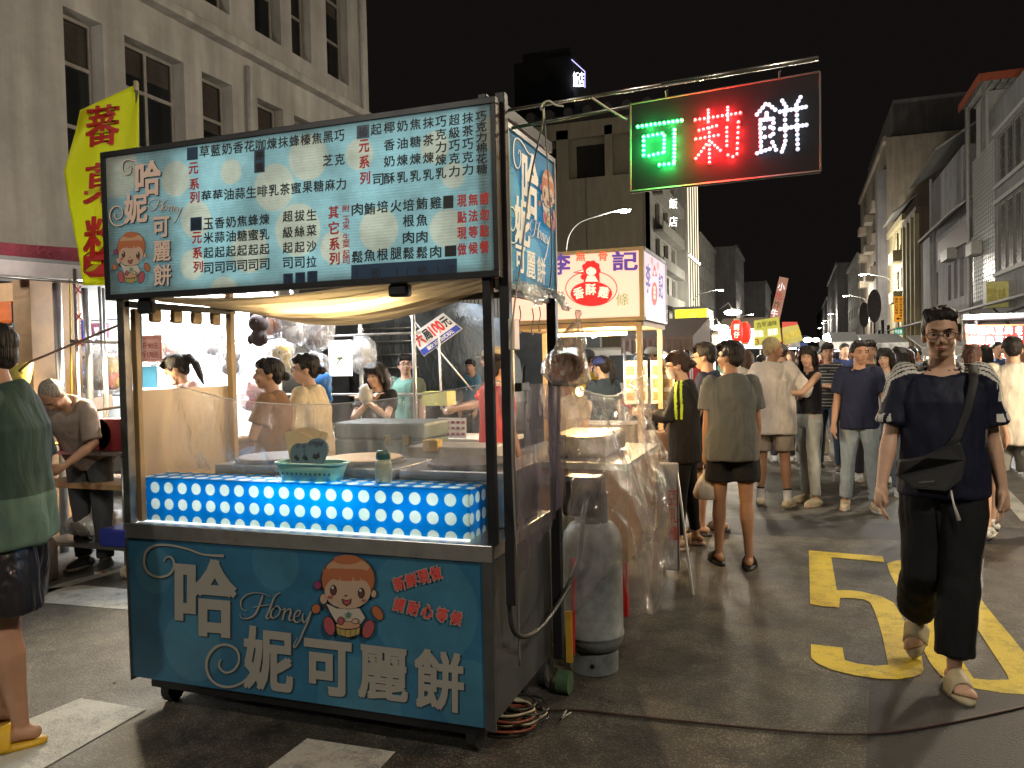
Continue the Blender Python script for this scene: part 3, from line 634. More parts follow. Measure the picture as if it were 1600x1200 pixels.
SW2 = ([(445, 612), (436, 628), (440, 650), (465, 668), (498, 655), (518, 620), (510, 575), (470, 552), (425, 560), (390, 600), (383, 650), (405, 700), (450, 725), (505, 722), (560, 690), (600, 650)], [4, 7, 9, 9, 9, 9, 10, 10, 11, 11, 11, 11, 11, 10, 9, 10])
def swirl(P, m, sw, fx, wsc, dx=0, dy=0):
    pts, w = sw; sp = smoothline(pts, 5); ww = np.interp(np.linspace(0, len(pts) - 1, len(sp)), range(len(pts)), w)
    P.line(m, [fx(x + dx, y + dy) for x, y in sp], [q * wsc for q in ww])
_em = {}
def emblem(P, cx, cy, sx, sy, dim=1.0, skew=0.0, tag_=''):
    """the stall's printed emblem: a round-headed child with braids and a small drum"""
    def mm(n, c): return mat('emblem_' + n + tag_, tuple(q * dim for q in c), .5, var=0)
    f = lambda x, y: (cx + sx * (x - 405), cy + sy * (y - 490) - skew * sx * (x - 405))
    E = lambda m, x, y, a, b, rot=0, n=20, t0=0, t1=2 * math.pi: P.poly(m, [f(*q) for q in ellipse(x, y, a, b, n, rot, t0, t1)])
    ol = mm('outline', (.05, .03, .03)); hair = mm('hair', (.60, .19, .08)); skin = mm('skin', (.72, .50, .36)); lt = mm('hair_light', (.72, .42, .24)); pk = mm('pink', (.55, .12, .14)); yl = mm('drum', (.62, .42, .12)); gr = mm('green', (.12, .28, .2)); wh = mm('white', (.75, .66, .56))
    E(ol, 100, 615, 48, 52, .3); E(hair, 100, 615, 40, 44, .3); E(ol, 690, 655, 50, 82, -.55); E(hair, 690, 655, 42, 74, -.55)
    P.poly(ol, [f(*q) for q in [(190, 560), (300, 600), (520, 600), (585, 700), (540, 770), (290, 760), (230, 640), (160, 590)]])
    P.poly(wh, [f(*q) for q in [(200, 565), (300, 612), (520, 612), (572, 700), (530, 760), (300, 752), (240, 650)]])
    E(ol, 175, 520, 42, 55); E(skin, 175, 520, 34, 47)
    E(ol, 118, 388, 40, 44); E(mm('mallet', (.35, .06, .18)), 118, 388, 33, 37)
    E(ol, 658, 470, 32, 42); E(skin, 656, 470, 25, 35)
    E(ol, 412, 335, 264, 240); E(hair, 412, 330, 254, 228); E(lt, 410, 215, 205, 78); E(hair, 400, 142, 130, 46)
    E(skin, 408, 450, 222, 165); 
    P.poly(hair, [f(*q) for q in [(168, 240), (260, 225), (560, 235), (645, 270), (655, 330), (600, 345), (585, 300), (590, 342), (535, 335), (535, 268), (525, 345), (470, 342), (460, 300), (450, 348), (345, 345), (335, 300), (330, 342), (270, 330), (272, 270), (255, 325), (215, 325), (180, 350)]])
    for ex, ey in ((272, 435), (540, 462)):
        E(ol, ex, ey, 34, 52); E(mm('iris', (.16, .06, .05)), ex, ey + 14, 24, 30); E(wh, ex - 8, ey - 26, 13, 15)
    E(pk, 242, 500, 27, 16); E(pk, 565, 530, 20, 13)
    P.poly(ol, [f(*q) for q in [(352, 515), (400, 528), (448, 515), (440, 560), (400, 585), (366, 562)]]); P.poly(pk, [f(*q) for q in [(364, 525), (400, 536), (438, 525), (430, 556), (400, 574), (376, 556)]])
    E(ol, 395, 484, 14, 6)
    star = []
    for i in range(10):
        a = -math.pi / 2 + i * math.pi / 5; r = 38 if i % 2 == 0 else 17; star.append(f(418 + r * math.cos(a), 668 + r * math.sin(a)))
    P.poly(gr, star)
    E(ol, 235, 775, 58, 98, -.25); E(pk, 235, 775, 49, 89, -.25); E(ol, 610, 805, 60, 96, .3); E(pk, 610, 805, 51, 87, .3)
    P.poly(ol, [f(*q) for q in [(295, 770), (540, 770), (530, 860), (420, 892), (310, 862)]]); P.poly(yl, [f(*q) for q in [(303, 775), (532, 775), (522, 852), (420, 882), (318, 855)]])
    for x in (335, 385, 435, 485): P.poly(gr, [f(*q) for q in [(x, 805), (x + 8, 805), (x + 8, 868), (x, 868)]])
    E(ol, 418, 770, 122, 40); E(lt, 418, 768, 114, 33); E(ol, 350, 725, 34, 42); E(pk, 350, 725, 27, 35); E(ol, 487, 728, 36, 28); E(skin, 487, 728, 29, 22)
def circles_mat(name, base, dot, cs, plane='XZ', transl=0.0, rough=.4, rib=0.0, grid=None, soft=.002):
    """print with pale circles; cs: (u, v, r) in metres on the plane; grid=(u0, v0, pitchu, pitchv, r) for polka dots"""
    m, n, b = _nodes(name); L = n.links.new
    tc = n.nodes.new('ShaderNodeTexCoord'); sp = n.nodes.new('ShaderNodeSeparateXYZ'); L(tc.outputs['Object'], sp.inputs[0]); u = sp.outputs['XYZ'.index(plane[0])]; v = sp.outputs['XYZ'.index(plane[1])]
    def ma(op, a, b_=None, c=None):
        x = n.nodes.new('ShaderNodeMath'); x.operation = op
        for i, q in enumerate((a, b_, c)):
            if q is None: continue
            if isinstance(q, (int, float)): x.inputs[i].default_value = q
            else: L(q, x.inputs[i])
        return x.outputs[0]
    mask = None
    if grid:
        u0, v0, pu, pv, r = grid
        def fr(s, o, p): return ma('MULTIPLY', ma('SUBTRACT', ma('FRACT', ma('DIVIDE', ma('SUBTRACT', s, o - p / 2), p)), .5), p)
        du = fr(u, u0, pu); dv = fr(v, v0, pv); d = ma('SQRT', ma('ADD', ma('MULTIPLY', du, du), ma('MULTIPLY', dv, dv)))
        mask = ma('LESS_THAN', d, r)
    for cu, cv, r in cs:
        du = ma('SUBTRACT', u, cu); dv = ma('SUBTRACT', v, cv); d = ma('SQRT', ma('ADD', ma('MULTIPLY', du, du), ma('MULTIPLY', dv, dv)))
        k = ma('LESS_THAN', d, r); mask = k if mask is None else ma('MAXIMUM', mask, k)
    mx = n.nodes.new('ShaderNodeMix'); mx.data_type = 'RGBA'; L(mask, mx.inputs[0]); mx.inputs[6].default_value = tuple(base) + (1,); mx.inputs[7].default_value = tuple(dot) + (1,)
    gn = n.nodes.new('ShaderNodeTexNoise'); gn.inputs['Scale'].default_value = 3.5; gn.inputs['Detail'].default_value = 8; gn.inputs['Roughness'].default_value = .7; L(tc.outputs['Object'], gn.inputs['Vector']); gr = n.nodes.new('ShaderNodeMapRange'); gr.inputs['From Min'].default_value = .35; gr.inputs['From Max'].default_value = .65; gr.inputs['To Min'].default_value = .72; gr.inputs['To Max'].default_value = 1.08; L(gn.outputs['Fac'], gr.inputs['Value']); gv = n.nodes.new('ShaderNodeVectorMath'); gv.operation = 'SCALE'; L(mx.outputs[2], gv.inputs[0]); L(gr.outputs[0], gv.inputs['Scale'])
    g2 = n.nodes.new('ShaderNodeMapRange'); g2.inputs['To Min'].default_value = rough - .15; g2.inputs['To Max'].default_value = rough + .3; L(gn.outputs['Fac'], g2.inputs['Value']); L(g2.outputs[0], b.inputs['Roughness'])
    L(gv.outputs[0], b.inputs['Base Color'])
    out = n.nodes['Material Output']
    if transl > 0:
        t = n.nodes.new('ShaderNodeBsdfTranslucent'); L(gv.outputs[0], t.inputs[0]); ms = n.nodes.new('ShaderNodeMixShader'); ms.inputs[0].default_value = transl; L(b.outputs[0], ms.inputs[1]); L(t.outputs[0], ms.inputs[2]); L(ms.outputs[0], out.inputs[0])
    if rib > 0:
        w = n.nodes.new('ShaderNodeTexWave'); w.bands_direction = 'Z'; w.inputs['Scale'].default_value = rib; L(tc.outputs['Object'], w.inputs[0]); bp = n.nodes.new('ShaderNodeBump'); bp.inputs['Strength'].default_value = .5; bp.inputs['Distance'].default_value = .003; L(w.outputs['Fac'], bp.inputs['Height']); L(bp.outputs[0], b.inputs['Normal'])
    MATS[name] = m; return m
CART = thing('food_cart', 'crepe stall cart with blue menu sign box over a stainless counter', 'food cart', (0, 0, 0))
# lower body
def cpx(px, py, r, Y=YF): p = A(px, py, Y); return (p.x, p.z, r)
m_lowprint = circles_mat('blue_panel_print', (.026, .135, .24), (.045, .17, .265), [cpx(300, 1010, .16), cpx(660, 950, .24), cpx(560, 1100, .2), cpx(430, 880, .12), cpx(735, 1090, .15), cpx(240, 890, .11)], rough=.35)
g = MB(); g.box(XLc, XRc, YF, YF + .02, .135, .80); fp = g.build('front_panel', m_lowprint, CART)
P = Print(A, YF, base=.0012)
m_lgrey = mat('pale_grey_print', (.30, .285, .25), .5, var=.05)
fx = lambda x, y: (180 + x / 2.667, 800 + y / 2.667)
for m, d in ((m_wshadow, (6, 6)), (m_lgrey, (0, 0))):
    swirl(P, m, SW1, fx, .375, *d); swirl(P, m, SW2, fx, .375, *d)
    for ch, x, y, w, h, bo in (('哈', 380, 355, 255, 320, .035), ('妮', 640, 612, 205, 262, .035), ('可', 888, 648, 195, 225, .04), ('麗', 1118, 672, 205, 222, .03), ('餅', 1352, 700, 205, 250, .03)):
        q = fx(x + d[0], y + d[1]); P.text(m, ch, q[0], q[1], w / 2.667, h / 2.667, bo)
    honey(P, m, fx, .375, *d)
for s_, x0, y0, x1, y1 in (('新鮮現做', 625, 911, 682, 895), ('請耐心等候', 625, 944, 714, 965)):
    for i, ch in enumerate(s_):
        n = len(s_); x = x0 + (x1 - x0) * i / (n - 1); y = y0 + (y1 - y0) * i / (n - 1)
        r = -math.atan2(y1 - y0, x1 - x0)
        P.text(m_lgrey, ch, x, y, 20, 24, .05, rot=r, skew=0)
for s_, x0, y0, x1, y1 in (('新鮮現做', 625, 911, 682, 895), ('請耐心等候', 625, 944, 714, 965)):
    for i, ch in enumerate(s_):
        n = len(s_); x = x0 + (x1 - x0) * i / (n - 1); y = y0 + (y1 - y0) * i / (n - 1)
        P.k += 1; P.text(m_red, ch, x, y, 17, 21, .03, rot=-math.atan2(y1 - y0, x1 - x0), skew=0); P.k -= 1
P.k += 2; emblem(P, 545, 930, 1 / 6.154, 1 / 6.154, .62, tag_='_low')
P.build('front_lettering', fp)
g = MB(); g.box(XLc - .005, XRc + .012, YF - .012, YF - .001, .795, .862); g.build('counter_rail', m_steel, CART, bevel=.003)
g = MB(); g.box(XLc, XRc + .01, YF + .022, YB, .80, .855); g.build('counter_top', m_steel, CART, bevel=.003)
g = MB(); g.box(XRc - .02, XRc + .004, YF + .021, YB, .16, .795); g.build('side_panel', m_dsteel, CART, bevel=.002)
g = MB(); g.box(XLc, XLc + .02, YF + .021, YB, .16, .795); g.build('side_panel', m_dsteel, CART)
g = MB(); g.box(XLc + .021, XRc - .021, YB - .02, YB, .16, .795); g.box(XLc + .03, XRc - .03, YF + .03, YB - .03, .15, .17); g.build('back_panel', m_dsteel, CART)
g = MB(); g.box(XLc - .008, XLc - .001, YF - .008, YB, .12, .79); g.build('edge_strip', m_post, CART)
g = MB(); g.box(XRc - .03, XRc + .012, YF - .01, YF - .001, .13, .794); g.build('edge_strip', mat('dull_corner_strip', (.10, .10, .10), .4, .6), CART)
# posts and rails
def post(x, y, z0, z1, w=.035, m=m_post): 
    g = MB(); g.box(x - w / 2, x + w / 2, y - w / 2, y + w / 2, z0, z1); return g.build('post', m, CART, bevel=.003)
post(XLc + .01, YF + .01, .86, 1.92, .04); post(XLc - .045, YF + .06, .42, 1.9, .03, m_dsteel); post(XRc + .01, YF + .015, .86, 2.6, .035, m_black)
post(-1.072, YF + .055, .62, 2.61, .040, m_black); post(XLc + .015, YB - .03, .86, 1.98, .035, mat('wooden_post', (.30, .2, .1), .6)); post(-1.09, YB - .04, .16, 1.9, .045, m_black)
post(XLc + .03, YF + .06, .86, 1.86, .03, MATS['wooden_post'])
g = MB(); g.box(XLc, -1.1, YB - .05, YB - .02, 1.88, 1.91); g.box(XLc, XLc + .03, YF, YB, 1.865, 1.895); g.box(-1.115, -1.085, YF + .09, YB, 2.55, 2.60); g.box(-1.115, -1.085, YF + .09, YB, 1.84, 1.87)
g.build('roof_rail', m_black, CART, bevel=.002)
# menu sign box
SX0, SX1, SZ0, SZ1 = -3.02, -1.068, 1.898, 2.578
def cps(px, py, rpx, Y=YF - .02): 
    p = A(px, py, Y); return (p.x, p.z, rpx / FPX * (p - CC).dot(CF))
sc2 = lambda x, y: (150 + x / 3.636, 150 + y / 3.636); sc3 = lambda x, y: (470 + x / 3.636, 150 + y / 3.636)
cs = []
for f_, x, y, r in ((sc2, 120, 430, 150), (sc2, 450, 470, 100), (sc2, 765, 430, 72), (sc2, 1010, 520, 135), (sc2, 565, 700, 105), (sc2, 545, 960, 85), (sc2, 725, 1130, 105), (sc2, 870, 880, 125), (sc3, 40, 350, 130), (sc3, 330, 330, 90), (sc3, -20, 760, 150), (sc3, 190, 860, 95), (sc3, 440, 760, 125), (sc3, 830, 750, 110), (sc3, 865, 450, 75), (sc3, 760, 290, 90), (sc3, 1130, 200, 120)):
    q = f_(x, y); cs.append(cps(q[0], q[1], r / 3.636))
m_menu = circles_mat('menu_print', (.46, .63, .66), (.64, .66, .60), cs, transl=.62, rib=26, rough=.45)
g = MB(); g.box(SX0 + .028, SX1 - .020, YF - .018, YF - .012, SZ0 + .026, SZ1 - .026); mf = g.build('sign_face', m_menu, CART)
g = MB()
g.box(SX0, SX1, YF - .024, YF + .026, SZ1 - .026, SZ1); g.box(SX0, SX1, YF - .024, YF + .026, SZ0, SZ0 + .026); g.box(SX0, SX0 + .028, YF - .024, YF + .026, SZ0 + .026, SZ1 - .026); g.box(SX1 - .020, SX1, YF - .024, YF + .026, SZ0 + .026, SZ1 - .026)
g.box(SX0 + .03, SX1 - .03, YF + .02, YF + .025, SZ0 + .028, SZ1 - .028)
g.build('sign_frame', m_black, CART, bevel=.003)
area('menu_sign_tubes', (-1.85, YF + .018, 2.24), 1.5, .6, 5.6, (.93, 1, .98), (-1.85, YF - 1, 2.24))
area('menu_sign_tube_left', (-2.75, YF + .018, 2.24), .4, .6, .6, (.93, 1, .98), (-2.75, YF - 1, 2.24))
P = Print(A, YF - .018, base=.001)
def T(ch, q, w=15.5, h=18, m=m_ink, bo=.02): P.text(m, ch, q[0], q[1], w, h, bo)
P.use(m_ink)
for ch, q in zip('草藍奶香花咖煉抹蜂榛焦黑巧', rrow(13, 319.7, 236.6, 530.5, 211.9)): T(ch, q)
for ch, q in zip('莓莓油蒜生啡乳茶蜜果糖麻力', rrow(13, 322.7, 306.8, 533.2, 287.5)): T(ch, q)
T('芝', (512.6, 250.4)); T('克', (531, 249))
for n_, (cols, x0, x1, ys0, ys1) in enumerate([(['玉米起司', '香蒜起司', '奶油起司', '焦糖起司', '蜂蜜起司', '煉乳起司'], 326, 413.5, (349.4, 371.4, 394.8, 419), (342.5, 366, 389, 412.6)), (['超級起司', '拔絲起司', '生菜沙拉'], 449.8, 487, (338, 363, 387, 411), (335.6, 360, 385, 409)), (['椰香奶酥', '奶油煉乳', '焦糖煉乳', '抹茶煉乳'], 608.5, 669.5, (199, 226.5, 251.8, 278.7), (191.8, 219, 246.5, 273)), (['巧克力煉乳', '超級巧克力', '抹茶巧克力'], 689, 731, (190, 210, 229.8, 249.6, 270.5), (184.4, 204.5, 225, 245.5, 265))]):
    for i, c in enumerate(cols):
        t = i / (len(cols) - 1)
        for j, ch in enumerate(c): T(ch, (x0 + (x1 - x0) * t, ys0[j] + (ys1[j] - ys0[j]) * t), 15.5 if n_ < 2 else 17, 17.5)
for j, ch in enumerate('巧克力棉花糖'): T(ch, (751.6 + j * .3, 181.6 + j * 16.5), 17, 15.5)
T('起', (588, 202), 17, 18); T('司', (591, 280.6), 17, 18)
for c, x, ys in (('肉鬆', 558.5, (327, 401.6)), ('鮪魚', 578, (326, 399)), ('培根', 598, (323, 397.5)), ('火腿', 619, (322, 396)), ('培根肉鬆', 638.5, (320.5, 345, 371, 395.6)), ('鮪魚肉鬆', 659.5, (318, 344, 370, 394.8)), ('雞肉', 681, (317, 393.4))):
    for ch, y in zip(c, ys): T(ch, (x, y), 17.5, 19)
for ch, q in zip('元系列', ((302.6, 262.8), (304, 287.5), (304.6, 308))): T(ch, q, 15, 18, m_red, .03)
for ch, q in zip('元系列', ((308, 371.4), (309, 394.8), (310, 416.8))): T(ch, q, 15, 18, m_red, .03)
for ch, q in zip('元系列', ((569, 228), (569.6, 253), (570.6, 278))): T(ch, q, 16, 20, m_red, .03)
for ch, q in zip('其它系列', ((521.4, 331.5), (521.7, 356), (522.8, 381), (523, 404))): T(ch, q, 16, 20, m_red, .03)
for ch, y in zip('附玉米生菜起司', (326, 342.5, 353.5, 370, 381.5, 396, 407)): T(ch, (541, y), 11, 11, m_red, .02)
for c, x, y0 in (('現點現做', 722, 314), ('無法等候', 739.5, 312), ('請勿點餐', 757, 310)):
    for j, ch in enumerate(c): T(ch, (x, y0 + j * 25.2), 14.5, 19, m_red, .035)
def rect(cx, cy, w, h, m):
    k = slopeskew(cy); P.use(m); P.mb.shape([[(cx + sx * w / 2, -cy + sz * h / 2 + k * sx * w / 2) for sx, sz in ((-1, -1), (1, -1), (1, 1), (-1, 1))]], P.place)
for a in ((301, 240, 17, 20), (306.8, 350, 18, 21), (405.8, 251.8, 16.5, 36), (567.6, 206, 19.5, 21), (450.6, 436.8, 15, 19), (469.6, 435, 15, 19), (488.7, 433, 16, 19), (632, 424.5, 165, 31)): rect(*a, m_navytag)
for a in ((701, 315.8, 16, 20), (704.6, 392.3, 18, 17)): rect(*a, m_ink)
P.k += 1
for s_, x, y, w in (('60', 306.8, 350, 12), ('60', 567.6, 206, 12), ('70', 450.6, 437, 10), ('70', 469.6, 435, 10), ('70', 488.7, 433, 10), ('(', 558.8, 427.5, 4), ('80', 587.7, 426.5, 13), (')', 620, 425, 4), ('(', 638, 424.5, 4), ('90', 659.8, 423.5, 13), (')', 684.5, 422, 4), ('100', 703, 421.5, 15)): T(s_, (x, y), w, 15, m_ink, .01)
T('停', (405.8, 243), 12, 14, m_ink); T('售', (405.8, 261), 12, 14, m_ink)
m_peach = mat('peach_print', (.60, .42, .32), .5, var=0, emit=(.5, .36, .28), es=.22)
# vertical version of the logo
fv = lambda x, y: (150 + x / 3.636, 150 + y / 3.636)
f1 = lambda x, y: fv(155 + (x - 120) * .40, 365 + (y - 137) * .62); f2 = lambda x, y: fv(85 + (x - 383) * .53, 628 + (y - 552) * .63); fh = lambda x, y: fv(305 + (x - 525) * .64, 588 + (y - 335) * .58)
for m, d in ((m_wshadow, (5, 5)), (m_peach, (0, 0))):
    sw = (SW1[0][:-2] + [(360, 176), (560, 185)], SW1[1]); swirl(P, m, sw, f1, .16, *[q * 1.2 for q in d]); swirl(P, m, SW2, f2, .17, *[q * 1.2 for q in d]); honey(P, m, fh, .17, *d)
    for ch, x, y, w, h, bo in (('哈', 305, 470, 145, 200, .03), ('妮', 235, 640, 130, 165, .03), ('可', 378, 745, 92, 115, .03), ('麗', 382, 882, 98, 115, .02), ('餅', 385, 1018, 98, 122, .02)):
        q = fv(x + d[0], y + d[1]); P.text(m, ch, q[0], q[1], w / 3.636, h / 3.636, bo)
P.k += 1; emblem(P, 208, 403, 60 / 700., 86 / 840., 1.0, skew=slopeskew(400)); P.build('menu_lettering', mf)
# side sign
XS = -1.078
def cq(px, py, r): p = AX(px, py, XS); return (p.y, p.z, r)
m_sidep = circles_mat('side_sign_print', (.085, .33, .46), (.22, .45, .53), [cq(800, 300, .10), cq(835, 420, .13), cq(860, 300, .07), cq(800, 400, .06)], plane='YZ', transl=.5, rib=26)
g = MB(); g.box(XS - .006, XS, 2.985, 3.60, 1.885, 2.50); sf = g.build('side_sign_face', m_sidep, CART)
m_alu = mat('aluminium_frame', (.5, .5, .5), .35, .8)
g = MB()
for a in ((2.965, 3.62, 2.50, 2.522), (2.965, 3.62, 1.862, 1.885), (2.965, 2.985, 1.885, 2.50), (3.60, 3.62, 1.885, 2.50)): g.box(XS - .06, XS + .008, *a)
g.build('side_sign_frame', m_alu, CART, bevel=.002)
g = MB(); g.box(XS - .07, XS - .062, 2.97, 3.615, 1.87, 2.515); g.build('side_sign_back', m_black, CART)
area('side_sign_tubes', (XS - .055, 3.29, 2.2), .55, .58, 4.2, (.95, 1, 1), (1, 3.29, 2.2))
P = Print(AX, XS, base=.0012)
fs = lambda x, y: (760 + x / 3., 150 + y / 3.)
g1 = lambda x, y: fs(122 + (x - 120) * .27, 190 + (y - 137) * 1.05 + (x - 120) * .13); g2 = lambda x, y: fs(93 + (x - 383) * .30, 515 + (y - 552) * .95 + (x - 383) * .08); g3 = lambda x, y: fs(200 + (x - 525) * .30, 575 + (y - 335) * .75 + (x - 525) * .10)
m_sc = mat('cream_print_side', (.70, .62, .48), .5, var=0, emit=(.7, .58, .42), es=.42)
for m, d in ((m_wshadow, (3, 3)), (m_sc, (0, 0))):
    swirl(P, m, SW1, g1, .17, d[0] * 3, d[1] * 3); swirl(P, m, SW2, g2, .17, d[0] * 3, d[1] * 3); honey(P, m, g3, .15, *d)
    for ch, x, y, w, h, bo in (('哈', 198, 415, 78, 300, .03), ('妮', 162, 590, 72, 220, .03), ('可', 152, 765, 45, 125, .03), ('麗', 202, 793, 42, 125, .02), ('餅', 250, 818, 40, 125, .02)):
        q = fs(x + d[0], y + d[1]); P.text(m, ch, q[0], q[1], w / 3, h / 3, bo, skew=sideskew(*q))
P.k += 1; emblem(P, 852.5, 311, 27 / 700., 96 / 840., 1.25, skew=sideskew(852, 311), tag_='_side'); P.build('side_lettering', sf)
# wind boards and canopy
m_board = mat('beige_wind_board', (.34, .25, .18), .35, var=.12, vs=3)
g = MB(); g.box(XLc - .012, XLc - .002, YF + .03, YB - .02, .865, 1.475); g.build('wind_board', m_board, CART)
m_tarp = translucent('cream_canopy_sheet', (.62, .49, .31), .5, .4)
def tarp(u, v):
    x = XLc + .05 + u * (XRc - XLc - .04); y = YF + .05 + v * (YB - YF - .04)
    sag = math.sin(math.pi * u) * .10 + .05 * math.sin(3.1 * u + 1) ; z = 1.93 - sag * (.35 + v * .9) + .03 * v - .008 * math.sin(v * 38 + u * 5) - .006 * math.sin(v * 71 - u * 3)
    return (x, y, z)
g = MB(); g.grid(tarp, 60, 60); g.build('canopy_sheet', m_tarp, CART, smooth=True)
m_hook = mat('hook_steel', (.2, .19, .18), .35, .9)
g = MB(); g.box(-1.56, -1.47, YF + .0, YF + .05, 1.845, 1.897); g.build('hinge_bracket', m_black, CART, bevel=.012)
g = MB(); g.box(-2.86, -2.78, YF + .0, YF + .04, 1.83, 1.897); g.build('hinge_bracket', m_black, CART, bevel=.012)
for i in range(4):
    y = YF + .17 + i * .14
    g = MB(); g.box(XLc + .03, XLc + .055, y - .035, y + .035, 1.80, 1.866); g.build('bracket', mat('brass_bracket', (.22, .16, .09), .5, .5), CART, bevel=.01)
for i in range(2):
    for s_ in (0, 1):
        pass
# casters
for x in (XLc + .14, XRc - .12):
    for y in (YF + .1, YB - .1):
        g = MB(); g.box(x - .035, x + .035, y - .03, y + .03, .09, .149); c = g.build('caster', m_dsteel, CART)
        g = MB(); g.tube([(x - .022, y, .055), (x + .022, y, .055)], .055, 18); g.build('wheel', mat('black_rubber', (.02, .02, .02), .8), c, smooth=False)
g = MB(); g.box(XLc + .06, XRc - .06, YF + .05, YF + .09, .075, .148); g.build('under_beam', m_black, CART)
# small white box on the right post
g = MB(); g.box(-1.056, -1.03, YF + .03, YF + .09, 1.62, 1.74); g.build('switch_box', mat('ivory_plastic', (.6, .56, .48), .4), CART, bevel=.004)
# hooks along the rail
for i, (px, py) in enumerate(((265, 512), (292, 516), (318, 515), (345, 512))):
    p = A(px, py, 3.3)
    t = MB(); s_ = .04; z1 = 1.80
    pts = [(p.x, p.y, z1 + .03), (p.x + .012, p.y, z1), (p.x + .010, p.y, p.z + .02), (p.x - .012, p.y, p.z - .005), (p.x - .02, p.y, p.z - .035), (p.x + .0, p.y, p.z - .052), (p.x + .022, p.y, p.z - .035)]
    t.tube(smoothline(pts, 4), .0028, 6); o = t.build('hook', m_hook, smooth=True); tag(o, ['first steel S-hook from the left under the menu sign', 'second S-hook under the menu sign, with a dark knot', 'third S-hook under the menu sign, left of the last', 'rightmost S-hook under the menu sign beside the back post'][i], 'hook', 'steel S-hooks hanging under the menu sign')
# polka-dot light box on the counter
PX0, PX1, PZ0, PZ1 = -2.967, -1.258, .858, 1.062
PB = thing('light_box', 'glowing blue polka-dot light box on the cart counter', 'light box', (-2.1, 3.0, .86))
m_pol = circles_mat('polka_print', (.0, .31, .62), (.90, .88, .82), [], transl=.6, rough=.25, grid=(-1.5016, 1.0174, .0803, .077, .0268))
g = MB(); g.box(PX0, PX1, 2.93, 2.934, PZ0, PZ1); g.build('front_face', m_pol, PB)
m_polt = circles_mat('polka_print_top', (.0, .31, .62), (.90, .88, .82), [], plane='XY', transl=.6, rough=.25, grid=(-1.5016, 2.975, .0803, .077, .0268))
g = MB(); g.box(PX0, PX1, 2.936, 3.12, PZ1 - .004, PZ1); g.build('top_face', m_polt, PB)
m_pols = circles_mat('polka_print_side', (.0, .31, .62), (.90, .88, .82), [], plane='YZ', transl=.6, rough=.25, grid=(2.955, 1.0174, .066, .077, .024))
g = MB(); g.box(PX1 - .004, PX1, 2.936, 3.12, PZ0, PZ1 - .006); g.build('side_face', m_pols, PB)
g = MB(); g.box(PX0 + .002, PX1 - .006, 3.112, 3.118, PZ0, PZ1 - .006); g.box(PX0 + .001, PX0 + .005, 2.936, 3.112, PZ0, PZ1 - .006); g.build('back_face', mat('white_inner_face', (.7, .7, .7), .6), PB)
area('light_box_tube', (-2.02, 3.03, 1.02), .55, .05, 210, (.45, 1, .78), (-2.02, 2.0, .93))
area('light_box_tube_long', (-2.1, 3.06, .98), 1.6, .1, 3.0, (.8, .97, 1), (-2.1, 2.0, .95))
g = MB(); g.box(PX0 - .002, PX1 + .002, 2.922, 2.929, .8555, .860); g.build('led_strip', emis('white_led_strip', (.85, .95, 1), 1.4), PB)
# griddles
for i, (x0, x1) in enumerate(((-2.72, -2.29), (-2.27, -1.72), (-1.70, -1.17))):
    t = thing('griddle', ['left round crepe griddle on its steel box', 'middle crepe griddle with a pale crepe spread on it', 'right crepe griddle next to the black post'][i], 'griddle', ((x0 + x1) / 2, 3.35, .86), group='round crepe griddles on the counter')
    g = MB(); g.box(x0, x1, 3.17, 3.56, .858, 1.10); g.build('burner_box', m_steel, t, bevel=.004)
    cx = (x0 + x1) / 2
    g = MB(); g.lathe((cx, 3.37, 1.102), [(.19, 0), (.2, .004), (.2, .018), (.188, .022)], 36); g.build('hot_plate', mat('seasoned_iron_plate', (.05, .034, .026), .6, 0, var=.3, spec=.25), t, smooth=False)
    if i == 1:
        g = MB(); g.lathe((cx, 3.37, 1.1245), [(.185, 0), (.18, .003)], 36); o = g.build('crepe', mat('crepe_batter', (.62, .42, .18), .6)); tag(o, 'pale yellow crepe spread flat on the middle griddle', 'crepe')
    g = MB(); g.tube([(x0 + .05, 3.165, .95), (x0 + .05, 3.15, .95)], .02, 12); g.build('knob', m_black, t)
# clear sheet across the front
m_film = film('clear_vinyl', milk=.12, gloss=.05, scale=6, dist=.035, fres=.3, rough=.12)
m_filmr = film('wrinkled_clear_plastic', tint=(.50, .44, .44), milk=.19, gloss=.085, scale=5.5, dist=.07, rough=.08, fres=.30)
def fsheet(u, v):
    x = XLc + .03 + u * (XRc - XLc - .04); top = 1.50 - .42 * u * (1 - u) * (1.25 - .55 * u) - .0 ; z = top * (1 - v) + 1.07 * v
    return (x, 3.135 - .03 * math.sin(math.pi * v) + .006 * math.sin(x * 31 + z * 12), z)
g = MB(); g.grid(fsheet, 70, 24); o = g.build('plastic_sheet', m_film, smooth=True); tag(o, 'sagging clear plastic guard sheet across the cart opening', 'plastic sheet')
g = MB(); g.tube([fsheet(u / 40, 0) for u in range(41)], .0022, 5, False); g.build('hem', mat('white_hem', (.6, .6, .62), .4), o)
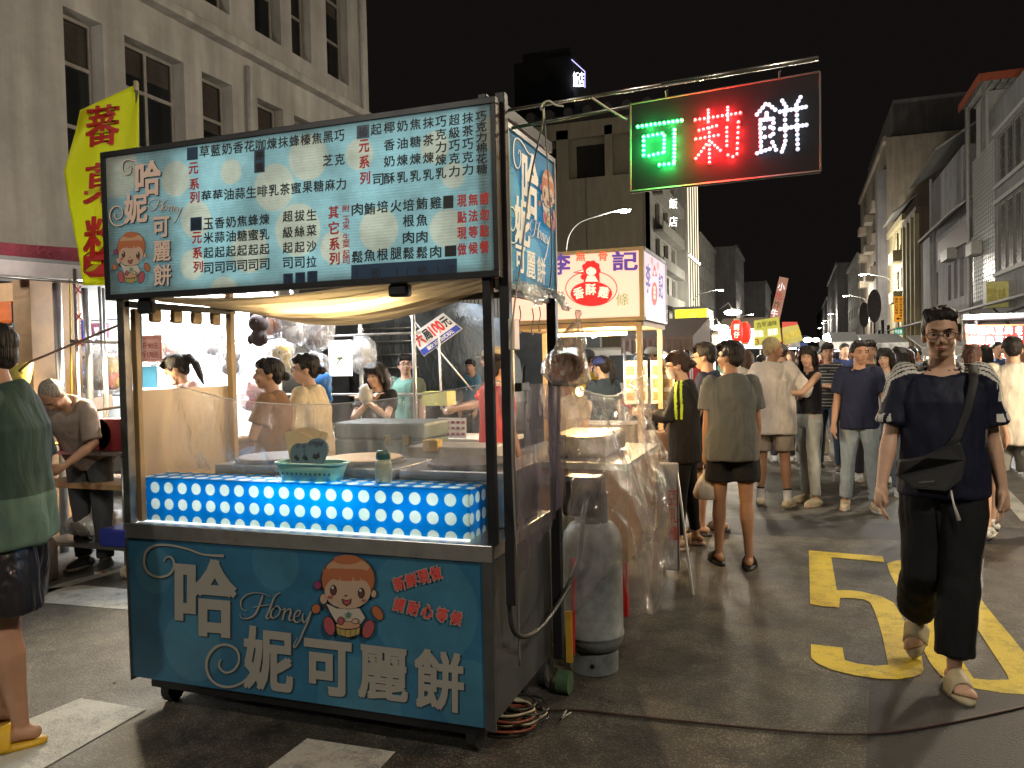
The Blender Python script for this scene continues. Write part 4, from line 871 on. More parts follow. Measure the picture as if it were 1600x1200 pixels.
# side sheet (greyish) on the cart's right side
def ssheet(u, v):
    y = YF + .10 + u * (YB - YF - .12); z0 = 1.485 - .02 * u; z1 = .86 - .26 * (1 - u) * .55 + .05 * u
    return (-1.052 + .008 * math.sin(y * 23) + .004 * math.sin(y * 61 + v * 5), y, z0 * (1 - v) + z1 * v)
g = MB(); g.grid(ssheet, 40, 24); o = g.build('plastic_sheet', film('grey_vinyl', tint=(.16, .13, .20), milk=.30, gloss=.012, scale=4, dist=.008, rough=.3, fres=.06, clear=.62), smooth=True); tag(o, 'hazy grey plastic sheet clipped to the cart side below the blue sign', 'plastic sheet')
for i, (y, lb) in enumerate(((3.0, 'black clip at the front top corner of the grey side sheet'), (3.56, 'black clip at the back top corner of the grey side sheet'))):
    g = MB(); g.box(-1.06, -1.03, y - .05, y + .05, 1.455, 1.49); o = g.build('clip', m_black, bevel=.004); g = MB(); g.tube([(-1.04, y, 1.49), (-1.035, y, 1.56)], .006, 6); g.build('clip_lever', m_black, o); tag(o, lb, 'clip', 'clips holding the side sheet')
# basket of paper cones
BK = thing('basket', 'turquoise plastic basket of paper cones on the light box', 'basket', (-2.06, 3.03, 1.064))
m_turq = mat('turquoise_plastic', (.20, .50, .46), .35, var=.05, trans=.15)
def bsk(z, k): return [(-2.06 + k * .17 * math.copysign(abs(math.cos(a)) ** .6, math.cos(a)), 3.025 + k * .075 * math.copysign(abs(math.sin(a)) ** .6, math.sin(a)), z) for a in [2 * math.pi * i / 28 for i in range(28)]]
g = MB(); g.loft([bsk(1.066, .84), bsk(1.10, .90), bsk(1.140, 1.0)], closed=False); g.v += []; o = g.build('wall', m_turq, BK, smooth=True); sm = o.modifiers.new('s', 'SOLIDIFY'); sm.thickness = .003
g = MB(); g.tube(bsk(1.142, 1.02) + [bsk(1.142, 1.02)[0]], .006, 6, False); g.build('rim', m_turq, BK, smooth=True)
g = MB(); g.slab(bsk(1.066, .84), (0, 0, .003)); g.build('floor', m_turq, BK)
hl = MB()
for i in range(12):
    x = -2.19 + i * .024
    hl.add([(x - .005, 2.9555, 1.10), (x, 2.9565, 1.092), (x + .005, 2.9555, 1.10), (x + .004, 2.9548, 1.106), (x, 2.955, 1.103), (x - .004, 2.9548, 1.106)], [(0, 1, 2, 3, 4, 5)])
hl.build('heart_holes', mat('hole_shadow_blue', (.03, .12, .16), .6), BK)
m_cone = mat('slate_paper', (.10, .17, .21), .6); m_kraft = mat('kraft_paper', (.62, .47, .27), .7)
k = 0
for x, y, a, r, m, kind in ((-2.19, 3.05, -.25, .15, m_kraft, 'kraft'), (-2.13, 3.065, .05, .165, m_kraft, 'kraft'), (-2.07, 3.07, .2, .15, m_kraft, 'kraft'), (-2.15, 3.015, -.35, .10, m_cone, 'slate'), (-2.09, 3.01, -.1, .10, m_cone, 'slate'), (-2.015, 2.995, .12, .12, m_cone, 'slate')):
    pts = [(0, 0)] + [(r * math.sin(t) * .8, r * (.25 + .85 * math.cos(t * .8))) for t in np.linspace(-.75, .75, 9)]
    if kind == 'slate': pts = [(0, -.02)] + ellipse(0, r * .75, r * .5, r * .42, 14, 0, math.pi * 1.15, -math.pi * .15)
    M = Matrix.Translation((x, y, 1.115)) @ Matrix.Rotation(-a, 4, 'Y') @ Matrix.Rotation(-.18, 4, 'X')
    g = MB(); g.slab([M @ Vector((p[0], 0, p[1])) for p in pts], M.to_3x3() @ Vector((0, .012, 0))); o = g.build('paper_cone', m)
    tag(o, ['leftmost kraft paper cone at the back of the basket', 'middle kraft paper cone behind the grey ones', 'rightmost kraft paper cone behind the grey ones', 'grey crepe cone leaning left in the basket', 'grey crepe cone in the middle of the basket', 'large round grey crepe cone standing highest in the basket'][k], 'paper cone', 'paper crepe cones in the basket')
    if kind == 'slate':
        g = MB(); write(g, 'crepe', 0, r * .92, r * .62, r * .24, lambda u, v: M @ Vector((u, -.0015, v)), .0, shear=.3, rot=-.15); g.shape([[(-.02, r * .45), (-.012, r * .62), (0, r * .54), (.014, r * .64), (.02, r * .45), (.0, r * .36)]], lambda u, v: M @ Vector((u, -.0015, v))); g.build('lettering', m_ink, o)
    k += 1
# squeeze bottle
BO = thing('squeeze_bottle', 'translucent batter bottle with dark green top on the light box', 'bottle', (-1.70, 3.03, 1.064))
g = MB(); g.lathe((-1.70, 3.03, 1.064), [(.034, 0), (.037, .01), (.036, .08), (.03, .10)], 20); g.build('body', mat('milky_bottle', (.45, .50, .38), .3, trans=.3), BO, smooth=True)
g = MB(); g.lathe((-1.70, 3.03, 1.165), [(.031, 0), (.031, .025), (.024, .037), (.0, .04)], 20); g.build('cap', mat('dark_green_cap', (.03, .09, .08), .4), BO, smooth=True)
# warm lamp above the canopy
CL = thing('work_lamp', 'warm work lamp shining through the cream canopy sheet', 'lamp', (-2.0, 3.25, 1.97))
g = MB(); g.tube([(-2.3, 3.25, 1.985), (-1.75, 3.25, 1.985)], .015, 10); g.build('tube', emis('warm_tube', (1, .78, .42), 14), CL, smooth=True)
g = MB(); g.box(-2.34, -1.71, 3.22, 3.28, 2.01, 2.04); g.build('fixture', m_black, CL)
area('canopy_lamp', (-2.05, 3.25, 1.965), .6, .05, 7, (1, .80, .48), (-2.05, 3.25, 0))
area('cart_inner_lamp', (-2.6, 3.3, 1.84), .3, .08, 4.5, (1, .82, .52), (-2.6, 3.35, 0))
# cables hanging down the side
m_cab = mat('grey_cable', (.22, .21, .20), .5); m_cabk = mat('black_hose', (.02, .02, .02), .4)
def cable(name, pts, r, m, label, cat='cable', k=6):
    g = MB(); g.tube(smoothline([tuple(p) for p in pts], k), r, 8); o = g.build(name, m, smooth=True); return tag(o, label, cat)
cable('cord', [A(845, 168, 2.92), A(848, 190, 2.93) + Vector((0.0, 0, 0)), AX(828, 285, -1.05), AX(815, 400, -1.04), AX(800, 520, -1.035), AX(800, 700, -1.03), AX(808, 900, -1.06), AX(812, 1040, -1.08)], .004, m_cab, 'thin grey cord hanging from the sign pole down the cart side', 'cord')
cable('hose', [AX(797, 842, -1.10), AX(796, 940, -1.09), AX(806, 990, -1.07), AX(840, 985, -1.05), AX(880, 930, -1.03), AX(905, 870, -1.0), AX(912, 800, -.98), AX(925, 760, -1.0)], .011, m_cabk, 'black gas hose looping from the cart side up to the cylinder', 'hose')
cable('cord', [AX(858, 460, -1.09), AX(862, 380, -1.0), (-1.02, 3.3, 2.6), A(850, 170, 2.92)], .003, m_cab, 'pale string running from the pole down past the blue side sign', 'cord')
# ================================================================== LED SIGN ON ITS POLE
YL = 2.93
PO = thing('sign_pole', 'long steel pole reaching out from the cart roof above the LED sign', 'pole', (-1.05, YL + .02, 2.55))
a = A(792, 173, YL + .03); b = A(1279, 91, YL + .03)
g = MB(); g.tube([a, a + (b - a) * .55], .007, 10); g.tube([a + (b - a) * .53, b], .009, 10); g.build('tube', mat('shiny_pipe', (.5, .47, .42), .25, .95), PO, smooth=True)
g = MB(); g.tube([A(800, 200, YL + .06), A(985, 166, YL + .06)], .007, 8); g.build('brace_tube', mat('dull_pipe', (.2, .2, .18), .4, .8), PO, smooth=True)
g = MB(); g.tube(smoothline([A(845, 172, YL), A(848, 162, YL), A(858, 158, YL), A(868, 164, YL), A(880, 166, YL)], 4), .004, 6); g.build('tie', mat('white_tie', (.5, .48, .42), .6), PO); g = MB(); g.tube([A(925, 153, YL), A(950, 170, YL), A(979, 187, YL)], .0045, 6); g.build('tie', mat('white_tie', (.5, .48, .42), .6), PO)
LS = thing('led_sign', 'black LED sign board with green, red and white lit characters', 'led sign', ((-.25), YL, 2.2))
c = [A(*p, YL) for p in ((985, 163), (1281, 112), (1282, 268), (985, 300))]
m_brd = mat('led_board_black', (.016, .016, .018), .55, var=.1, spec=.2)
g = MB(); g.slab(c, (0, .018, 0)); g.build('board', m_brd, LS)
g = MB()
for i in range(4):
    if i == 3: g.tube([c[3], c[0]], .004, 6)
    else: g.tube([c[i], c[(i + 1) % 4]], .006 if i == 2 else .0035, 6)
g.build('edge', mat('foil_edge', (.16, .15, .13), .5, .5), LS)
for px, py in ((1040, 143), (1217, 113)):
    g = MB(); p = A(px, py, YL - .01); g.tube([p + Vector((0, .02, -.035)), p + Vector((0, -.006, 0)), p + Vector((.004, .02, .012)), p + Vector((0, .04, -.01))], .0022, 6); g.build('hanger', MATS['hook_steel'], LS)
LED = {'green': [[(170, 638), (485, 592), 11], [(432, 660), (430, 885), 9], [(428, 905), (325, 913), 4], [(212, 712), (345, 688), 5], [(360, 705), (358, 820), 5], [(212, 740), (212, 845), 4], [(250, 848), (350, 825), 4]],
       'red': [[(585, 590), (908, 540), 11], [(678, 520), (678, 605), 5], [(818, 500), (818, 590), 5], [(612, 665), (738, 632), 5], [(685, 650), (687, 895), 9], [(590, 728), (750, 700), 6], [(665, 768), (590, 868), 5], [(705, 755), (765, 810), 4], [(812, 645), (812, 775), 5], [(895, 605), (885, 835), 7], [(855, 855), (820, 843), 2]],
       'white': [[(1090, 475), (1028, 550), 4], [(1115, 478), (1160, 515), 3], [(1098, 540), (1098, 560), 2], [(1055, 590), (1145, 580), 5], [(1052, 620), (1058, 810), 7], [(1148, 610), (1145, 690), 3], [(1080, 648), (1125, 640), 2], [(1085, 712), (1125, 705), 2], [(1030, 830), (1120, 798), 4], [(1140, 750), (1165, 805), 3], [(1210, 450), (1238, 495), 3], [(1342, 425), (1312, 480), 3], [(1195, 530), (1380, 495), 8], [(1195, 655), (1385, 625), 8], [(1230, 550), (1233, 740), 6], [(1226, 770), (1208, 818), 3], [(1315, 520), (1322, 800), 9]]}
lcol = {'green': ((.03, 1, .16), 15, .38), 'red': ((1, .02, .02), 24, .85), 'white': ((.80, .84, 1), 2.2, .010)}
cnt = 0
for cn, strokes in LED.items():
    col, es, pw = lcol[cn]
    core = emis('led_core_' + cn, tuple(min(1, q * .7 + .3) for q in col), es * .6); halo = emis('led_lens_' + cn, col, es * .25)
    bulb = MB()
    bulb.cur = 0; bulb.ell((0, -.0075, 0), (.0028, .0045, .0028), nu=8, nv=6)
    bulb.cur = 1; bulb.lathe((0, 0, 0), [(.0072, 0), (.0072, .003), (.005, .005)], 10, Matrix.Rotation(R(90), 4, 'X'))
    me = bulb.mesh('led_bulb', [core, halo], True)
    for p0, p1, n in strokes:
        for t in ((.5,) if n < 4 else (.25, .75)):
            point('led_glow_light', A(960 + (p0[0] + (p1[0] - p0[0]) * t) / 4.615, 60 + (p0[1] + (p1[1] - p0[1]) * t) / 4.615, YL - .022), pw, col, .012)
        for i in range(n):
            t = i / max(1, n - 1); x = 960 + (p0[0] + (p1[0] - p0[0]) * t) / 4.615; y = 60 + (p0[1] + (p1[1] - p0[1]) * t) / 4.615
            o = bpy.data.objects.new('led_bulb', me); COL.objects.link(o); o.location = A(x, y, YL - .001); o.parent = LS; o.matrix_parent_inverse = MW(LS).inverted()
# ================================================================== CHICKEN STALL (LI)
YLi = 6.3
XLi = A(1005, 386, YLi).x
LI = thing('chicken_stall', 'fried chicken stall with pink backlit sign box on wooden posts', 'food stall', (-1.6, 6.9, 0))
zt = A(1003, 386, YLi).z; zb = A(1003, 499, YLi).z; yb_ = 7.42
m_pink = emis('pink_lightbox', (.86, .47, .35), .95); m_pinks = emis('mauve_lightbox', (.62, .50, .60), .62)
x0 = -2.35
g = MB(); g.box(x0, XLi - .03, YLi, YLi + .01, zb + .025, zt - .025); lf = g.build('sign_face', m_pink, LI)
g = MB(); g.box(XLi - .01, XLi, YLi + .03, yb_ - .02, zb + .025, zt - .025); ls = g.build('side_sign_face', m_pinks, LI)
m_brz = mat('golden_wood_frame', (.42, .30, .15), .4, .2)
g = MB()
g.box(x0, XLi, YLi - .012, YLi + .02, zt - .025, zt + .005); g.box(x0, XLi, YLi - .012, YLi + .02, zb - .005, zb + .025); g.box(XLi - .035, XLi + .002, YLi - .012, YLi + .025, zb + .025, zt - .025)
g.build('sign_frame', m_brz, LI)
g = MB(); g.box(XLi - .012, XLi + .008, YLi + .025, yb_, zt - .02, zt + .005); g.box(XLi - .012, XLi + .008, YLi + .025, yb_, zb, zb + .022); g.box(XLi - .012, XLi + .008, yb_ - .02, yb_, zb, zt); g.build('side_sign_frame', m_alu, LI)
g = MB(); g.box(x0, XLi - .02, YLi + .02, yb_ - .03, zt - .03, zt - .01); g.build('sign_top', m_brz, LI)
g = MB(); g.box(x0, XLi - .015, YLi + .04, yb_, zb - .05, zb - .012); g.build('roof_board', mat('warm_ply', (.50, .35, .18), .5), LI)
m_lipost = mat('tan_post', (.42, .29, .15), .5)
for nm, px, y in (('post', 999, YLi + .02), ('post', 1031, 7.3)):
    x = A(px, 520, y).x; g = MB(); g.box(x - .022, x + .022, y - .022, y + .022, 0, zb - .02); g.build(nm, m_lipost, LI, bevel=.003)
for x, y in ((-2.3, YLi + .03), (-2.3, 7.3)): g = MB(); g.box(x - .022, x + .022, y - .022, y + .022, 0, zb - .02); g.build('post', m_lipost, LI)
P = Print(A, YLi, base=.0135)
lz = lambda x, y: (860 + x / 5., 380 + y / 5.)
m_lr = emis('red_print_lit', (.72, .02, .02), .55); m_lb = emis('indigo_print_lit', (.10, .06, .32), .5); m_lg = emis('green_print_lit', (.12, .35, .12), .6); m_lw = emis('pale_print_lit', (.9, .6, .45), .95); m_lo = emis('orange_print_lit', (.75, .12, .03), .6)
sk = .02
def q5(ch, x, y, w, h, m, bo=.02, rot=0): p = lz(x, y); P.text(m, ch, p[0], p[1], w / 5, h / 5, bo, skew=sk, rot=rot)
q5('李', 85, 165, 150, 165, m_lb, .03); q5('記', 585, 140, 200, 150, m_lb, .03); q5('無', 240, 105, 72, 75, m_lo, .02); q5('骨', 413, 102, 70, 75, m_lo, .02)
q5('薯', 70, 450, 95, 95, m_lg, .0); q5('條', 565, 440, 100, 95, m_lg, -.005)
ring = [lz(*q) for q in ellipse(323, 355, 200, 135, 44)]
P.line(m_lr, ring + [ring[0]], 1.3)
P.poly(m_lr, [lz(*q) for q in ellipse(323, 395, 162, 95, 40)])
for ex, ey, r in ((275, 185, 24), (300, 165, 26), (335, 162, 26), (362, 180, 26), (370, 215, 26), (262, 265, 22)): P.poly(m_lr, [lz(*q) for q in ellipse(ex, ey, r, r)])
P.poly(m_lr, [lz(*q) for q in [(258, 200), (375, 180), (385, 225), (390, 305), (262, 305), (270, 250)]])
P.poly(m_lw, [lz(*q) for q in ellipse(322, 222, 40, 32)]); P.poly(m_lw, [lz(*q) for q in [(292, 255), (350, 255), (378, 302), (276, 302)]])
P.poly(m_lr, [lz(*q) for q in ellipse(298, 220, 5, 5, 8)]); P.poly(m_lr, [lz(*q) for q in [(178, 230), (264, 205), (266, 245)]]); P.poly(m_lw, [lz(*q) for q in [(200, 229), (262, 212), (262, 226)]])
for ch, x, y, ro in (('香', 225, 390, .2), ('酥', 320, 362, 0), ('雞', 420, 385, -.2)): q5(ch, x, y, 82, 88, m_lw, .03, ro)
P.build('sign_lettering', lf)
P = Print(AX, XLi, base=.0015)
def q6(ch, x, y, w, h, m, bo=.02): p = lz(x, y); P.text(m, ch, p[0], p[1], w / 5, h / 5, bo, skew=sideskew(*p))
q6('李', 762, 275, 36, 230, m_lb); q6('記', 862, 335, 34, 190, m_lb); q6('無', 792, 140, 18, 60, m_lo, .0); q6('骨', 838, 180, 16, 60, m_lo, .0)
P.poly(m_lr, [lz(*q) for q in ellipse(812, 395, 22, 92)]); P.poly(m_lr, [lz(*q) for q in [(795, 255), (812, 165), (832, 260)]]); P.poly(m_pinks, [lz(*q) for q in ellipse(812, 232, 9, 22)])
for ch, y in (('香', 350), ('酥', 385), ('雞', 420)): q6(ch, 812, y, 18, 32, m_lw, .02)
P.build('side_lettering', ls)
# counter, fryer table and warm lamp
g = MB(); g.box(-2.3, -1.22, YLi + .1, 7.2, .76, .80); g.build('counter_top', m_steel, LI); g = MB(); g.box(-2.28, -1.25, YLi + .12, 7.18, .1, .755); g.build('counter_body', mat('cream_cabinet', (.40, .34, .24), .5), LI)
g = MB(); g.box(-1.9, -1.3, 6.55, 7.0, .805, 1.02); g.build('food_case', mat('fryer_steel', (.4, .38, .34), .3, .8), LI)
g = MB(); g.tube([(-2.1, 6.8, zb - .09), (-1.4, 6.8, zb - .09)], .016, 8); g.build('tube_lamp', emis('warm_tube', (1, .78, .42), 14), LI)
point('stall_lamp', (-1.55, 6.75, 1.72), 95, (1, .72, .38), .08)
# menu cards hanging at the back
for i, (x, z) in enumerate(((-1.55, 1.30), (-1.3, 1.30))):
    g = MB(); g.box(x, x + .22, 7.36, 7.37, z - .15, z + .25); o = g.build('menu_board', mat('white_menu', (.55, .52, .45), .4)); tag(o, ['left white menu board of food pictures behind the chicken stall posts', 'right white menu board of food pictures beside the chicken stall post'][i], 'menu board')
    g = MB()
    for r in range(3):
        for c_ in range(2): g.box(x + .02 + c_ * .1, x + .1 + c_ * .1, 7.354, 7.358, z - .12 + r * .12, z - .04 + r * .12)
    g.build('food_picture', mat('food_photo', (.28, .2, .08), .5, var=.5, vs=30), o)
# red-legged frying table between the carts
FT = thing('frying_table', 'brown-sided frying table on red legs behind the wrinkled plastic', 'table', (-1.25, 5.2, 0))
g = MB(); g.box(-1.75, -.98, 4.72, 5.9, .90, .94); g.build('table_top', m_steel, FT)
g = MB(); g.box(-1.74, -.99, 4.74, 5.88, .34, .895); g.build('side_board', mat('brown_board', (.30, .17, .09), .5), FT)
m_redleg = mat('red_leg_paint', (.45, .02, .02), .45)
for x, y in ((-1.72, 4.76), (-1.02, 4.76), (-1.72, 5.86), (-1.02, 5.86)): g = MB(); g.box(x - .02, x + .02, y - .02, y + .02, 0, .34); g.build('leg', m_redleg, FT)
g = MB(); g.box(-1.55, -1.15, 4.9, 5.5, .945, 1.09); g.build('frying_pot', mat('warm_alu_pot', (.5, .42, .3), .3, .8), FT, bevel=.03)
point('frying_lamp', (-1.4, 5.2, 1.36), 60, (1, .68, .32), .05)
g = MB(); g.ell((-1.4, 5.2, 1.36), (.03, .03, .035)); o = g.build('light_bulb', emis('warm_bulb', (1, .62, .25), 6), smooth=True); tag(o, 'bare warm bulb hanging over the frying table', 'light bulb')
# ================================================================== GAS CYLINDER
GC = thing('gas_cylinder', 'tall grey gas cylinder beside the cart under wrinkled plastic', 'gas cylinder', (-1.0, 3.90, 0))
gx, gy = -1.0, 3.90
m_gas = mat('grey_cylinder_paint', (.15, .165, .17), .5, var=.5, vs=7, bump=.3)
g = MB(); g.lathe((gx, gy, 0), [(.118, 0), (.122, .004), (.122, .11), (.118, .11)], 40); g.build('foot_ring', m_gas, GC, smooth=False)
g = MB(); g.lathe((gx, gy, 0), [(.09, .10), (.135, .125), (.152, .17), (.152, .185), (.155, .188), (.155, .196), (.151, .20), (.150, .64), (.142, .70), (.11, .745), (.05, .77), (.02, .775)], 48); g.build('body', m_gas, GC, smooth=True)
g = MB(); g.lathe((gx, gy, 0), [(.085, .74), (.085, .90)], 28); g.f = g.f[:-2]; g.m = g.m[:-2]; o = g.build('collar', mat('dark_collar', (.035, .035, .04), .5), GC); o.modifiers.new('s', 'SOLIDIFY').thickness = .006
g = MB(); g.box(gx - .02, gx + .02, gy - .02, gy + .02, .77, .86); g.tube([(gx, gy, .84), (gx, gy, .90)], .03, 10); g.tube([(gx, gy, .82), (gx - .09, gy - .03, .82)], .018, 10); g.build('valve', mat('brass_valve', (.35, .22, .08), .4, .8), GC)
g = MB(); g.tube([(gx + .02, gy - .118, .055), (gx + .02, gy - .1235, .055)], .012, 10); g.build('hole', m_ink, GC)
g = MB(); g.lathe((-1.17, 4.15, 0), [(.11, 0), (.13, .02), (.15, .1), (.15, .62), (.13, .70), (.05, .75)], 28); o = g.build('gas_cylinder', m_gas, smooth=True); tag(o, 'second gas cylinder half hidden behind the front one', 'gas cylinder')
g = MB(); g.box(gx - .13, gx + .07, 3.80, 3.95, .79, .99); o = g.build('bucket', mat('dark_glossy_box', (.02, .02, .022), .2), bevel=.02); tag(o, 'black regulator box wrapped in plastic above the gas cylinder', 'box')
# wrinkled plastic curtain
def wsheet(u, v):
    y = 3.52 + u * 1.95; x = -1.03 + .20 * math.sin(min(1, u * 2.2) * math.pi * .5) * (.25 + .95 * min(1, v * 1.6)) - .03 * u
    x += .020 * math.sin(y * 14 + v * 7 + 2 * u) * (.4 + v) + .006 * math.sin(y * 31 - v * 13)
    top = 1.475 - .10 * math.sin(math.pi * min(1, u * 1.05)) - .02 * u + .03 * max(0, u - .85) * 8
    bot = .20 + .18 * (1 - u) ** 2 + .25 * math.exp(-((u - .10) / .06) ** 2) - .12 * math.exp(-((u - .5) / .2) ** 2)
    p = Vector((x, y, top * (1 - v) + bot * v))
    p.x += .15 * math.exp(-((y - 3.9) / .24) ** 2) * min(1, v * 1.8)
    n = mnoise.noise(Vector((y * 4.2 - v * 5, v * 3, 1))) ; n2 = mnoise.noise(Vector((y * 13 + v * 12, v * 5 - y * 3, 5)))
    p.x += n * .045 + n2 * .014; return p
g = MB(); g.grid(wsheet, 120, 80); o = g.build('plastic_sheet', m_filmr, smooth=True); tag(o, 'large wrinkled clear plastic sheet draped over the gas cylinder', 'plastic sheet')
g = MB(); g.tube([wsheet(u / 60, 0) for u in range(61)], .004, 5, False); g.build('hem', MATS['white_hem'], o)
# bag hanging by the cart
V3 = Vector
g = MB()
bx, by, bz = -1.0, 3.52, 1.62
pr = []
for z, r, dx in ((1.80, .012, .05), (1.785, .016, .05), (1.765, .010, .045), (1.75, .018, .042), (1.73, .026, .036), (1.70, .040, .03), (1.67, .055, .018), (1.64, .070, .008), (1.60, .086, -.006), (1.56, .098, -.012), (1.52, .103, -.012), (1.485, .100, -.005), (1.465, .085, 0)):
    pr.append([(bx + dx + r * (1 + .12 * math.sin(5 * a_ + z * 30)) * math.cos(a_), by + r * .9 * math.sin(a_), z) for a_ in [2 * math.pi * i / 40 for i in range(40)]])
g.loft(pr); g.v = [tuple(Vector(v) + V3(mnoise.noise_vector(Vector(v) * 17)) * .018 + V3(mnoise.noise_vector(Vector(v) * 45)) * .006) for v in g.v]; o = g.build('plastic_bag', film('milky_bag', tint=(.75, .60, .50), milk=.38, gloss=.10, scale=16, dist=.03), smooth=True); tag(o, 'knotted milky plastic bag holding something brown, beside the cart post', 'plastic bag')
g = MB(); g.ell((bx - .01, by, 1.54), (.085, .08, .07)); g.build('contents', mat('brown_contents', (.35, .12, .06), .6), o, smooth=True)
for i, (px, py) in enumerate(((812, 505), (832, 508), (843, 503))):
    p = AX(px, py, -1.05); g = MB(); g.tube(smoothline([(p.x, p.y, p.z + .07), (p.x, p.y + .015, p.z + .03), (p.x, p.y - .015, p.z - .01), (p.x, p.y - .005, p.z - .04), (p.x, p.y + .02, p.z - .03)], 4), .0026, 6); o = g.build('hook', m_hook, smooth=True); tag(o, ['S-hook nearest the post under the blue side sign', 'middle S-hook under the blue side sign', 'back S-hook under the blue side sign above the bag'][i], 'hook')
g = MB()
def foil(u, v): y = 2.98 + u * .66; return (-1.06 + .05 * v + .012 * math.sin(u * 40 + v * 4), y, 1.90 - .07 * v - .03 * math.sin(u * 9) * v)
g.grid(foil, 30, 8); o = g.build('plastic_sheet', film('rolled_clear', milk=.35, gloss=.3, scale=12, dist=.05), smooth=True); tag(o, 'rolled-up clear plastic tucked along the bottom edge of the blue side sign', 'plastic sheet')
# cable pile, wheel, tape by the cart corner
m_cw = mat('cream_wire', (.42, .38, .26), .5); m_rw = mat('reddish_cable', (.22, .06, .035), .5)
rnd = random.Random(3)
for k, (m, lb) in enumerate(((m_rw, 'reddish-brown cable coiled on the ground by the cart corner'), (m_cw, 'cream wire coiled on top of the cable pile at the cart corner'), (m_cabk, 'black cable tangled in the pile at the cart corner'))):
    pts = []
    for i in range(60):
        a_ = i * .55 + k; rr = .11 + .035 * math.sin(i * .37 + k * 2) + rnd.uniform(-.01, .01); pts.append((-1.20 + .02 * k + rr * 1.0 * math.cos(a_), 3.14 + .02 * k + rr * .75 * math.sin(a_), .012 + .02 * k * .6 + i * .0012 + rnd.uniform(0, .006)))
    g = MB(); g.tube(smoothline(pts, 3), .0055, 6); tag(g.build('cable_coil', m, smooth=True), lb, 'cable')
cable('cable', [G(815, 1100, .02), G(845, 1108, .01), G(905, 1110, .008), G(1000, 1120, .008), G(1150, 1135, .008), G(1290, 1146, .008), G(1400, 1143, .008), G(1520, 1122, .008), G(1640, 1095, .008)], .006, mat('dark_brown_cable', (.035, .015, .01), .5), 'long dark brown cable snaking right across the road', 'cable')
g = MB(); p = G(885, 1110, .01); g.tube([p, G(878, 1122, .02), G(892, 1113, .012)], .004, 6); tag(g.build('zip_tie', mat('white_tie', (.5, .48, .42)), smooth=True), 'small white twist of plastic lying on the asphalt', 'litter')
WL = thing('caster_wheel', 'large black caster wheel at the back corner of the cart', 'wheel', G(852, 1070))
p = G(852, 1072); g = MB(); g.tube([(p.x - .02, p.y, .075), (p.x + .02, p.y, .075)], .075, 26); g.build('tyre', MATS['black_rubber'], WL); g = MB(); g.tube([(p.x + .021, p.y, .075), (p.x + .024, p.y, .075)], .05, 20); g.build('hub', m_steel, WL); g = MB(); g.box(p.x - .03, p.x + .035, p.y - .02, p.y + .06, .12, .19); g.build('fork', m_steel, WL)
p = G(882, 1082); g = MB(); g.tube([(p.x - .03, p.y, .05), (p.x + .03, p.y, .05)], .055, 24); g2 = g.build('tape_roll', mat('green_tape', (.05, .10, .05), .5)); tag(g2, 'green roll standing on the road beside the gas cylinder', 'tape roll')
g = MB(); g.tube([(-1.06, 3.72, .13), (-1.055, 3.74, .6)], .010, 8); tag(g.build('red_pipe', m_redleg), 'red pipe standing between the cart and the gas cylinder', 'pipe')
g = MB(); g.box(-1.085, -1.055, 3.68, 3.70, .10, .35); tag(g.build('yellow_board', mat('yellow_board', (.6, .35, .04), .5)), 'narrow yellow board glimpsed between the cart and the gas cylinder', 'board')
# leaning sign board beyond the sheet
SB = thing('stand_sign', 'narrow pale stand sign with red writing leaning beside the plastic sheet', 'sign', (-.85, 5.45, 0))
g = MB(); g.box(-.93, -.78, 5.42, 5.44, .12, .86); f = g.build('board', mat('pale_board', (.42, .40, .40), .5), SB, bevel=.01)
g = MB(); write(g, '豆乳雞', -.82, .5, .06, .36, lambda u, v: Vector((u, 5.418, v)), .02, vertical=True); g.build('lettering', m_red, f)
for x0_, x1_ in ((-.92, -.98), (-.79, -.68)): g = MB(); g.tube([(x0_, 5.43, .8), (x1_, 5.30, 0)], .009, 6); g.build('leg', mat('white_leg', (.5, .5, .48), .4, .5), SB)
# ================================================================== YELLOW FLAG
FL = thing('banner_flag', 'tall neon-yellow banner flag with red brush characters behind the cart', 'flag', AD(150, 560, 5.5))
DF = 5.5
def flg(u, v):
    lx = np.interp(v, [0, .12, .35, .55, .8, 1], [125, 118, 100, 108, 122, 130]); ly = 172 + (446 - 172) * v; rx = 217; ry = 130 + (445 - 130) * v
    px = lx + (rx - lx) * u; py = ly + (ry - ly) * u; d = DF + .05 * math.sin(v * 7 + u * 3.0) + .025 * math.sin(u * 9 + v * 3)
    return AD(px, py, d)
m_flag = translucent('neon_yellow_cloth', (.84, .88, .03), .45, .6)
g = MB(); g.grid(flg, 24, 40); fo = g.build('cloth', m_flag, FL, smooth=True); fo.modifiers.new('s', 'SOLIDIFY').thickness = .002
def onflag(cx, cy, w, h, ch, mb, bold=.06, k=0):
    if k == 0:
        for i, (a_, b_) in enumerate(((-1.6, -1), (1.6, 1), (1.6, -1), (-1.6, 1), (0, 0))): onflag(cx + a_, cy + b_, w, h, ch, mb, bold, i + 1)
        return
    v, f, lo, hi = glyph(ch, 0.0); c_ = (lo + hi) / 2; sz = hi - lo; out = []
    for q in v:
        px = cx + (q[0] - c_[0]) / sz[0] * w + (q[1] - c_[1]) / sz[1] * 3; py = cy - (q[1] - c_[1]) / sz[1] * h - (px - cx) * .12
        out.append(_flagpt(px, py, .008 + .0003 * k))
    mb.add(out, f)
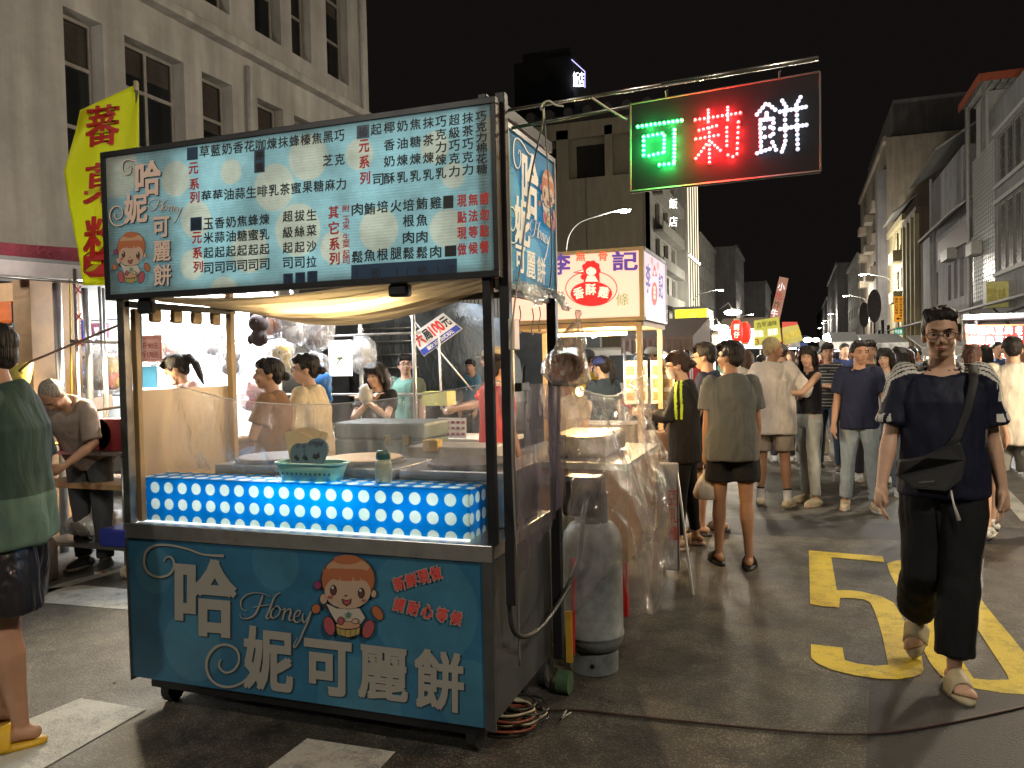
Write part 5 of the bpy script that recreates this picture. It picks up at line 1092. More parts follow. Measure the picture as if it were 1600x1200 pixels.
def _flagpt(px, py, off=.008):
    v = (py - 172) / 274.; 
    for _ in range(6):
        lx = np.interp(v, [0, .12, .35, .55, .8, 1], [125, 118, 100, 108, 122, 130]); u = (px - lx) / (217 - lx); v = (py - (172 + (130 - 172) * u)) / ((446 - 172) + ((445 - 130) - (446 - 172)) * u)
    u = min(1, max(0, u)); v = min(1, max(0, v)); d = DF + .05 * math.sin(v * 7 + u * 3.0) + .025 * math.sin(u * 9 + v * 3)
    return AD(px, py, d - off)
m_fred = mat('flag_red', (.50, .02, .015), .6, var=.05)
g = MB(); onflag(160, 196, 50, 62, '蕃', g); onflag(163, 285, 62, 62, '菓', g); onflag(163, 368, 62, 62, '粉', g)
g.shape([[(130, -400), (140, -393), (200, -393), (208, -400), (208, -432), (140, -433), (130, -425)], [(142, -408), (142, -413), (158, -413), (158, -408)]], lambda u, v: _flagpt(u, -v)); g.build('lettering', m_fred, fo)
g = MB(); g.tube([AD(214, 132, DF), AD(219, 470, DF), AD(222, 800, DF)], .011, 8); g.build('pole', m_dsteel, FL); g = MB(); g.tube([AD(212, 127, DF - .005), AD(213, 142, DF - .005)], .016, 8); g.build('pole_cap', mat('tan_cap', (.3, .25, .18)), FL)
# ================================================================== STALLS AROUND
def pbox(name, x0, y0, x1, y1, Y, dep, m, parent=None, label=None, cat=None, bevel=0.0, **k):
    a = A(x0, y1, Y); b = A(x1, y0, Y); g = MB(); g.box(a.x, b.x, Y, Y + dep, a.z, b.z); return g.build(name, m, parent, bevel=bevel, label=label, cat=cat, **k)
def ptube(name, pts, r, m, parent=None, label=None, cat=None, n=8, **k):
    g = MB(); g.tube(pts, r, n); return g.build(name, m, parent, smooth=True, label=label, cat=cat, **k)
m_white = mat('white_vinyl', (.72, .72, .70), .5, var=.06); m_tubew = emis('cool_tube', (.92, .97, 1), 22); m_wood = mat('plywood', (.32, .2, .10), .6, var=.2)
# ---- game stall behind the cart
GS = thing('game_stall', 'brightly lit prize game stall with white backdrop hung with toys', 'game stall', (-6, 7, 0))
g = MB(); g.box(-8.6, -5.35, 7.3, 7.34, .6, 2.7); g.build('backdrop', m_white, GS)
g = MB(); g.box(-8.6, -3.3, 5.9, 7.3, 2.62, 2.66); g.build('roof_sheet', m_white, GS)
for x, y in ((-5.35, 7.25), (-3.35, 6.6), (-4.15, 7.0)): ptube('pole', [(x, y, 0), (x, y, 2.62)], .02, m_alu, GS)
for z in (1.86, 2.15, 1.28): ptube('rail', [(-8.0, 7.1, z), (-3.35, 6.75, z)], .012, m_alu, GS)
ptube('tube_lamp', [(-7.4, 6.6, 2.56), (-6.2, 6.6, 2.56)], .022, m_tubew, GS); ptube('tube_lamp', [(-5.6, 6.5, 2.56), (-4.4, 6.5, 2.56)], .022, m_tubew, GS)
area('game_stall_tubes', (-6.6, 6.55, 2.5), 2.2, .1, 250, (.92, .97, 1), (-6.8, 6.9, 0)); area('game_stall_tubes_b', (-4.6, 6.35, 2.5), 1.3, .1, 95, (.95, .97, 1), (-4.6, 5.8, 0))
g = MB(); g.box(-5.3, -2.4, 6.35, 6.9, .86, .90); g.build('table_top', m_white, GS); g = MB(); g.box(-5.25, -2.45, 6.38, 6.87, .1, .855); g.build('table_front', mat('indigo_cloth', (.04, .08, .2), .8), GS)
# toys in clear bags
m_bagc = film('clear_bag', milk=.25, gloss=.22, scale=14, dist=.03)
def plush(px, py, D, r, m, label, ears=True, bag=True, m2=None):
    c = AD(px, py, D); t = thing('plush_toy', label, 'plush toy', c - Vector((0, 0, r * 1.4)))
    g = MB(); g.ell(c, (r, r * .85, r * .9), nu=14, nv=10); g.build('head', m, t, smooth=True)
    g = MB(); g.ell(c - Vector((0, 0, r * 1.3)), (r * .85, r * .7, r * .9)); g.build('torso', m2 or m, t, smooth=True)
    for s in (-1, 1):
        if ears: g = MB(); g.ell(c + Vector((s * r * .7, 0, r * .75)), (r * .3, r * .2, r * .35)); g.build('ear', m, t, smooth=True)
        g = MB(); g.ell(c - Vector((s * r * .8, r * .2, r * 1.5)), (r * .3, r * .3, r * .5)); g.build('arm', m, t, smooth=True)
        g = MB(); g.ell(c + Vector((s * r * .32, -r * .8, r * .1)), (r * .09, r * .07, r * .12)); g.build('eye', m_ink, t)
    if bag:
        g = MB(); g.ell(c - Vector((0, 0, r * .5)), (r * 1.5, r * 1.35, r * 2.1), nu=20, nv=14)
        g.v = [tuple(Vector(v) + Vector((1, 1, 1)) * mnoise.noise(Vector(v) * 9) * r * .35) for v in g.v]; g.tube([c + Vector((0, 0, r * 1.4)), c + Vector((0, 0, r * 2.1))], r * .12, 8); g.build('clear_bag', m_bagc, t, smooth=True)
PM = {k: mat('plush_' + k, c, .9, bump=.8, bs=200) for k, c in dict(yellow=(.65, .45, .05), orange=(.65, .2, .03), white=(.6, .58, .55), black=(.03, .02, .02), pink=(.55, .12, .2), red=(.5, .04, .03), blue=(.08, .2, .5), brown=(.12, .07, .04)).items()}
for a_ in ((152, 560, 7.6, .14, PM['white'], 'white plush in a big clear bag left of the cart post', True, True, None), (176, 572, 7.3, .10, PM['yellow'], 'yellow plush with red body in a clear bag beside the cart post', True, True, PM['red']),
           (268, 548, 8.2, .09, PM['orange'], 'orange plush behind the price card', True, True, PM['yellow']), (240, 540, 8.4, .08, PM['yellow'], 'pale yellow plush behind the price card', False, True, None),
           (362, 555, 7.8, .09, PM['white'], 'white dog plush left of the cart back post', True, True, None), (404, 505, 7.4, .10, PM['black'], 'black plush hanging top left of the back rail', True, False, None),
           (420, 485, 7.6, .11, PM['orange'], 'orange plush in a clear bag beside the black one', True, True, None), (457, 495, 7.6, .12, PM['white'], 'white plush in a clear bag with yellow feet', False, True, PM['white']),
           (440, 552, 7.2, .09, PM['yellow'], 'bright yellow duck plush below the rail', False, True, None), (497, 505, 7.8, .11, PM['brown'], 'brown plush in a crinkled bag at the canopy edge', True, True, None),
           (398, 612, 7.0, .08, PM['pink'], 'pink plush low beside the back post', True, True, None), (492, 570, 7.6, .09, PM['white'], 'white bear plush under the rail between two women', True, True, None), (566, 545, 8.0, .10, PM['white'], 'white plush in a pointed clear bag right of the white board', False, True, None), (598, 590, 8.4, .07, PM['pink'], 'small pink plush behind the long-haired woman', True, True, None),
           (335, 530, 8.3, .08, PM['white'], 'white rabbit plush on the bright backdrop', True, True, None)):
    plush(*a_)
g = MB(); c = AD(503, 610, 7.2); g.ell(c, (.11, .08, .17), nu=16, nv=10); g.tube([c + Vector((0, 0, .15)), c + Vector((0, 0, .24))], .012, 6); g.v = [tuple(Vector(v) + Vector((1, 1, 1)) * mnoise.noise(Vector(v) * 14) * .03) for v in g.v]; tag(g.build('blue_bag', mat('blue_plastic', (.05, .22, .6), .3, trans=.2), smooth=True), 'bright blue plastic bag hanging from the lower rail', 'plastic bag')
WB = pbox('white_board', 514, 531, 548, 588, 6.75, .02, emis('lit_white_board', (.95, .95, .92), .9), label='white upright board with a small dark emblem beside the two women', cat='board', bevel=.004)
g = MB(); g.shape([[(-.05, -.06), (.0, .0), (.05, .07), (.055, .066), (.008, -.01), (-.04, -.07)], [(0, 0), (0, 0), (0, 0)]][:1], lambda u, v: A(531, 560, 6.74) + Vector((u, 0, v))); g.shape([ellipse(0, .0, .04, .014, 12)], lambda u, v: A(531, 560, 6.738) + Vector((u, 0, v))); g.build('emblem', mat('olive_print', (.12, .13, .05)), WB)
# price cards
PC = pbox('price_sign', 208, 523, 252, 566, 5.62, .012, mat('price_card', (.52, .22, .16), .5), label='pink price card reading 90 and 170 yuan on a wooden stick', cat='price sign')
P = Print(A, 5.62, base=.001); P.poly(mat('price_pink', (.62, .36, .30), .5), [(212, 531), (249, 530), (250, 561), (212, 562)])
m_dred = mat('dark_red_print', (.30, .015, .01), .5, var=0)
for s_, y in (('半斤90元', 540), ('一斤170元', 554)): P.text(m_dred, s_, 231, y, 35, 10, .025, skew=0)
P.build('lettering', PC)
ptube('stick', [A(205, 515, 5.61), A(205, 620, 5.61)], .012, m_wood, PC)
pbox('blue_poster', 208, 572, 244, 606, 5.5, .01, mat('blue_poster', (.03, .14, .28), .4), label='blue poster card below the pink price card', cat='poster')
# standing price sign "six rounds 100"
c0 = [AD(x, y, 8) for x, y in ((641, 524), (692, 489), (722, 514), (662, 557))]
g = MB(); g.slab(c0, (0, .015, 0)); SG = g.build('price_sign', mat('white_sign_board', (.75, .75, .75), .4, var=0), label='tilted white price board reading six rounds 100 yuan', cat='price sign')
def bl(u, v): 
    p = c0[0] * (1 - u) * (1 - v) + c0[1] * u * (1 - v) + c0[2] * u * v + c0[3] * (1 - u) * v; return p + Vector((.0, -.004, 0))
g = MB(); g.shape([[(0.01, .72), (.99, .72), (.99, .98), (.01, .98)]], bl); g.build('blue_band', mat('blue_band', (.03, .06, .4)), SG)
g = MB()
for ch, u, w in (('六', .14, .2), ('100', .62, .32)): write(g, ch, u, -.36, w, .5, lambda a, b: bl(a, -b), .04)
g.build('red_lettering', m_red, SG); g = MB(); write(g, '局', .35, -.36, .17, .46, lambda a, b: bl(a, -b), .03); write(g, '元', .88, -.36, .17, .46, lambda a, b: bl(a, -b), .03); g.build('black_lettering', m_ink, SG)
g = MB(); write(g, '歡迎試玩', .5, -.85, .7, .17, lambda a, b: bl(a, -b) + Vector((0, -.002, 0)), .02); g.build('white_lettering', m_white, SG)
ptube('sign_stand', [AD(685, 500, 8.02), AD(690, 640, 7.9)], .013, m_white, label='white upright tube holding the tilted price board', cat='stand'); ptube('rope', [AD(640, 493, 8.3), AD(738, 610, 7.7)], .008, m_white, label='white cord running diagonally behind the price board', cat='cord')
# truck under tarp, shed behind
TR = thing('covered_truck', 'truck under a grey tarpaulin behind the price board', 'truck', (-6, 14, 0))
m_tarpg = mat('grey_tarpaulin', (.12, .14, .16), .5, var=.2, wrinkle=1.0)
a = A(545, 540, 12); b = A(748, 520, 12)
g = MB(); rings = []
for i in range(21):
    x = a.x + (b.x - a.x) * i / 20; zt_ = 2.5 + .10 * math.sin(i * 1.9) - (1.0 * ((i - 14) / 6.) ** 2 if i > 14 else 0) - (.5 * ((4 - i) / 4.) ** 2 if i < 4 else 0)
    rings.append([(x, 12, .8), (x, 11.95, zt_ - .35), (x, 12.2, zt_), (x, 14, zt_ + .05), (x, 14.3, .8)])
g.loft(rings); g.build('tarpaulin', m_tarpg, TR, smooth=True)
g = MB(); g.box(a.x, b.x, 12.1, 14.2, .45, .8); g.build('chassis', m_dsteel, TR)
for x in (a.x + .6, b.x - .7): g = MB(); g.tube([(x, 11.98, .42), (x, 12.2, .42)], .42, 20); g.build('wheel', MATS['black_rubber'], TR)
for i in range(4): z = 1.5 + i * .22; ptube('rack_bar', [A(575, 600, 11.6) * 0 + Vector((a.x + .2, 11.85, z)), (a.x + 1.4, 11.85, z)], .014, m_alu, TR)
SHD = thing('market_shed', 'corrugated shed wall and green awning behind the red-shirted man', 'shed', (-5, 17, 0))
g = MB(); g.box(-11.8, -1.9 - 2.2, 17, 17.2, 0, 3.5)
g.build('wall', mat('dim_shed_wall', (.06, .065, .07), .7, var=.4, vs=2), SHD)
for i in range(13): 
    x = A(712 + i * 6, 500, 16.9).x; g = MB(); g.box(x, x + .07, 16.94, 16.998, 2.2, 3.3); g.build('metal_rib', mat('ribbed_metal', (.32, .32, .30), .5, .4), SHD)
g = MB(); g.slab([A(690, 545, 15.5), A(735, 542, 15.5), A(742, 536, 16.9), A(700, 528, 16.9)], (0, 0, .06)); g.build('awning', mat('green_awning', (.05, .15, .12), .6), SHD)
for i, (x0, x1) in enumerate(((700, 722), (728, 750))): pbox('crate_stack', x0, 560, x1, 610, 15, .4, mat('brown_crate', (.15, .11, .06), .7), label=['tan crate stack under the green awning, left one', 'tan crate stack under the green awning, beside the post'][i], cat='crates')
area('shed_light', (-5.2, 13.5, 3.2), .6, .2, 30, (.9, .95, 1), (-5.2, 15, 0))
# items on the counter behind the cart
SCs = thing('tool_case', 'large grey-green latched case standing behind the griddles', 'case', (-2.9, 5.2, 0))
a = A(523, 716, 4.85); b = A(663, 668, 4.85)
g = MB(); g.box(a.x, b.x, 4.85, 5.25, .86, b.z - .09); g.build('body', mat('case_grey_green', (.12, .16, .16), .5, var=.2, bump=.3), SCs, bevel=.015)
g = MB(); g.box(a.x - .005, b.x + .005, 4.845, 5.255, b.z - .085, b.z + .03); g.build('lid', mat('case_grey_green', (.12, .16, .16)), SCs, bevel=.02)
for px in (605, 634): p = A(px, 690, 4.83); g = MB(); g.box(p.x - .025, p.x + .025, 4.825, 4.843, b.z - .12, b.z - .05); g.build('latch', mat('brass_latch', (.5, .38, .12), .3, .9), SCs, bevel=.003)
g = MB(); g.box(a.x - .5, b.x + 1.1, 4.7, 5.4, .80, .855); g.build('work_table', m_steel, None, label='long steel work table behind the cart carrying the case', cat='table')
pbox('paper_tray', 636, 700, 765, 735, 4.45, .3, mat('grey_tray', (.32, .30, .28), .5), label='low grey tray along the back of the counter', cat='tray', bevel=.01); pbox('sponge', 660, 688, 683, 706, 4.43, .08, mat('mustard_sponge', (.55, .36, .06), .9), label='mustard yellow sponge block on the grey tray', cat='sponge', bevel=.006)
pbox('yellow_box', 660, 612, 698, 634, 6.7, .2, mat('pale_yellow_box', (.55, .52, .16), .5), label='pale yellow carton on the stall table left of the red-shirted man', cat='box')
o = pbox('hanging_card', 685, 653, 728, 684, 5.6, .008, mat('white_card', (.62, .62, .66), .4), label='white printed card hanging in front of the red-shirted man', cat='card')
g = MB()
for i in range(5):
    for j in range(3): q = A(689 + i * 8, 658 + j * 9, 5.59); g.box(q.x, q.x + .025, 5.592, 5.597, q.z - .02, q.z)
g.build('print', mat('card_print', (.3, .08, .12), .5, var=.9, vs=40), o)
# ---- stall on the left
ST = thing('snack_stall', 'snack stall trolley with glowing food tray on the far left', 'food stall', (-5.3, 4.8, 0))
def lb(name, x0, x1, y0, y1, z0, z1, m, bv=0.0): g = MB(); g.box(x0, x1, y0, y1, z0, z1); return g.build(name, m, ST, bevel=bv)
lb('tray_top', -5.75, -4.75, 4.55, 5.15, .93, .955, m_steel); lb('shelf', -5.7, -4.8, 4.6, 5.1, .66, .70, m_wood); lb('bottom_shelf', -5.7, -4.7, 4.6, 5.1, .20, .23, m_steel)
for x, y in ((-5.7, 4.6), (-4.8, 4.6), (-5.7, 5.1), (-4.8, 5.1)): ptube('leg', [(x, y, .05), (x, y, .93)], .016, m_alu, ST)
for x in (-5.7, -4.8): g = MB(); g.tube([(x - .02, 4.6, .05), (x + .02, 4.6, .05)], .05, 14); g.build('wheel', m_cream, ST)
m_food = mat('fried_snack', (.62, .36, .10), .5, var=.5, vs=40)
g = MB()
for i in range(60): x = -5.68 + rnd.random() * .55; y = 4.62 + rnd.random() * .42; g.ell((x, y, .975 + rnd.random() * .05), (.035, .02, .014), Matrix.Rotation(rnd.random() * 3, 3, 'Z'), 7, 5)
tag(g.build('fried_snacks', m_food), 'heap of golden fried snacks on the left stall tray', 'snacks', kind='stuff')
g = MB(); g.tube([(-5.05, 4.62, 1.08), (-5.05, 4.80, 1.08)], .12, 24); g.box(-5.05, -4.82, 4.62, 4.8, .96, 1.20); tag(g.build('grinder', mat('maroon_machine', (.20, .02, .025), .4)), 'maroon machine drum on the left stall tray', 'machine')
g = MB(); g.tube([(-5.3, 4.6, 1.24), (-4.75, 4.6, 1.30)], .01, 6); tag(g.build('tongs', m_lipost), 'pale stick lying across the tray above the maroon machine', 'stick')
g = MB(); g.ell((-5.35, 4.85, .33), (.26, .2, .13), nu=18, nv=10); g.v = [tuple(Vector(v) + Vector((1, 1, 1)) * mnoise.noise(Vector(v) * 9) * .06) for v in g.v]; tag(g.build('plastic_bag', mat('white_translucent_bag', (.6, .58, .54), .3, trans=.3, wrinkle=.4), smooth=True), 'full white plastic bag on the bottom shelf of the left stall', 'plastic bag')
g = MB(); g.box(-5.02, -4.72, 4.55, 4.85, .235, .37); tag(g.build('blue_basin', mat('blue_basin', (.03, .05, .35), .4), bevel=.02), 'small deep blue basin on the bottom shelf beside the white bag', 'basin')
g = MB(); g.lathe((-5.42, 4.35, 0), [(.12, 0), (.13, .02), (.145, .08), (.145, .26), (.11, .32), (.08, .33), (.08, .45), (.12, .46), (.12, .50), (.1, .50)], 26); tag(g.build('gas_cylinder', mat('beige_cylinder', (.34, .30, .26), .5), smooth=True), 'small beige gas cylinder on the road by the left stall', 'gas cylinder')
g = MB(); g.ell((-5.62, 4.38, .78), (.09, .06, .16), nu=12, nv=10); g.v = [tuple(Vector(v) + Vector((1, 1, 1)) * mnoise.noise(Vector(v) * 15) * .04) for v in g.v]; g.tube([(-5.64, 4.38, .9), (-5.62, 4.4, 1.0), (-5.6, 4.38, .9)], .008, 6); tag(g.build('pink_bag', mat('pink_plastic_bag', (.62, .08, .16), .4, trans=.15), smooth=True), 'hot pink plastic bag hung on the left stall corner', 'plastic bag')
g = MB(); g.ell((-5.05, 5.3, .55), (.07, .05, .2)); tag(g.build('blue_sheet', mat('blue_sheet', (.03, .15, .45), .5), smooth=True), 'crumpled blue sheet hanging behind the left stall shelves', 'sheet')
area('snack_lamp', (-5.3, 4.9, 1.75), .3, .1, 70, (1, .80, .5), (-5.3, 4.8, .9))
AW = thing('awning_stall', 'awning frame with drooping dark red cloth at the upper left', 'awning', (-7, 6.2, 0))
def redc(u, v):
    px = -60 + 195 * u; py = 372 + 22 * u - 6 * u * u; py2 = 412 + 12 * math.sin(u * 2.4); D = 7.2; return AD(px, py + (py2 - py) * v, D - .5 * v + .05 * math.sin(u * 9))
g = MB(); g.grid(redc, 40, 14); g.build('red_cloth', mat('maroon_cloth', (.16, .015, .03), .8, wrinkle=.4), AW, smooth=True)
g = MB(); q = [AD(-60, 400, 6.6), AD(185, 420, 6.6), AD(185, 441, 6.6), AD(-60, 424, 6.6)]; g.slab(q, (0, .04, 0)); g.build('white_valance', mat('pink_white_vinyl', (.55, .48, .50), .5), AW)
ptube('roof_edge', [AD(-60, 428, 6.55), AD(188, 446, 6.55)], .012, m_alu, AW)
g = MB(); g.slab([AD(-60, 402, 6.8), AD(185, 424, 6.8), AD(185, 424, 9) , AD(-60, 402, 9)], (0, 0, .05)); g.build('roof_panel', mat('grey_roof_panel', (.14, .14, .14), .6), AW)
for i, (x0, y0, x1, y1, D, r) in enumerate(((88, 442, 98, 660, 6.9, .035), (116, 420, 124, 640, 6.6, .014), (132, 450, 140, 560, 6.9, .028), (155, 448, 164, 620, 7.0, .014), (161, 450, 167, 600, 6.7, .012))): ptube('pole', [AD(x0, y0, D), AD(x1, y1, D), AD(x1 + 3, 900, D)], r, m_alu, AW)
ptube('yellow_rod', [AD(109, 425, 6.7), AD(112, 620, 6.7)], .008, mat('yellow_rod', (.5, .38, .06), .5), AW)
ptube('cross_bar', [AD(110, 533, 6.6), AD(185, 535, 6.6)], .014, m_alu, AW)
ptube('rope', [AD(30, 580, 6.2), AD(46, 566, 6.2), AD(188, 507, 6.0)], .010, mat('brown_rope', (.15, .10, .08), .8), label='dark rope stretched across the left stall frame', cat='rope')
for i, (px, py) in enumerate(((122, 453), (123, 495), (125, 535))):
    p = AD(px, py, 6.55); g = MB(); g.tube([p + Vector((-.03, 0, .03)), p, p + Vector((.04, 0, -.03))], .006, 5); g.tube([p + Vector((-.03, 0, -.03)), p + Vector((.03, 0, .03))], .006, 5); g.build('red_tie', m_red, AW)
# shelf unit with boxes, crates
SHF = thing('shelf_unit', 'brown plywood shelf unit with an orange tub at the far left edge', 'shelf', AD(20, 800, 7))
def sb(name, x0, y0, x1, y1, Y, dep, m, par=SHF, **k): return pbox(name, x0, y0, x1, y1, Y, dep, m, par, **k)
sb('back_board', -60, 440, 40, 640, 5.6, .03, m_wood); sb('side_board', 38, 436, 46, 900, 5.05, .5, m_wood); sb('shelf', -80, 523, 44, 529, 5.05, .5, mat('pale_shelf', (.45, .42, .38), .5)); sb('shelf', -80, 580, 44, 586, 5.05, .5, m_wood)
pbox('orange_tub', -30, 470, 17, 508, 5.1, .35, mat('orange_plastic', (.6, .14, .03), .45), label='orange plastic tub on the top shelf at the left edge', cat='tub', bevel=.03); pbox('white_box', -30, 509, 19, 521, 5.1, .35, m_white, label='white base box under the orange tub', cat='box', bevel=.01)
pbox('blue_case', 18, 474, 31, 521, 5.12, .3, mat('teal_case', (.07, .17, .24), .5), label='narrow teal-blue case beside the orange tub', cat='case', bevel=.01)
g = MB(); g.slab([AD(x, y, 6.2 + .05 * (i % 2)) for i, (x, y) in enumerate(((2, 576), (14, 569), (24, 573), (33, 567), (42, 568), (40, 585), (36, 600), (30, 615), (18, 606), (6, 603)))], (0, .06, .01)); tag(g.build('yellow_bag', mat('yellow_plastic_bag', (.6, .48, .10), .4, trans=.15), smooth=True), 'crumpled yellow plastic bag beside the green-shirted man', 'plastic bag')
m_bcr = mat('blue_crate_plastic', (.02, .06, .38), .45)
for k in range(2):
    t = thing('blue_crate', ['upper blue mesh crate in the stack behind the poles', 'lower blue mesh crate in the stack behind the poles'][k], 'crate', AD(105, 560 + k * 55, 7.4)); Yc = 5.9
    y0, y1 = (502, 556) if k == 0 else (560, 606)
    a = A(76, y1, Yc); b = A(128, y0, Yc)
    for i in range(6):
        x = a.x + (b.x - a.x) * i / 5; g = MB(); g.box(x - .012, x + .012, Yc, Yc + .03, a.z, b.z); g.build('bar', m_bcr, t)
    for i in range(4):
        z = a.z + (b.z - a.z) * i / 3; g = MB(); g.box(a.x - .012, b.x + .012, Yc - .004, Yc + .026, z - .012, z + .012); g.build('rail', m_bcr, t)
    g = MB(); g.box(a.x, b.x, Yc + .3, Yc + .33, a.z, b.z); g.box(a.x + .05, a.x + .3, Yc + .1, Yc + .25, a.z + .03, b.z - .06); g.build('contents', mat('crate_contents', (.2, .05, .08), .6, var=.8, vs=12), t)
pbox('cardboard_box', 52, 600, 84, 650, 5.7, .4, mat('grey_cardboard', (.2, .18, .16), .8), label='grey cardboard box stacked low beneath the crates', cat='box'); pbox('cardboard_box', 80, 575, 128, 640, 6.6, .4, mat('brown_cardboard', (.16, .11, .07), .8), label='brown cardboard box behind the poles right of the blue crates', cat='box')
g = MB(); g.box(-9, -6.6, 7.6, 9.8, .5, 2.55); tag(g.build('parked_van', mat('dark_grey_van', (.07, .075, .08), .35, coat=.3), bevel=.15, seg=3), 'dark grey van body parked behind the left stall poles', 'van')
# ---- behind the chicken stall
VN = thing('parked_van', 'small silver van with dark windows beyond the yellow-shirted man', 'van', (-3.2, 12.5, 0))
a = A(935, 600, 12); b = A(985, 555, 12)
x0_, x1_ = a.x - .5, a.x + 1.1
g = MB(); pr = [[(x0_ - .3, y, .3), (x0_ - .3, y, 1.1), (x0_, y, 1.75), (x1_, y, 1.75), (x1_ + .05, y, .3)] for y in (12, 13.6)]; g.loft(pr); g.build('body', mat('silver_van', (.36, .35, .32), .35, .3), VN, bevel=.05)
g = MB(); g.box(x0_ + .15, x0_ + .6, 11.97, 11.995, 1.2, 1.62); g.box(x0_ + .68, x0_ + 1.1, 11.97, 11.995, 1.2, 1.62); g.build('window', m_glassd, VN)
for x in (x0_ + .1, x1_ - .25): g = MB(); g.tube([(x, 11.97, .3), (x, 12.15, .3)], .3, 18); g.build('wheel', MATS['black_rubber'], VN)
for i, (p, q) in enumerate((((900, 524), (915, 516)), ((925, 526), (943, 518)))):
    ptube('tube_lamp', [A(*p, 9.6), A(*q, 9.6)], .022, m_tubew, label=['left slanted white tube lamp under the pink sign box', 'right slanted white tube lamp under the pink sign box'][i], cat='tube lamp')
area('tube_light', (-2.75, 9.5, 1.98), .6, .1, 30, (.9, .97, 1), (-2.6, 9.6, 0))
for i, (x0, x1, y0) in enumerate(((865, 879, 548), (881, 902, 543))): pbox('poster_panel', x0, y0, x1, 600, 9.9, .04, mat('pale_green_poster', (.42, .46, .42), .5, var=.3, vs=25), label=['narrow pale poster panel left behind the chicken stall', 'wider pale poster panel left behind the chicken stall'][i], cat='panel')
SCO = thing('scooter', 'red-trimmed scooter parked beyond the chicken stall posts', 'scooter', (-1.9, 8.6, 0))
g = MB(); g.tube(smoothline([(-2.2, 8.6, .35), (-1.9, 8.6, .30), (-1.75, 8.6, .5), (-1.68, 8.6, .95)], 4), .05, 8); g.ell((-2.15, 8.6, .66), (.34, .13, .12)); g.build('body', mat('scooter_black', (.03, .03, .03), .3), SCO, smooth=True)
g = MB(); g.tube([(-1.78, 8.35, 1.10), (-1.68, 8.5, 1.02), (-1.68, 8.7, 1.02), (-1.78, 8.85, 1.10)], .018, 8); g.tube([(-1.68, 8.35, 1.1), (-1.70, 8.33, 1.25)], .006, 5); g.build('handlebar', mat('scooter_red', (.45, .03, .05), .4), SCO, smooth=True)
for x in (-2.35, -1.6): g = MB(); g.tube([(x, 8.56, .25), (x, 8.64, .25)], .25, 18); g.build('wheel', MATS['black_rubber'], SCO)
# awning stall with scalloped edge
def canopy(name, label, px0, px1, pyt, pyb, Y, dep, m, scal=6, posts=True, light=None, lamp=True):
    t = thing(name, label, 'food stall', (A((px0 + px1) / 2, 560, Y).x, Y, 0)); a = A(px0, pyt, Y); b = A(px1, pyb, Y)
    zt_, zb_ = a.z, b.z; x0, x1 = a.x, b.x
    g = MB(); g.slab([(x0, Y, zb_ + (zt_ - zb_) * .45), (x1, Y, zb_ + (zt_ - zb_) * .45), (x1, Y + dep, zt_ + .1), (x0, Y + dep, zt_ + .1)], (0, 0, .03)); g.build('awning_top', m, t)
    def sc(u, v): return (x0 + (x1 - x0) * u, Y - .01 + .012 * math.sin(u * scal * 6.28 * 2), zb_ + (zt_ - zb_) * .45 + (zb_ - zb_ - (zt_ - zb_) * .45 + .04 * abs(math.sin(u * scal * math.pi))) * v)
    g = MB(); g.grid(sc, scal * 8, 2); g.build('scalloped_edge', m, t, smooth=True)
    def sd(u, v): return (x1, Y + dep * u, (zb_ + (zt_ - zb_) * .45 + (zt_ + .1 - zb_ - (zt_ - zb_) * .45) * u) * (1 - v) + (zb_ + .03 * abs(math.sin(u * 9))) * v)
    g = MB(); g.grid(sd, 16, 2); g.build('side_flap', m, t, smooth=True)
    for x in (x0 + .03, x1 - .03):
        for y in (Y + .05, Y + dep - .05): ptube('post', [(x, y, 0), (x, y, zb_ + .15)], .02, m_alu, t, n=6)
    g = MB(); g.box(x0 + .05, x1 - .05, Y + .2, Y + dep * .6, .1, .85); g.build('counter', mat('stall_counter_dim', (.25, .2, .15), .6), t)
    if lamp: ptube('tube_lamp', [(x0 + .15, Y + .25, zb_ - .03), (x1 - .15, Y + .25, zb_ - .03)], .02, m_tubew, t, n=6)
    if light: point('stall_light', ((x0 + x1) / 2, Y + dep * .5, zb_ - .15), light[0], light[1], .06)
    return t
m_baw = mat('brown_awning', (.10, .07, .06), .7, wrinkle=.4)
canopy('awning_stall', 'stall with scalloped brown awning and white tube behind the wooden posts', 970, 1083, 505, 552, 9.8, 2.0, m_baw, 6, light=(75, (1, .9, .75)))
YS = thing('yellow_sign_box', 'bright yellow backlit sign box above the brown awning', 'sign', (-1.75, 14, 2))
g = MB(); a = A(1055, 508, 13); b = A(1104, 482, 13); g.box(a.x, b.x, 13, 13.5, a.z - .05, b.z); g.build('face', emis('yellow_lightbox', (.95, .85, .02), 1.15), YS)
g = MB(); g.box(b.x + .002, b.x + .01, 13.05, 13.9, a.z - .05, b.z); g.build('side_face', emis('cream_lightbox', (1, .85, .6), 1.5), YS); g = MB(); g.box(a.x - .03, b.x + .02, 12.97, 12.995, b.z, b.z + .04); g.box(a.x - .03, a.x, 12.97, 12.995, a.z - .05, b.z); g.build('frame', m_dsteel, YS)
g = MB(); write(g, '茶', 1083, -495, 16, 14, lambda u, v: A(u, -v, 12.98), .0); g.build('lettering', emis('green_on_yellow', (.2, .6, .1), .8), YS); ptube('support', [(a.x + .1, 13.2, 0), (a.x + .1, 13.2, a.z - .05)], .03, m_alu, YS)
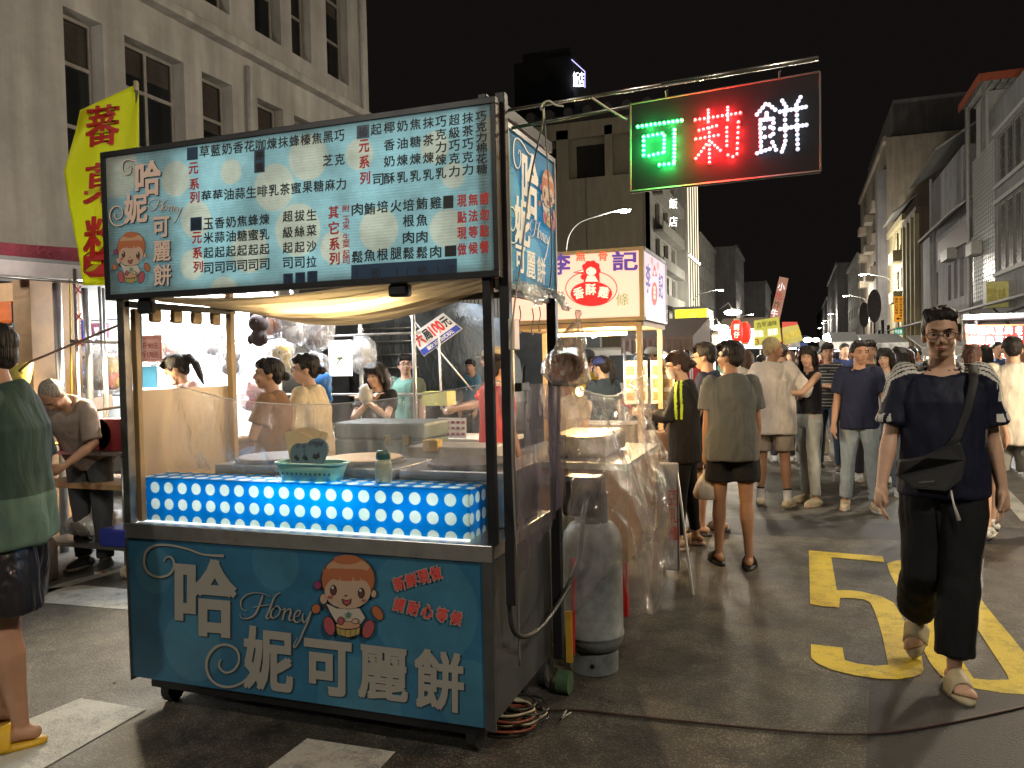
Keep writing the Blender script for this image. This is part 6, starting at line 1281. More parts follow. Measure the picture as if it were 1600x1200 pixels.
for i, (px, py) in enumerate(((1145, 488), (1125, 512))):
    Yl = 15.5; p = A(px, py, Yl); t = thing('stall_lamp', ['large upper white dish lamp above the red lantern', 'lower white dish lamp left of the red lantern'][i], 'lamp', p); g = MB(); g.ell(p, (.16, .16, .055), nu=16, nv=8); g.build('glowing_disc', emis('dish_lamp', (1, .88, .70), 22), t, smooth=True); ptube('arm', [p + Vector((0, 0, .05)), p + Vector((-.1, .3, .2)), p + Vector((-.3, .6, .1))], .012, m_alu, t)
    point('dish_lamp_light', p - Vector((0, .15, .12)), 110, (1, .88, .68), .1)
for i, (px, py, Y) in enumerate(((1151, 517, 13.6), (1164, 520, 14.2))):
    p = A(px, py, Y); t = thing('red_lantern', ['front red paper lantern with white characters', 'rear red paper lantern half hidden behind the first'][i], 'lantern', p); g = MB(); g.lathe(p, [(.05, -.17), (.07, -.155), (.095, -.08), (.102, 0), (.095, .08), (.07, .155), (.05, .17)], 18); g.build('paper', emis('lantern_red', (.85, .03, .015), .9), t, smooth=True)
    g = MB(); g.lathe(p, [(.052, .17), (.052, .20)], 12); g.build('cap', m_brz, t); g = MB(); g.lathe(p, [(.052, -.20), (.052, -.17)], 12); g.build('cap', m_brz, t)
    if i == 0: g = MB(); write(g, '蚵', px, -(py - 6), 9, 10, lambda u, v: A(u, -v, Y - .11), .03); write(g, '仔', px, -(py + 6), 9, 10, lambda u, v: A(u, -v, Y - .11), .03); g.build('lettering', emis('lantern_text', (1, .75, .6), 1.3), t)
canopy('awning_stall', 'grey-brown canopy stall behind the red lanterns', 1112, 1190, 500, 545, 16, 2.5, mat('taupe_awning', (.2, .16, .12), .7), 5, light=(90, (1, .9, .72)), lamp=False)
def signb(name, label, pts, Y, m, texts, tm_, cat='sign', parent=None):
    c = [A(*p, Y) for p in pts]; g = MB(); g.slab(c, (0, .04, 0)); o = g.build(name, m, label=label, cat=cat)
    for s_, u, v, w, h, ro, mt in texts:
        g = MB(); write(g, s_, u, -v, w, h, lambda a_, b_: A(a_, -b_, Y - .01), .015, rot=ro); g.build('lettering', mt, o)
    return o
m_wl = emis('lit_white_text', (.95, .95, 1), .9); m_bkp = mat('dark_print', (.05, .03, .02), .6)
signb('shop_sign', 'pale blue sign with white characters under the red lanterns', [(1123, 516), (1202, 512), (1202, 545), (1123, 545)], 15.9, emis('blue_pale_sign', (.25, .35, .5), .55), [('木瓜牛奶', 1160, 532, 60, 14, .03, m_wl)], None)
signb('shop_sign', 'yellow-green tilted sign for braised chicken feet above the blond man', [(1178, 501), (1217, 495), (1221, 534), (1178, 541)], 13.2, mat('yellowgreen_sign', (.55, .52, .08), .5, emit=(.6, .6, .1), es=.35), [('古早滷味', 1198, 506, 32, 8, .12, m_bkp), ('雞 腳', 1196, 520, 38, 11, .12, m_wl), ('3', 1183, 534, 6, 9, .1, m_red)], None)
signb('banner', 'tall narrow pink banner tilting above the yellow-green sign', [(1218, 432), (1232, 435), (1218, 500), (1203, 497)], 14.5, mat('pink_banner', (.42, .22, .18), .6, emit=(.4, .2, .15), es=.18), [('小', 1221, 448, 11, 12, -.2, m_wl), ('吃', 1217, 462, 11, 12, -.2, m_red), ('炸', 1214, 476, 11, 12, -.2, m_bkp), ('牛', 1210, 489, 11, 12, -.2, m_wl)], None)
signb('shop_sign', 'tilted yellow and dark green sign right of the yellow-green one', [(1222, 512), (1247, 507), (1255, 532), (1224, 540)], 17, mat('olive_sign', (.25, .22, .05), .5, emit=(.5, .4, .08), es=.25), [('臭豆腐', 1238, 523, 26, 12, .25, m_yel)], None)
signb('shop_sign', 'dark red sign board beyond the olive sign', [(1222, 503), (1246, 503), (1246, 511), (1222, 514)], 18, mat('deepred_sign', (.3, .03, .02), .5, emit=(.5, .03, .02), es=.4), [], None)
# ---- right-hand stall with the red sign
RS = thing('tofu_stall', 'stall with glowing red and white sign at the right edge', 'food stall', (4.2, 16, 0))
c = [A(*p, 16) for p in ((1508, 509), (1640, 507), (1640, 558), (1514, 556))]
g = MB(); g.slab(c, (0, .06, 0)); rf = g.build('sign_board', emis('red_lightbox', (.85, .02, .015), 1.0), RS)
g = MB(); m_ledw = emis('led_white_text', (1, .95, .92), 3.0)
for ch, x in zip('清蒸臭豆腐', (1519, 1533.5, 1547.5, 1561.5, 1576)): write(g, ch, x, -(516), 12.5, 11.5, lambda u, v: A(u, -v, 15.985), .03)
for ch, x in zip('麻辣臭豆腐', (1519, 1532.5, 1547, 1561.5, 1576)): write(g, ch, x, -(531.5), 12.5, 12, lambda u, v: A(u, -v, 15.985), .03)
write(g, '大腸臭臭鍋', 1548, -543.5, 42, 5.5, lambda u, v: A(u, -v, 15.985), .03); write(g, '大碗 中碗 小', 1552, -551.5, 42, 5.5, lambda u, v: A(u, -v, 15.985), .03)
write(g, '老', 1592, -516, 11, 13, lambda u, v: A(u, -v, 15.985), .03); write(g, '店', 1592, -531, 11, 13, lambda u, v: A(u, -v, 15.985), .03); g.build('lettering', m_ledw, rf)
g = MB()
for i in range(4): g.tube([c[i] + Vector((0, -.01, 0)), c[(i + 1) % 4] + Vector((0, -.01, 0))], .012, 5)
g.build('edge_lights', emis('red_edge', (1, .12, .05), 3.5), RS)
pbox('menu_panel', 1547, 558, 1572, 577, 16.0, .03, emis('white_menu_lit', (1, 1, 1), 1.6), RS)
for x in (2.95, 5.2): ptube('post', [(x, 16.05, 0), (x, 16.05, 2.1)], .03, m_alu, RS)
g = MB(); g.box(2.7, 6.4, 15.7, 18, 2.12, 2.2); g.build('canopy', mat('grey_canopy', (.25, .25, .25), .6), RS); g = MB(); g.box(3.0, 6.2, 16.2, 17.2, .05, .9); g.build('counter', m_steel, RS)
p = A(1519, 513, 15.6); LB2 = thing('flood_lamp', 'blazing white flood lamp at the left end of the red sign', 'lamp', p); g = MB(); g.ell(p, (.07, .05, .06)); g.build('lamp_glass', emis('flood_white', (.93, 1, .98), 60), LB2, smooth=True); g = MB(); g.box(p.x - .08, p.x + .08, 15.66, 15.72, p.z - .07, p.z + .07); g.build('housing', m_dsteel, LB2)
point('flood_light', (p.x, 15.4, p.z), 260, (.95, 1, .97), .08)
canopy('awning_stall', 'white canopy stall on the right side beyond the red sign', 1440, 1508, 528, 556, 22, 3, mat('white_canopy', (.4, .4, .4), .6), 5, light=(120, (1, .93, .8)))
ptube('awning_bars', [A(1527, 505, 16.5), A(1600, 480, 20)], .03, m_dsteel, RS)
# unseen neighbours of the stalls light the road from the right and behind
canopy('awning_stall', 'lit drinks stall on the right kerb outside the view', 2000, 2200, 380, 470, 6.0, 1.8, m_baw, 5, light=(170, (1, .80, .55)))
# far stalls
m_cv = [mat('canopy_red', (.35, .03, .03), .6), mat('canopy_white', (.5, .5, .5), .6), mat('canopy_blue', (.05, .1, .3), .6), mat('canopy_yellow', (.45, .35, .05), .6)]
far = [(1195, 1232, 515, 541, 26, 0), (1222, 1250, 520, 543, 36, 1), (1243, 1262, 526, 545, 52, 2), (1300, 1345, 522, 546, 30, 1), (1290, 1318, 528, 547, 44, 0), (1350, 1420, 526, 546, 26, 1), (1280, 1300, 533, 548, 64, 1)]
fl = ['red-roofed stall right behind the olive sign', 'white-roofed stall farther along the left side of the street', 'small blue-roofed stall near the vanishing point', 'white-roofed stall on the right side beneath the far street lamps', 'red-roofed stall near the bright far lamp', 'pale-roofed stall between the navy-shirted man and the walking man', 'tiny white stall at the far end of the street']
for i, (x0, x1, y0, y1, Y, k) in enumerate(far): canopy('awning_stall', fl[i], x0, x1, y0, y1, Y, 3, m_cv[k], 4, light=(Y * 8, (1, .9, .75)))
for i, (px, py, Y, r, s_) in enumerate(((1298, 527, 40, .35, 25), (1262, 531, 50, .25, 12), (1275, 531, 50, .2, 12), (1245, 527, 34, .12, 12), (1250, 529, 60, .2, 10), (1410, 536, 34, .12, 10), (1340, 531, 40, .12, 8))):
    p = A(px, py, Y); g = MB(); g.ell(p, (r, r, r * .6)); tag(g.build('stall_lamp', emis('far_lamp_%d' % s_, (.98, .97, .9), s_), smooth=True), ['big dazzling lamp in the middle of the far street', 'far white lamp left of the dazzling one', 'second far white lamp left of the dazzling one', 'small lamp beside the olive sign', 'faint lamp at the far left stalls', 'small lamp low behind the navy-shirted man', 'small lamp on the far right stalls'][i], 'lamp')
signb('shop_sign', 'small pink sign at the far right side of the street', [(1304, 522), (1322, 522), (1322, 536), (1304, 536)], 42, mat('pink_far_sign', (.45, .15, .18), .5, emit=(.5, .12, .15), es=.4), [], None)
signb('shop_sign', 'small green sign in the middle of the right side', [(1325, 520), (1331, 520), (1331, 533), (1325, 533)], 42, mat('green_far_sign', (.05, .3, .2), .5, emit=(.05, .4, .25), es=.3), [], None)
# orange detour sign, green street sign, dark round signs, signals
OS = thing('road_sign', 'tall orange detour sign with two columns of black characters and an arrow', 'road sign', (6.5, 60, 0)); c = [A(*p, 60) for p in ((1397, 463), (1411, 463), (1411, 503), (1397, 503))]
g = MB(); g.slab(c, (0, .05, 0)); ob = g.build('panel', mat('orange_glow_panel', (.75, .28, .02), .5, emit=(1, .4, .02), es=.38), OS)  # panel given its own even glow in place of reflected light
g = MB()
for j, ch in enumerate('前方夜市請改道'): write(g, ch, 1407.5, -(467.5 + j * 4.3), 4.6, 3.6, lambda u, v: A(u, -v, 59.98), .02)
for j, ch in enumerate('週四六日管制'): write(g, ch, 1400.8, -(467.5 + j * 4.3), 4.4, 3.6, lambda u, v: A(u, -v, 59.98), .02)
g.shape([[(1400, -498), (1404, -495.2), (1404, -497.3), (1409, -497.3), (1409, -498.8), (1404, -498.8), (1404, -500.8)]], lambda u, v: A(u, -v, 59.98)); g.build('lettering', m_ink, ob)
ptube('post', [(A(1404, 503, 60).x, 60.1, 0), (A(1404, 503, 60).x, 60.1, A(1404, 463, 60).z)], .05, m_pole, OS)
signb('street_sign', 'small green street name sign below the orange one', [(1397, 513), (1411, 513), (1411, 523), (1397, 523)], 58, mat('green_street_sign', (.02, .35, .2), .5, emit=(.02, .5, .25), es=.25), [('中正路', 1404, 518, 11, 6, 0, m_wl)], None, 'street sign')
m_rdk = mat('dark_round_board', (.035, .03, .028), .6, var=.5, vs=6)
for i, (px, py, rx, ry, Y) in enumerate(((1366, 478, 10, 26, 62), (1350, 492, 7, 20, 70))):
    p = A(px, py, Y); k = (p - CC).dot(CF) / FPX; t = thing('round_sign', ['large dark oval sign board hanging over the right stalls', 'smaller dark oval sign board left of the large one'][i], 'sign', (p.x, Y, 0)); g = MB(); g.lathe((p.x, Y, p.z), [(rx * k, -.1), (rx * k, .1)], 28, Matrix.Diagonal((1, ry / rx, 1)).to_3x3() @ Matrix.Identity(3)); 
    g.v = [(v[0], Y + (v[2] - p.z), p.z + (v[1] - Y)) for v in g.v]; g.build('board', m_rdk, t); ptube('post', [(p.x, Y + .2, 0), (p.x, Y + .2, p.z)], .06, m_dsteel, t)
for i, px in enumerate((1379, 1388, 1374)):
    Y = 55 + i * 4; p = A(px, 500 + i * 8, Y); t = thing('signal_pole', ['dark signal pole with a row of red lights beside the oval signs', 'slim dark pole under the orange sign', 'dark pole just right of the large oval sign'][i], 'pole', (p.x, Y, 0)); ptube('pole', [(p.x, Y, 0), (p.x, Y, p.z)], .09, m_dsteel, t)
    if i == 0:
        for k in range(4): g = MB(); q = A(px, 541 + k * 4.5, Y - .12); g.ell(q, (.05, .03, .05), nu=8, nv=6); g.build('signal_light', emis('signal_red' if k < 2 else 'signal_pale', (1, .03, .06) if k < 2 else (.8, .8, .9), 6), t)
# yellow billboard on the right building
YBl = thing('billboard', 'dim yellow billboard box bracketed to the right-hand buildings', 'billboard', (7.5, 40, 4)); c = [AX(x, y, 7.7) for x, y in ((1541, 449), (1575, 438), (1575, 471), (1541, 481))]
a = A(1541, 481, 36); b = A(1576, 443, 36)
g = MB(); g.box(a.x, b.x, 36, 36.02, a.z, b.z + .1); yf = g.build('face', mat('faded_yellow_sign', (.50, .46, .16), .5, emit=(.5, .46, .15), es=.12), YBl); g = MB(); g.box(a.x, b.x + .5, 36.022, 36.6, a.z, b.z + .12); g.build('box', mat('grey_sign_box', (.3, .3, .3), .5), YBl)
g = MB(); write(g, '當舖', 1559, -461, 24, 22, lambda u, v: A(u, -v, 35.99), .0); write(g, '歡迎', 1545, -461, 5, 24, lambda u, v: A(u, -v, 35.99), vertical=True); g.build('lettering', mat('dull_gold_print', (.40, .33, .05), .5), yf)
ptube('bracket', [(a.x + .3, 36.3, a.z - .02), (8.0, 36.3, a.z - .9)], .05, m_dsteel, YBl)
# shop canopies along the right kerb
m_ca = mat('grey_shop_canopy', (.28, .28, .27), .6)
for i, (y0, y1) in enumerate(((24, 39), (40, 52), (54, 72))):
    g = MB(); g.slab([(5.6, y0, 3.0), (7.99, y0, 3.5), (7.99, y1, 3.5), (5.6, y1, 3.0)], (0, 0, .06)); tag(g.build('shop_canopy', m_ca), ['nearest grey shop canopy under the yellow billboard', 'middle grey shop canopy on the right building row', 'far grey shop canopy on the right building row'][i], 'canopy')
# ================================================================== PEOPLE
def evalmesh(me, mods):
    o = bpy.data.objects.new('tmp', me); COL.objects.link(o)
    for ty, kw in mods:
        m = o.modifiers.new('m', ty)
        for k, v in kw.items(): setattr(m, k, v)
    dg = bpy.context.evaluated_depsgraph_get(); r = bpy.data.meshes.new_from_object(o.evaluated_get(dg)); bpy.data.objects.remove(o); bpy.data.meshes.remove(me); return r
def knit(mb, vox, sm=4, fac=.5):
    """one continuous surface from overlapping limbs"""
    me = mb.mesh('k'); r = evalmesh(me, [('REMESH', dict(mode='VOXEL', voxel_size=vox, adaptivity=0)), ('SMOOTH', dict(iterations=sm, factor=fac))]); return r
def put(me, name, mats, parent, matfn=None, fold=0.0, fs=9.0, smooth=True, cut=None, seed=0):
    n = len(me.vertices); me.materials.clear()
    for m in (mats if hasattr(mats, '__len__') else [mats]): me.materials.append(m)
    if fold > 0:
        co = np.empty(n * 3); me.vertices.foreach_get('co', co); co = co.reshape(-1, 3); no = np.empty(n * 3); me.vertices.foreach_get('normal', no); no = no.reshape(-1, 3)
        d = np.array([mnoise.noise(Vector((c[0] * fs + seed, c[1] * fs, c[2] * fs * .55 + c[0] * 4))) + .5 * mnoise.noise(Vector((c[0] * fs * 2.3, c[1] * fs * 2.3 + seed, c[2] * fs * 1.2 - c[0] * 9))) for c in co])
        co = co + no * (d * fold + (fold * .45 if fold > .005 else 0))[:, None]; me.vertices.foreach_set('co', co.ravel())
    if matfn:
        for p in me.polygons: p.material_index = matfn(*p.center)
    me.polygons.foreach_set('use_smooth', [smooth] * len(me.polygons)); me.update(); me.name = name
    o = bpy.data.objects.new(name, me); COL.objects.link(o); o.parent = parent; return o
def V(*a): return Vector(a)
def rotax(v, ax, deg): return Matrix.Rotation(R(deg), 3, ax) @ v
def sel(rx, ry, c, M, n=20, p=.85):
    out = []
    for i in range(n):
        t = 2 * math.pi * i / n; ct, st = math.cos(t), math.sin(t)
        out.append(M @ (c + V(rx * math.copysign(abs(ct) ** p, ct), ry * math.copysign(abs(st) ** p, st), 0)))
    return out
def skinmat(k): 
    c = {'fair': (.52, .32, .22), 'mid': (.44, .25, .16), 'tan': (.36, .19, .11), 'pale': (.58, .38, .28)}[k]; return mat('skin_' + k, c, .5, var=.08, vs=14, spec=.35)
def cloth(col, nm=None, w=.35, rough=.85): 
    k = nm or ('cloth_%d_%d_%d' % tuple(int(c * 999) for c in col)); return mat(k, col, rough, var=.12, vs=8, bump=.25, bs=260, wrinkle=w, spec=.25)
HAIRM = {}
def hairmat(col):
    k = 'hair_%d_%d_%d' % tuple(int(c * 999) for c in col)
    if k in MATS: return MATS[k]
    m, n, b = _nodes(k); L = n.links.new; b.inputs['Base Color'].default_value = tuple(col) + (1,); b.inputs['Roughness'].default_value = .5; b.inputs['Specular IOR Level'].default_value = .3
    tc = n.nodes.new('ShaderNodeTexCoord'); mp = n.nodes.new('ShaderNodeMapping'); mp.inputs['Scale'].default_value = (70, 70, 9); L(tc.outputs['Object'], mp.inputs[0]); nz = n.nodes.new('ShaderNodeTexNoise'); nz.inputs['Scale'].default_value = 1.6; nz.inputs['Detail'].default_value = 3; L(mp.outputs[0], nz.inputs['Vector'])
    bp = n.nodes.new('ShaderNodeBump'); bp.inputs['Strength'].default_value = 1; bp.inputs['Distance'].default_value = .012; L(nz.outputs['Fac'], bp.inputs['Height']); L(bp.outputs[0], b.inputs['Normal'])
    cr = n.nodes.new('ShaderNodeMapRange'); cr.inputs['From Min'].default_value = .3; cr.inputs['From Max'].default_value = .7; cr.inputs['To Min'].default_value = .55; cr.inputs['To Max'].default_value = 1.5; L(nz.outputs['Fac'], cr.inputs['Value']); v = n.nodes.new('ShaderNodeVectorMath'); v.operation = 'SCALE'; v.inputs[0].default_value = col; L(cr.outputs[0], v.inputs['Scale']); L(v.outputs[0], b.inputs['Base Color'])
    MATS[k] = m; return m
BLACKH = (.012, .009, .008); BROWNH = (.07, .035, .02); LBROWN = (.22, .12, .07); BLOND = (.36, .29, .15); GREYH = (.22, .19, .16)
def person(label, x, y, face, h=1.70, z=0.0, sex='m', girth=1.0, lean=0, twist=0, arms=((4, 6, 12, 0), (4, 6, 12, 0)), legs=((2, 2, 2), (-2, 2, 2)), head=(0, 0), skin='mid', hair=('short', BLACKH), top=('tee', (.2, .2, .2)), bottom=('jeans', (.1, .15, .25)), feet=('sneaker', (.5, .5, .5)), vox=.009, glasses=False, mask=None, cap=None, group=None, topmats=None, topfn=None, hem=None, sleeve=.6, botlen=None, cat='person', footpitch=(0, 0), socks=None, botfn=None, botmats=None, seed=0, loose=1.0, hip=0, wristin=(0, 0), bl=1.0):
    s = h / 1.70; root = thing('person', label, cat, (x, y, z), R(-face), group)
    f = .93 if sex == 'f' else 1.0; gi = girth
    sk = skinmat(skin)
    # --- joints
    hips = {1: V(.088 * f, 0, .91), -1: V(-.088 * f, 0, .91)}
    leg = {}
    for i, sd in enumerate((-1, 1)):
        a, o_, k = legs[i][:3]; d = V(sd * math.sin(R(o_)), math.sin(R(a)) * math.cos(R(o_)), -math.cos(R(a)) * math.cos(R(o_))).normalized(); kn = hips[sd] + d * .44
        d2 = rotax(d, 'X', -k); an = kn + d2 * .40; leg[sd] = (hips[sd], kn, an, d2)
    low = min(leg[sd][2].z - (.097 if feet[0] == 'slides' else .075) + (-.0) - (.12 * math.sin(R(max(0, footpitch[i]))) if footpitch[i] > 0 else 0) for i, sd in enumerate((-1, 1)))
    dz = V(0, 0, -low) if z == 0 or hip == 0 else V(0, 0, hip / s - .91)
    leg = {sd: tuple(q + dz for q in l[:3]) + (l[3],) for sd, l in leg.items()}
    piv = V(0, 0, .93) + dz; Mt = Matrix.Rotation(R(-lean), 3, 'X') @ Matrix.Rotation(R(twist), 3, 'Z')
    T = lambda p: piv + Mt @ (p - V(0, 0, .93))
    sw = .157 * f * (1 + (gi - 1) * .5)
    arm = {}
    for i, sd in enumerate((-1, 1)):
        a, o_, e, inw = arms[i][:4]; u = V(sd * math.sin(R(o_)), math.sin(R(a)) * math.cos(R(o_)), -math.cos(R(a)) * math.cos(R(o_))).normalized()
        t = V(-sd * math.sin(R(inw)), math.cos(R(inw)), 0); t = (t - u * t.dot(u)); t = t.normalized() if t.length > .05 else V(0, 0, 1)
        if abs(a) > 60: t = (V(-sd * math.sin(R(inw)), .2, math.cos(R(inw))) - u * V(-sd * math.sin(R(inw)), .2, math.cos(R(inw))).dot(u)).normalized()
        fo = u * math.cos(R(e)) + t * math.sin(R(e)); S = V(sd * sw, 0, 1.385); E_ = S + u * .285; Wp = E_ + fo * .245
        arm[sd] = tuple(T(q) for q in (S, E_, Wp)) + (Mt @ u, Mt @ fo)
    hm = Matrix.Rotation(R(-head[0]), 3, 'Z') @ Matrix.Rotation(R(head[1]), 3, 'X'); nb = T(V(0, -.01, 1.42)); hc = T(V(0, .015, 1.485)) + Mt @ (hm @ V(0, .012, .095)); HM = Mt @ hm
    H = lambda a, b, c: hc + HM @ V(a, b, c)
    # --- body
    B = MB()
    prof = [(.84, .10, .075, 0), (.89, .155, .105, -.01), (.95, .165, .115, -.012), (1.02, .150, .10, 0), (1.09, .138, .093, .005), (1.18, .143, .100, .005), (1.27, .152, .108, 0), (1.34, .150, .100, -.005), (1.39, .125, .082, -.01), (1.425, .085, .065, -.012)]
    if sex == 'f': prof = [(q[0], q[1] * (.97 if q[0] < 1 else .86 if q[0] < 1.2 else .9), q[2] * .93, q[3]) for q in prof]
    B.loft([sel(a_ * gi, b_ * gi, V(0, c_, zz), Matrix.Identity(3)) for zz, a_, b_, c_ in prof])
    B.v = [tuple(T(Vector(v))) for v in B.v]
    B.cap([nb - V(0, 0, .03), nb + (hc - nb) * .5, hc + HM @ V(0, -.02, -.03)], [.062 * f, .054 * f, .056 * f], 12)
    for i, sd in enumerate((-1, 1)):
        S, E_, Wp, u, fo = arm[sd]; g_ = gi * f
        B.cap([S, S + (E_ - S) * .35, E_, E_ + (Wp - E_) * .3, Wp], [.048 * g_, .044 * g_, .036 * g_, .038 * g_, .024 * f], 10)
        # hand
        nrm = V(-sd, 0, 0) if abs(fo.x) < .7 else V(0, 0, -1); nrm = (nrm - fo * nrm.dot(fo)).normalized(); sidev = fo.cross(nrm).normalized()
        if sidev.y < 0 and abs(fo.z) > .3 or (abs(fo.z) <= .3 and sidev.z < 0): sidev = -sidev
        hd = (fo + nrm * (.15 + wristin[i])).normalized(); pc = Wp + hd * .048
        B.cap([Wp - fo * .01, Wp + hd * .03 , Wp + hd * .075], [.024 * f, .03 * f, .032 * f], 10)
        Mx = Matrix((sidev, nrm, hd)).transposed(); B.ell(Wp + hd * .055, (.040 * f, .017 * f, .046), Mx, 12, 8)
        for k, (off, ln) in enumerate(((.030, .072), (.010, .080), (-.011, .074), (-.030, .058))):
            b0 = Wp + hd * .088 + sidev * off; d1 = (hd + nrm * .25).normalized(); d2_ = (hd + nrm * .75).normalized(); B.cap([b0 - hd * .02, b0 + d1 * ln * .5, b0 + d1 * ln * .5 + d2_ * ln * .45], [.0098, .0088, .0075], 7)
        b0 = Wp + hd * .03 + sidev * .028; B.cap([b0, b0 + (sidev * .8 + hd).normalized() * .035 + nrm * .008, b0 + (sidev * .45 + hd).normalized() * .066 + nrm * .02], [.014, .011, .009], 7)
    for i, sd in enumerate((-1, 1)):
        Hp, Kn, An, d2 = leg[sd]; g_ = gi
        cal = (Kn + (An - Kn) * .3) - rotax(d2, 'X', 90) * .018 * -1
        B.cap([Hp + V(0, 0, -.02), Hp + (Kn - Hp) * .4, Kn, Kn + (An - Kn) * .3, Kn + (An - Kn) * .65, An], [.078 * g_ * f, .070 * g_ * f, .048 * g_, .053 * g_ * f, .037 * g_, .031], 12)
        FM = Matrix.Rotation(R(-12 * sd), 3, 'Z') @ Matrix.Rotation(R(-footpitch[i]), 3, 'X'); F = lambda a, b, c: An + FM @ V(a, b, c)
        B.cap([F(0, -.045, -.045), F(0, .0, -.035), F(0, .06, -.045)], [.030, .036, .034], 10); B.ell(F(0, .085, -.052), (.043, .055, .024), FM, 12, 8)
        for k in range(5): B.cap([F((-.028 + k * .0145) * -sd, .115, -.058), F((-.031 + k * .0155) * -sd, .160 - k * .008, -.062)], [.0125 if k else .015, .0115 if k else .015], 7)
        leg[sd] = leg[sd] + (FM,)
    # head
    B.ell(H(0, -.012, .028), (.075 * f, .094, .088), HM, 18, 12); B.ell(H(0, .012, -.03), (.060 * f, .078, .080), HM, 18, 12); B.ell(H(0, .045, -.083), (.034 * f, .034, .026), HM, 12, 8)
    B.ell(H(.034, .062, -.03), (.022, .02, .022), HM); B.ell(H(-.034, .062, -.03), (.022, .02, .022), HM); B.ell(H(0, .074, .026), (.048, .018, .013), HM)
    B.cap([H(0, .086, .008), H(0, .102, -.022)], [.007, .0125], 8); B.ell(H(0, .092, -.031), (.018, .012, .009), HM); B.ell(H(0, .083, -.058), (.022, .013, .010), HM)
    for sd in (-1, 1): B.ell(H(sd * .074 * f, -.012, -.012), (.010, .019, .030), HM)
    me = knit(B, vox, 3, .45); body = put(me, 'body', sk, root)
    root.scale = (s, s, s)
    def part(mb, nm, m, sm=True, par=None): 
        me_ = mb.mesh(nm, [m] if not hasattr(m, '__len__') else m, sm); o = bpy.data.objects.new(nm, me_); COL.objects.link(o); o.parent = par or root; return o
    # --- face
    if vox < .015:
        g = MB()
        for sd in (-1, 1): g.ell(H(sd * .030, .080, .003), (.0110, .005, .0040), HM, 10, 6)
        o = part(g, 'eyes', mat('eye_white', (.5, .47, .44), .3, var=0)); g = MB()
        for sd in (-1, 1): g.ell(H(sd * .030, .0838, .0028), (.0044, .0025, .0042), HM, 8, 6); g.tube([H(sd * .018, .0845, .0055), H(sd * .030, .0865, .0078), H(sd * .043, .079, .005)], .0015, 5)
        part(g, 'irises', m_ink, par=o); g = MB()
        for sd in (-1, 1): g.tube([H(sd * .014, .091, .024), H(sd * .032, .090, .030), H(sd * .052, .074, .025)], [.0028, .0034, .0016], 6)
        part(g, 'eyebrows', hairmat(BLACKH)); g = MB(); g.ell(H(0, .0925, -.0555), (.019, .006, .0035), HM, 10, 6); g.ell(H(0, .0915, -.0625), (.016, .006, .0045), HM, 10, 6); part(g, 'lips', mat('lips', (.36, .12, .10), .45, var=0))
    if glasses:
        g = MB()
        for sd in (-1, 1):
            g.tube([H(sd * .033 + .024 * math.cos(t), .103 - .10 * abs(.024 * math.cos(t)), .002 + .017 * math.sin(t)) for t in np.linspace(0, 2 * math.pi, 17)], .0019, 5, False); g.tube([H(sd * .057, .097, .006), H(sd * .077 * f, .05, .006), H(sd * .079 * f, -.01, .0)], .0018, 5)
        g.tube([H(-.009, .103, .004), H(.009, .103, .004)], .0018, 5); part(g, 'glasses', mat('dark_frames', (.03, .02, .03), .25))
    if mask:
        g = MB()
        def mk(u, v): a_ = (u - .5) * 2.5; r = .088 + .012 * math.exp(-(a_ * 2.2) ** 2); zz = -.012 - v * .085; return H(math.sin(a_) * .072 * (1 - .18 * v), .008 + math.cos(a_) * r * (1 - .10 * v) + .004, zz)
        g.grid(mk, 14, 8)
        for sd in (-1, 1): g.tube([mk(.5 + sd * .5, .1), H(sd * .082, -.02, .01)], .0015, 4); g.tube([mk(.5 + sd * .5, .9), H(sd * .082, -.02, -.03)], .0015, 4)
        part(g, 'face_mask', mat('mask_paper', mask, .8, var=.05))
    # --- hair
    hk, hcx = hair; hm_ = hairmat(hcx); hv = max(vox, .008)
    if hk != 'none':
        g = MB(); rj = random.Random(seed + 5)
        g.ell(H(0, -.028, .046), (.082 * f + .003, .098, .084), HM, 18, 12); g.ell(H(0, -.055, -.002), (.072 * f, .062, .075), HM, 14, 10)
        if hk == 'crop': g = MB(); g.ell(H(0, -.022, .038), (.080, .095, .084), HM, 18, 12); g.ell(H(0, -.052, -.0), (.066, .058, .07), HM, 14, 10)
        for sd in (-1, 1): g.ell(H(sd * .070 * f, .0, .022), (.016, .03, .03), HM)
        if hk == 'swept':
            for i in range(11): t = -1 + i / 5.; g.cap([H(t * .062, .066 - abs(t) * .018, .078), H(t * .060 + .010, .060 - abs(t) * .02, .098), H(t * .045 + .015, .02, .116)], [.010, .013, .011], 6)
        if hk in ('short', 'bob', 'long', 'bun', 'pony', 'fringe', 'swept'):
            n_ = 9
            for i in range(0 if hk == 'swept' else n_):
                t = -1 + 2 * i / (n_ - 1); drop = (.050 if hk == 'short' else .018 if hk in ('fringe', 'bob', 'long') else .048) + rj.uniform(-.006, .008)
                if hk in ('bun', 'pony'): drop = .055 + .0 * t
                g.cap([H(t * .045, .03, .115), H(t * .062, .078, .082), H(t * .066, .086 - abs(t) * .022, drop)], [.016, .014, .007], 6)
            for i in range(30 if hk in ('short', 'swept') else 10): a_ = rj.uniform(0, 6.28); b_ = rj.uniform(.1, 1.1); p0 = (math.cos(a_) * math.sin(b_) * .078, -.02 + math.sin(a_) * math.sin(b_) * .095, .04 + math.cos(b_) * .085); g.cap([H(*p0), H(p0[0] * 1.08 + rj.uniform(-.01, .01), p0[1] * 1.06 + .012, p0[2] * 1.04)], [.012, .007], 5)
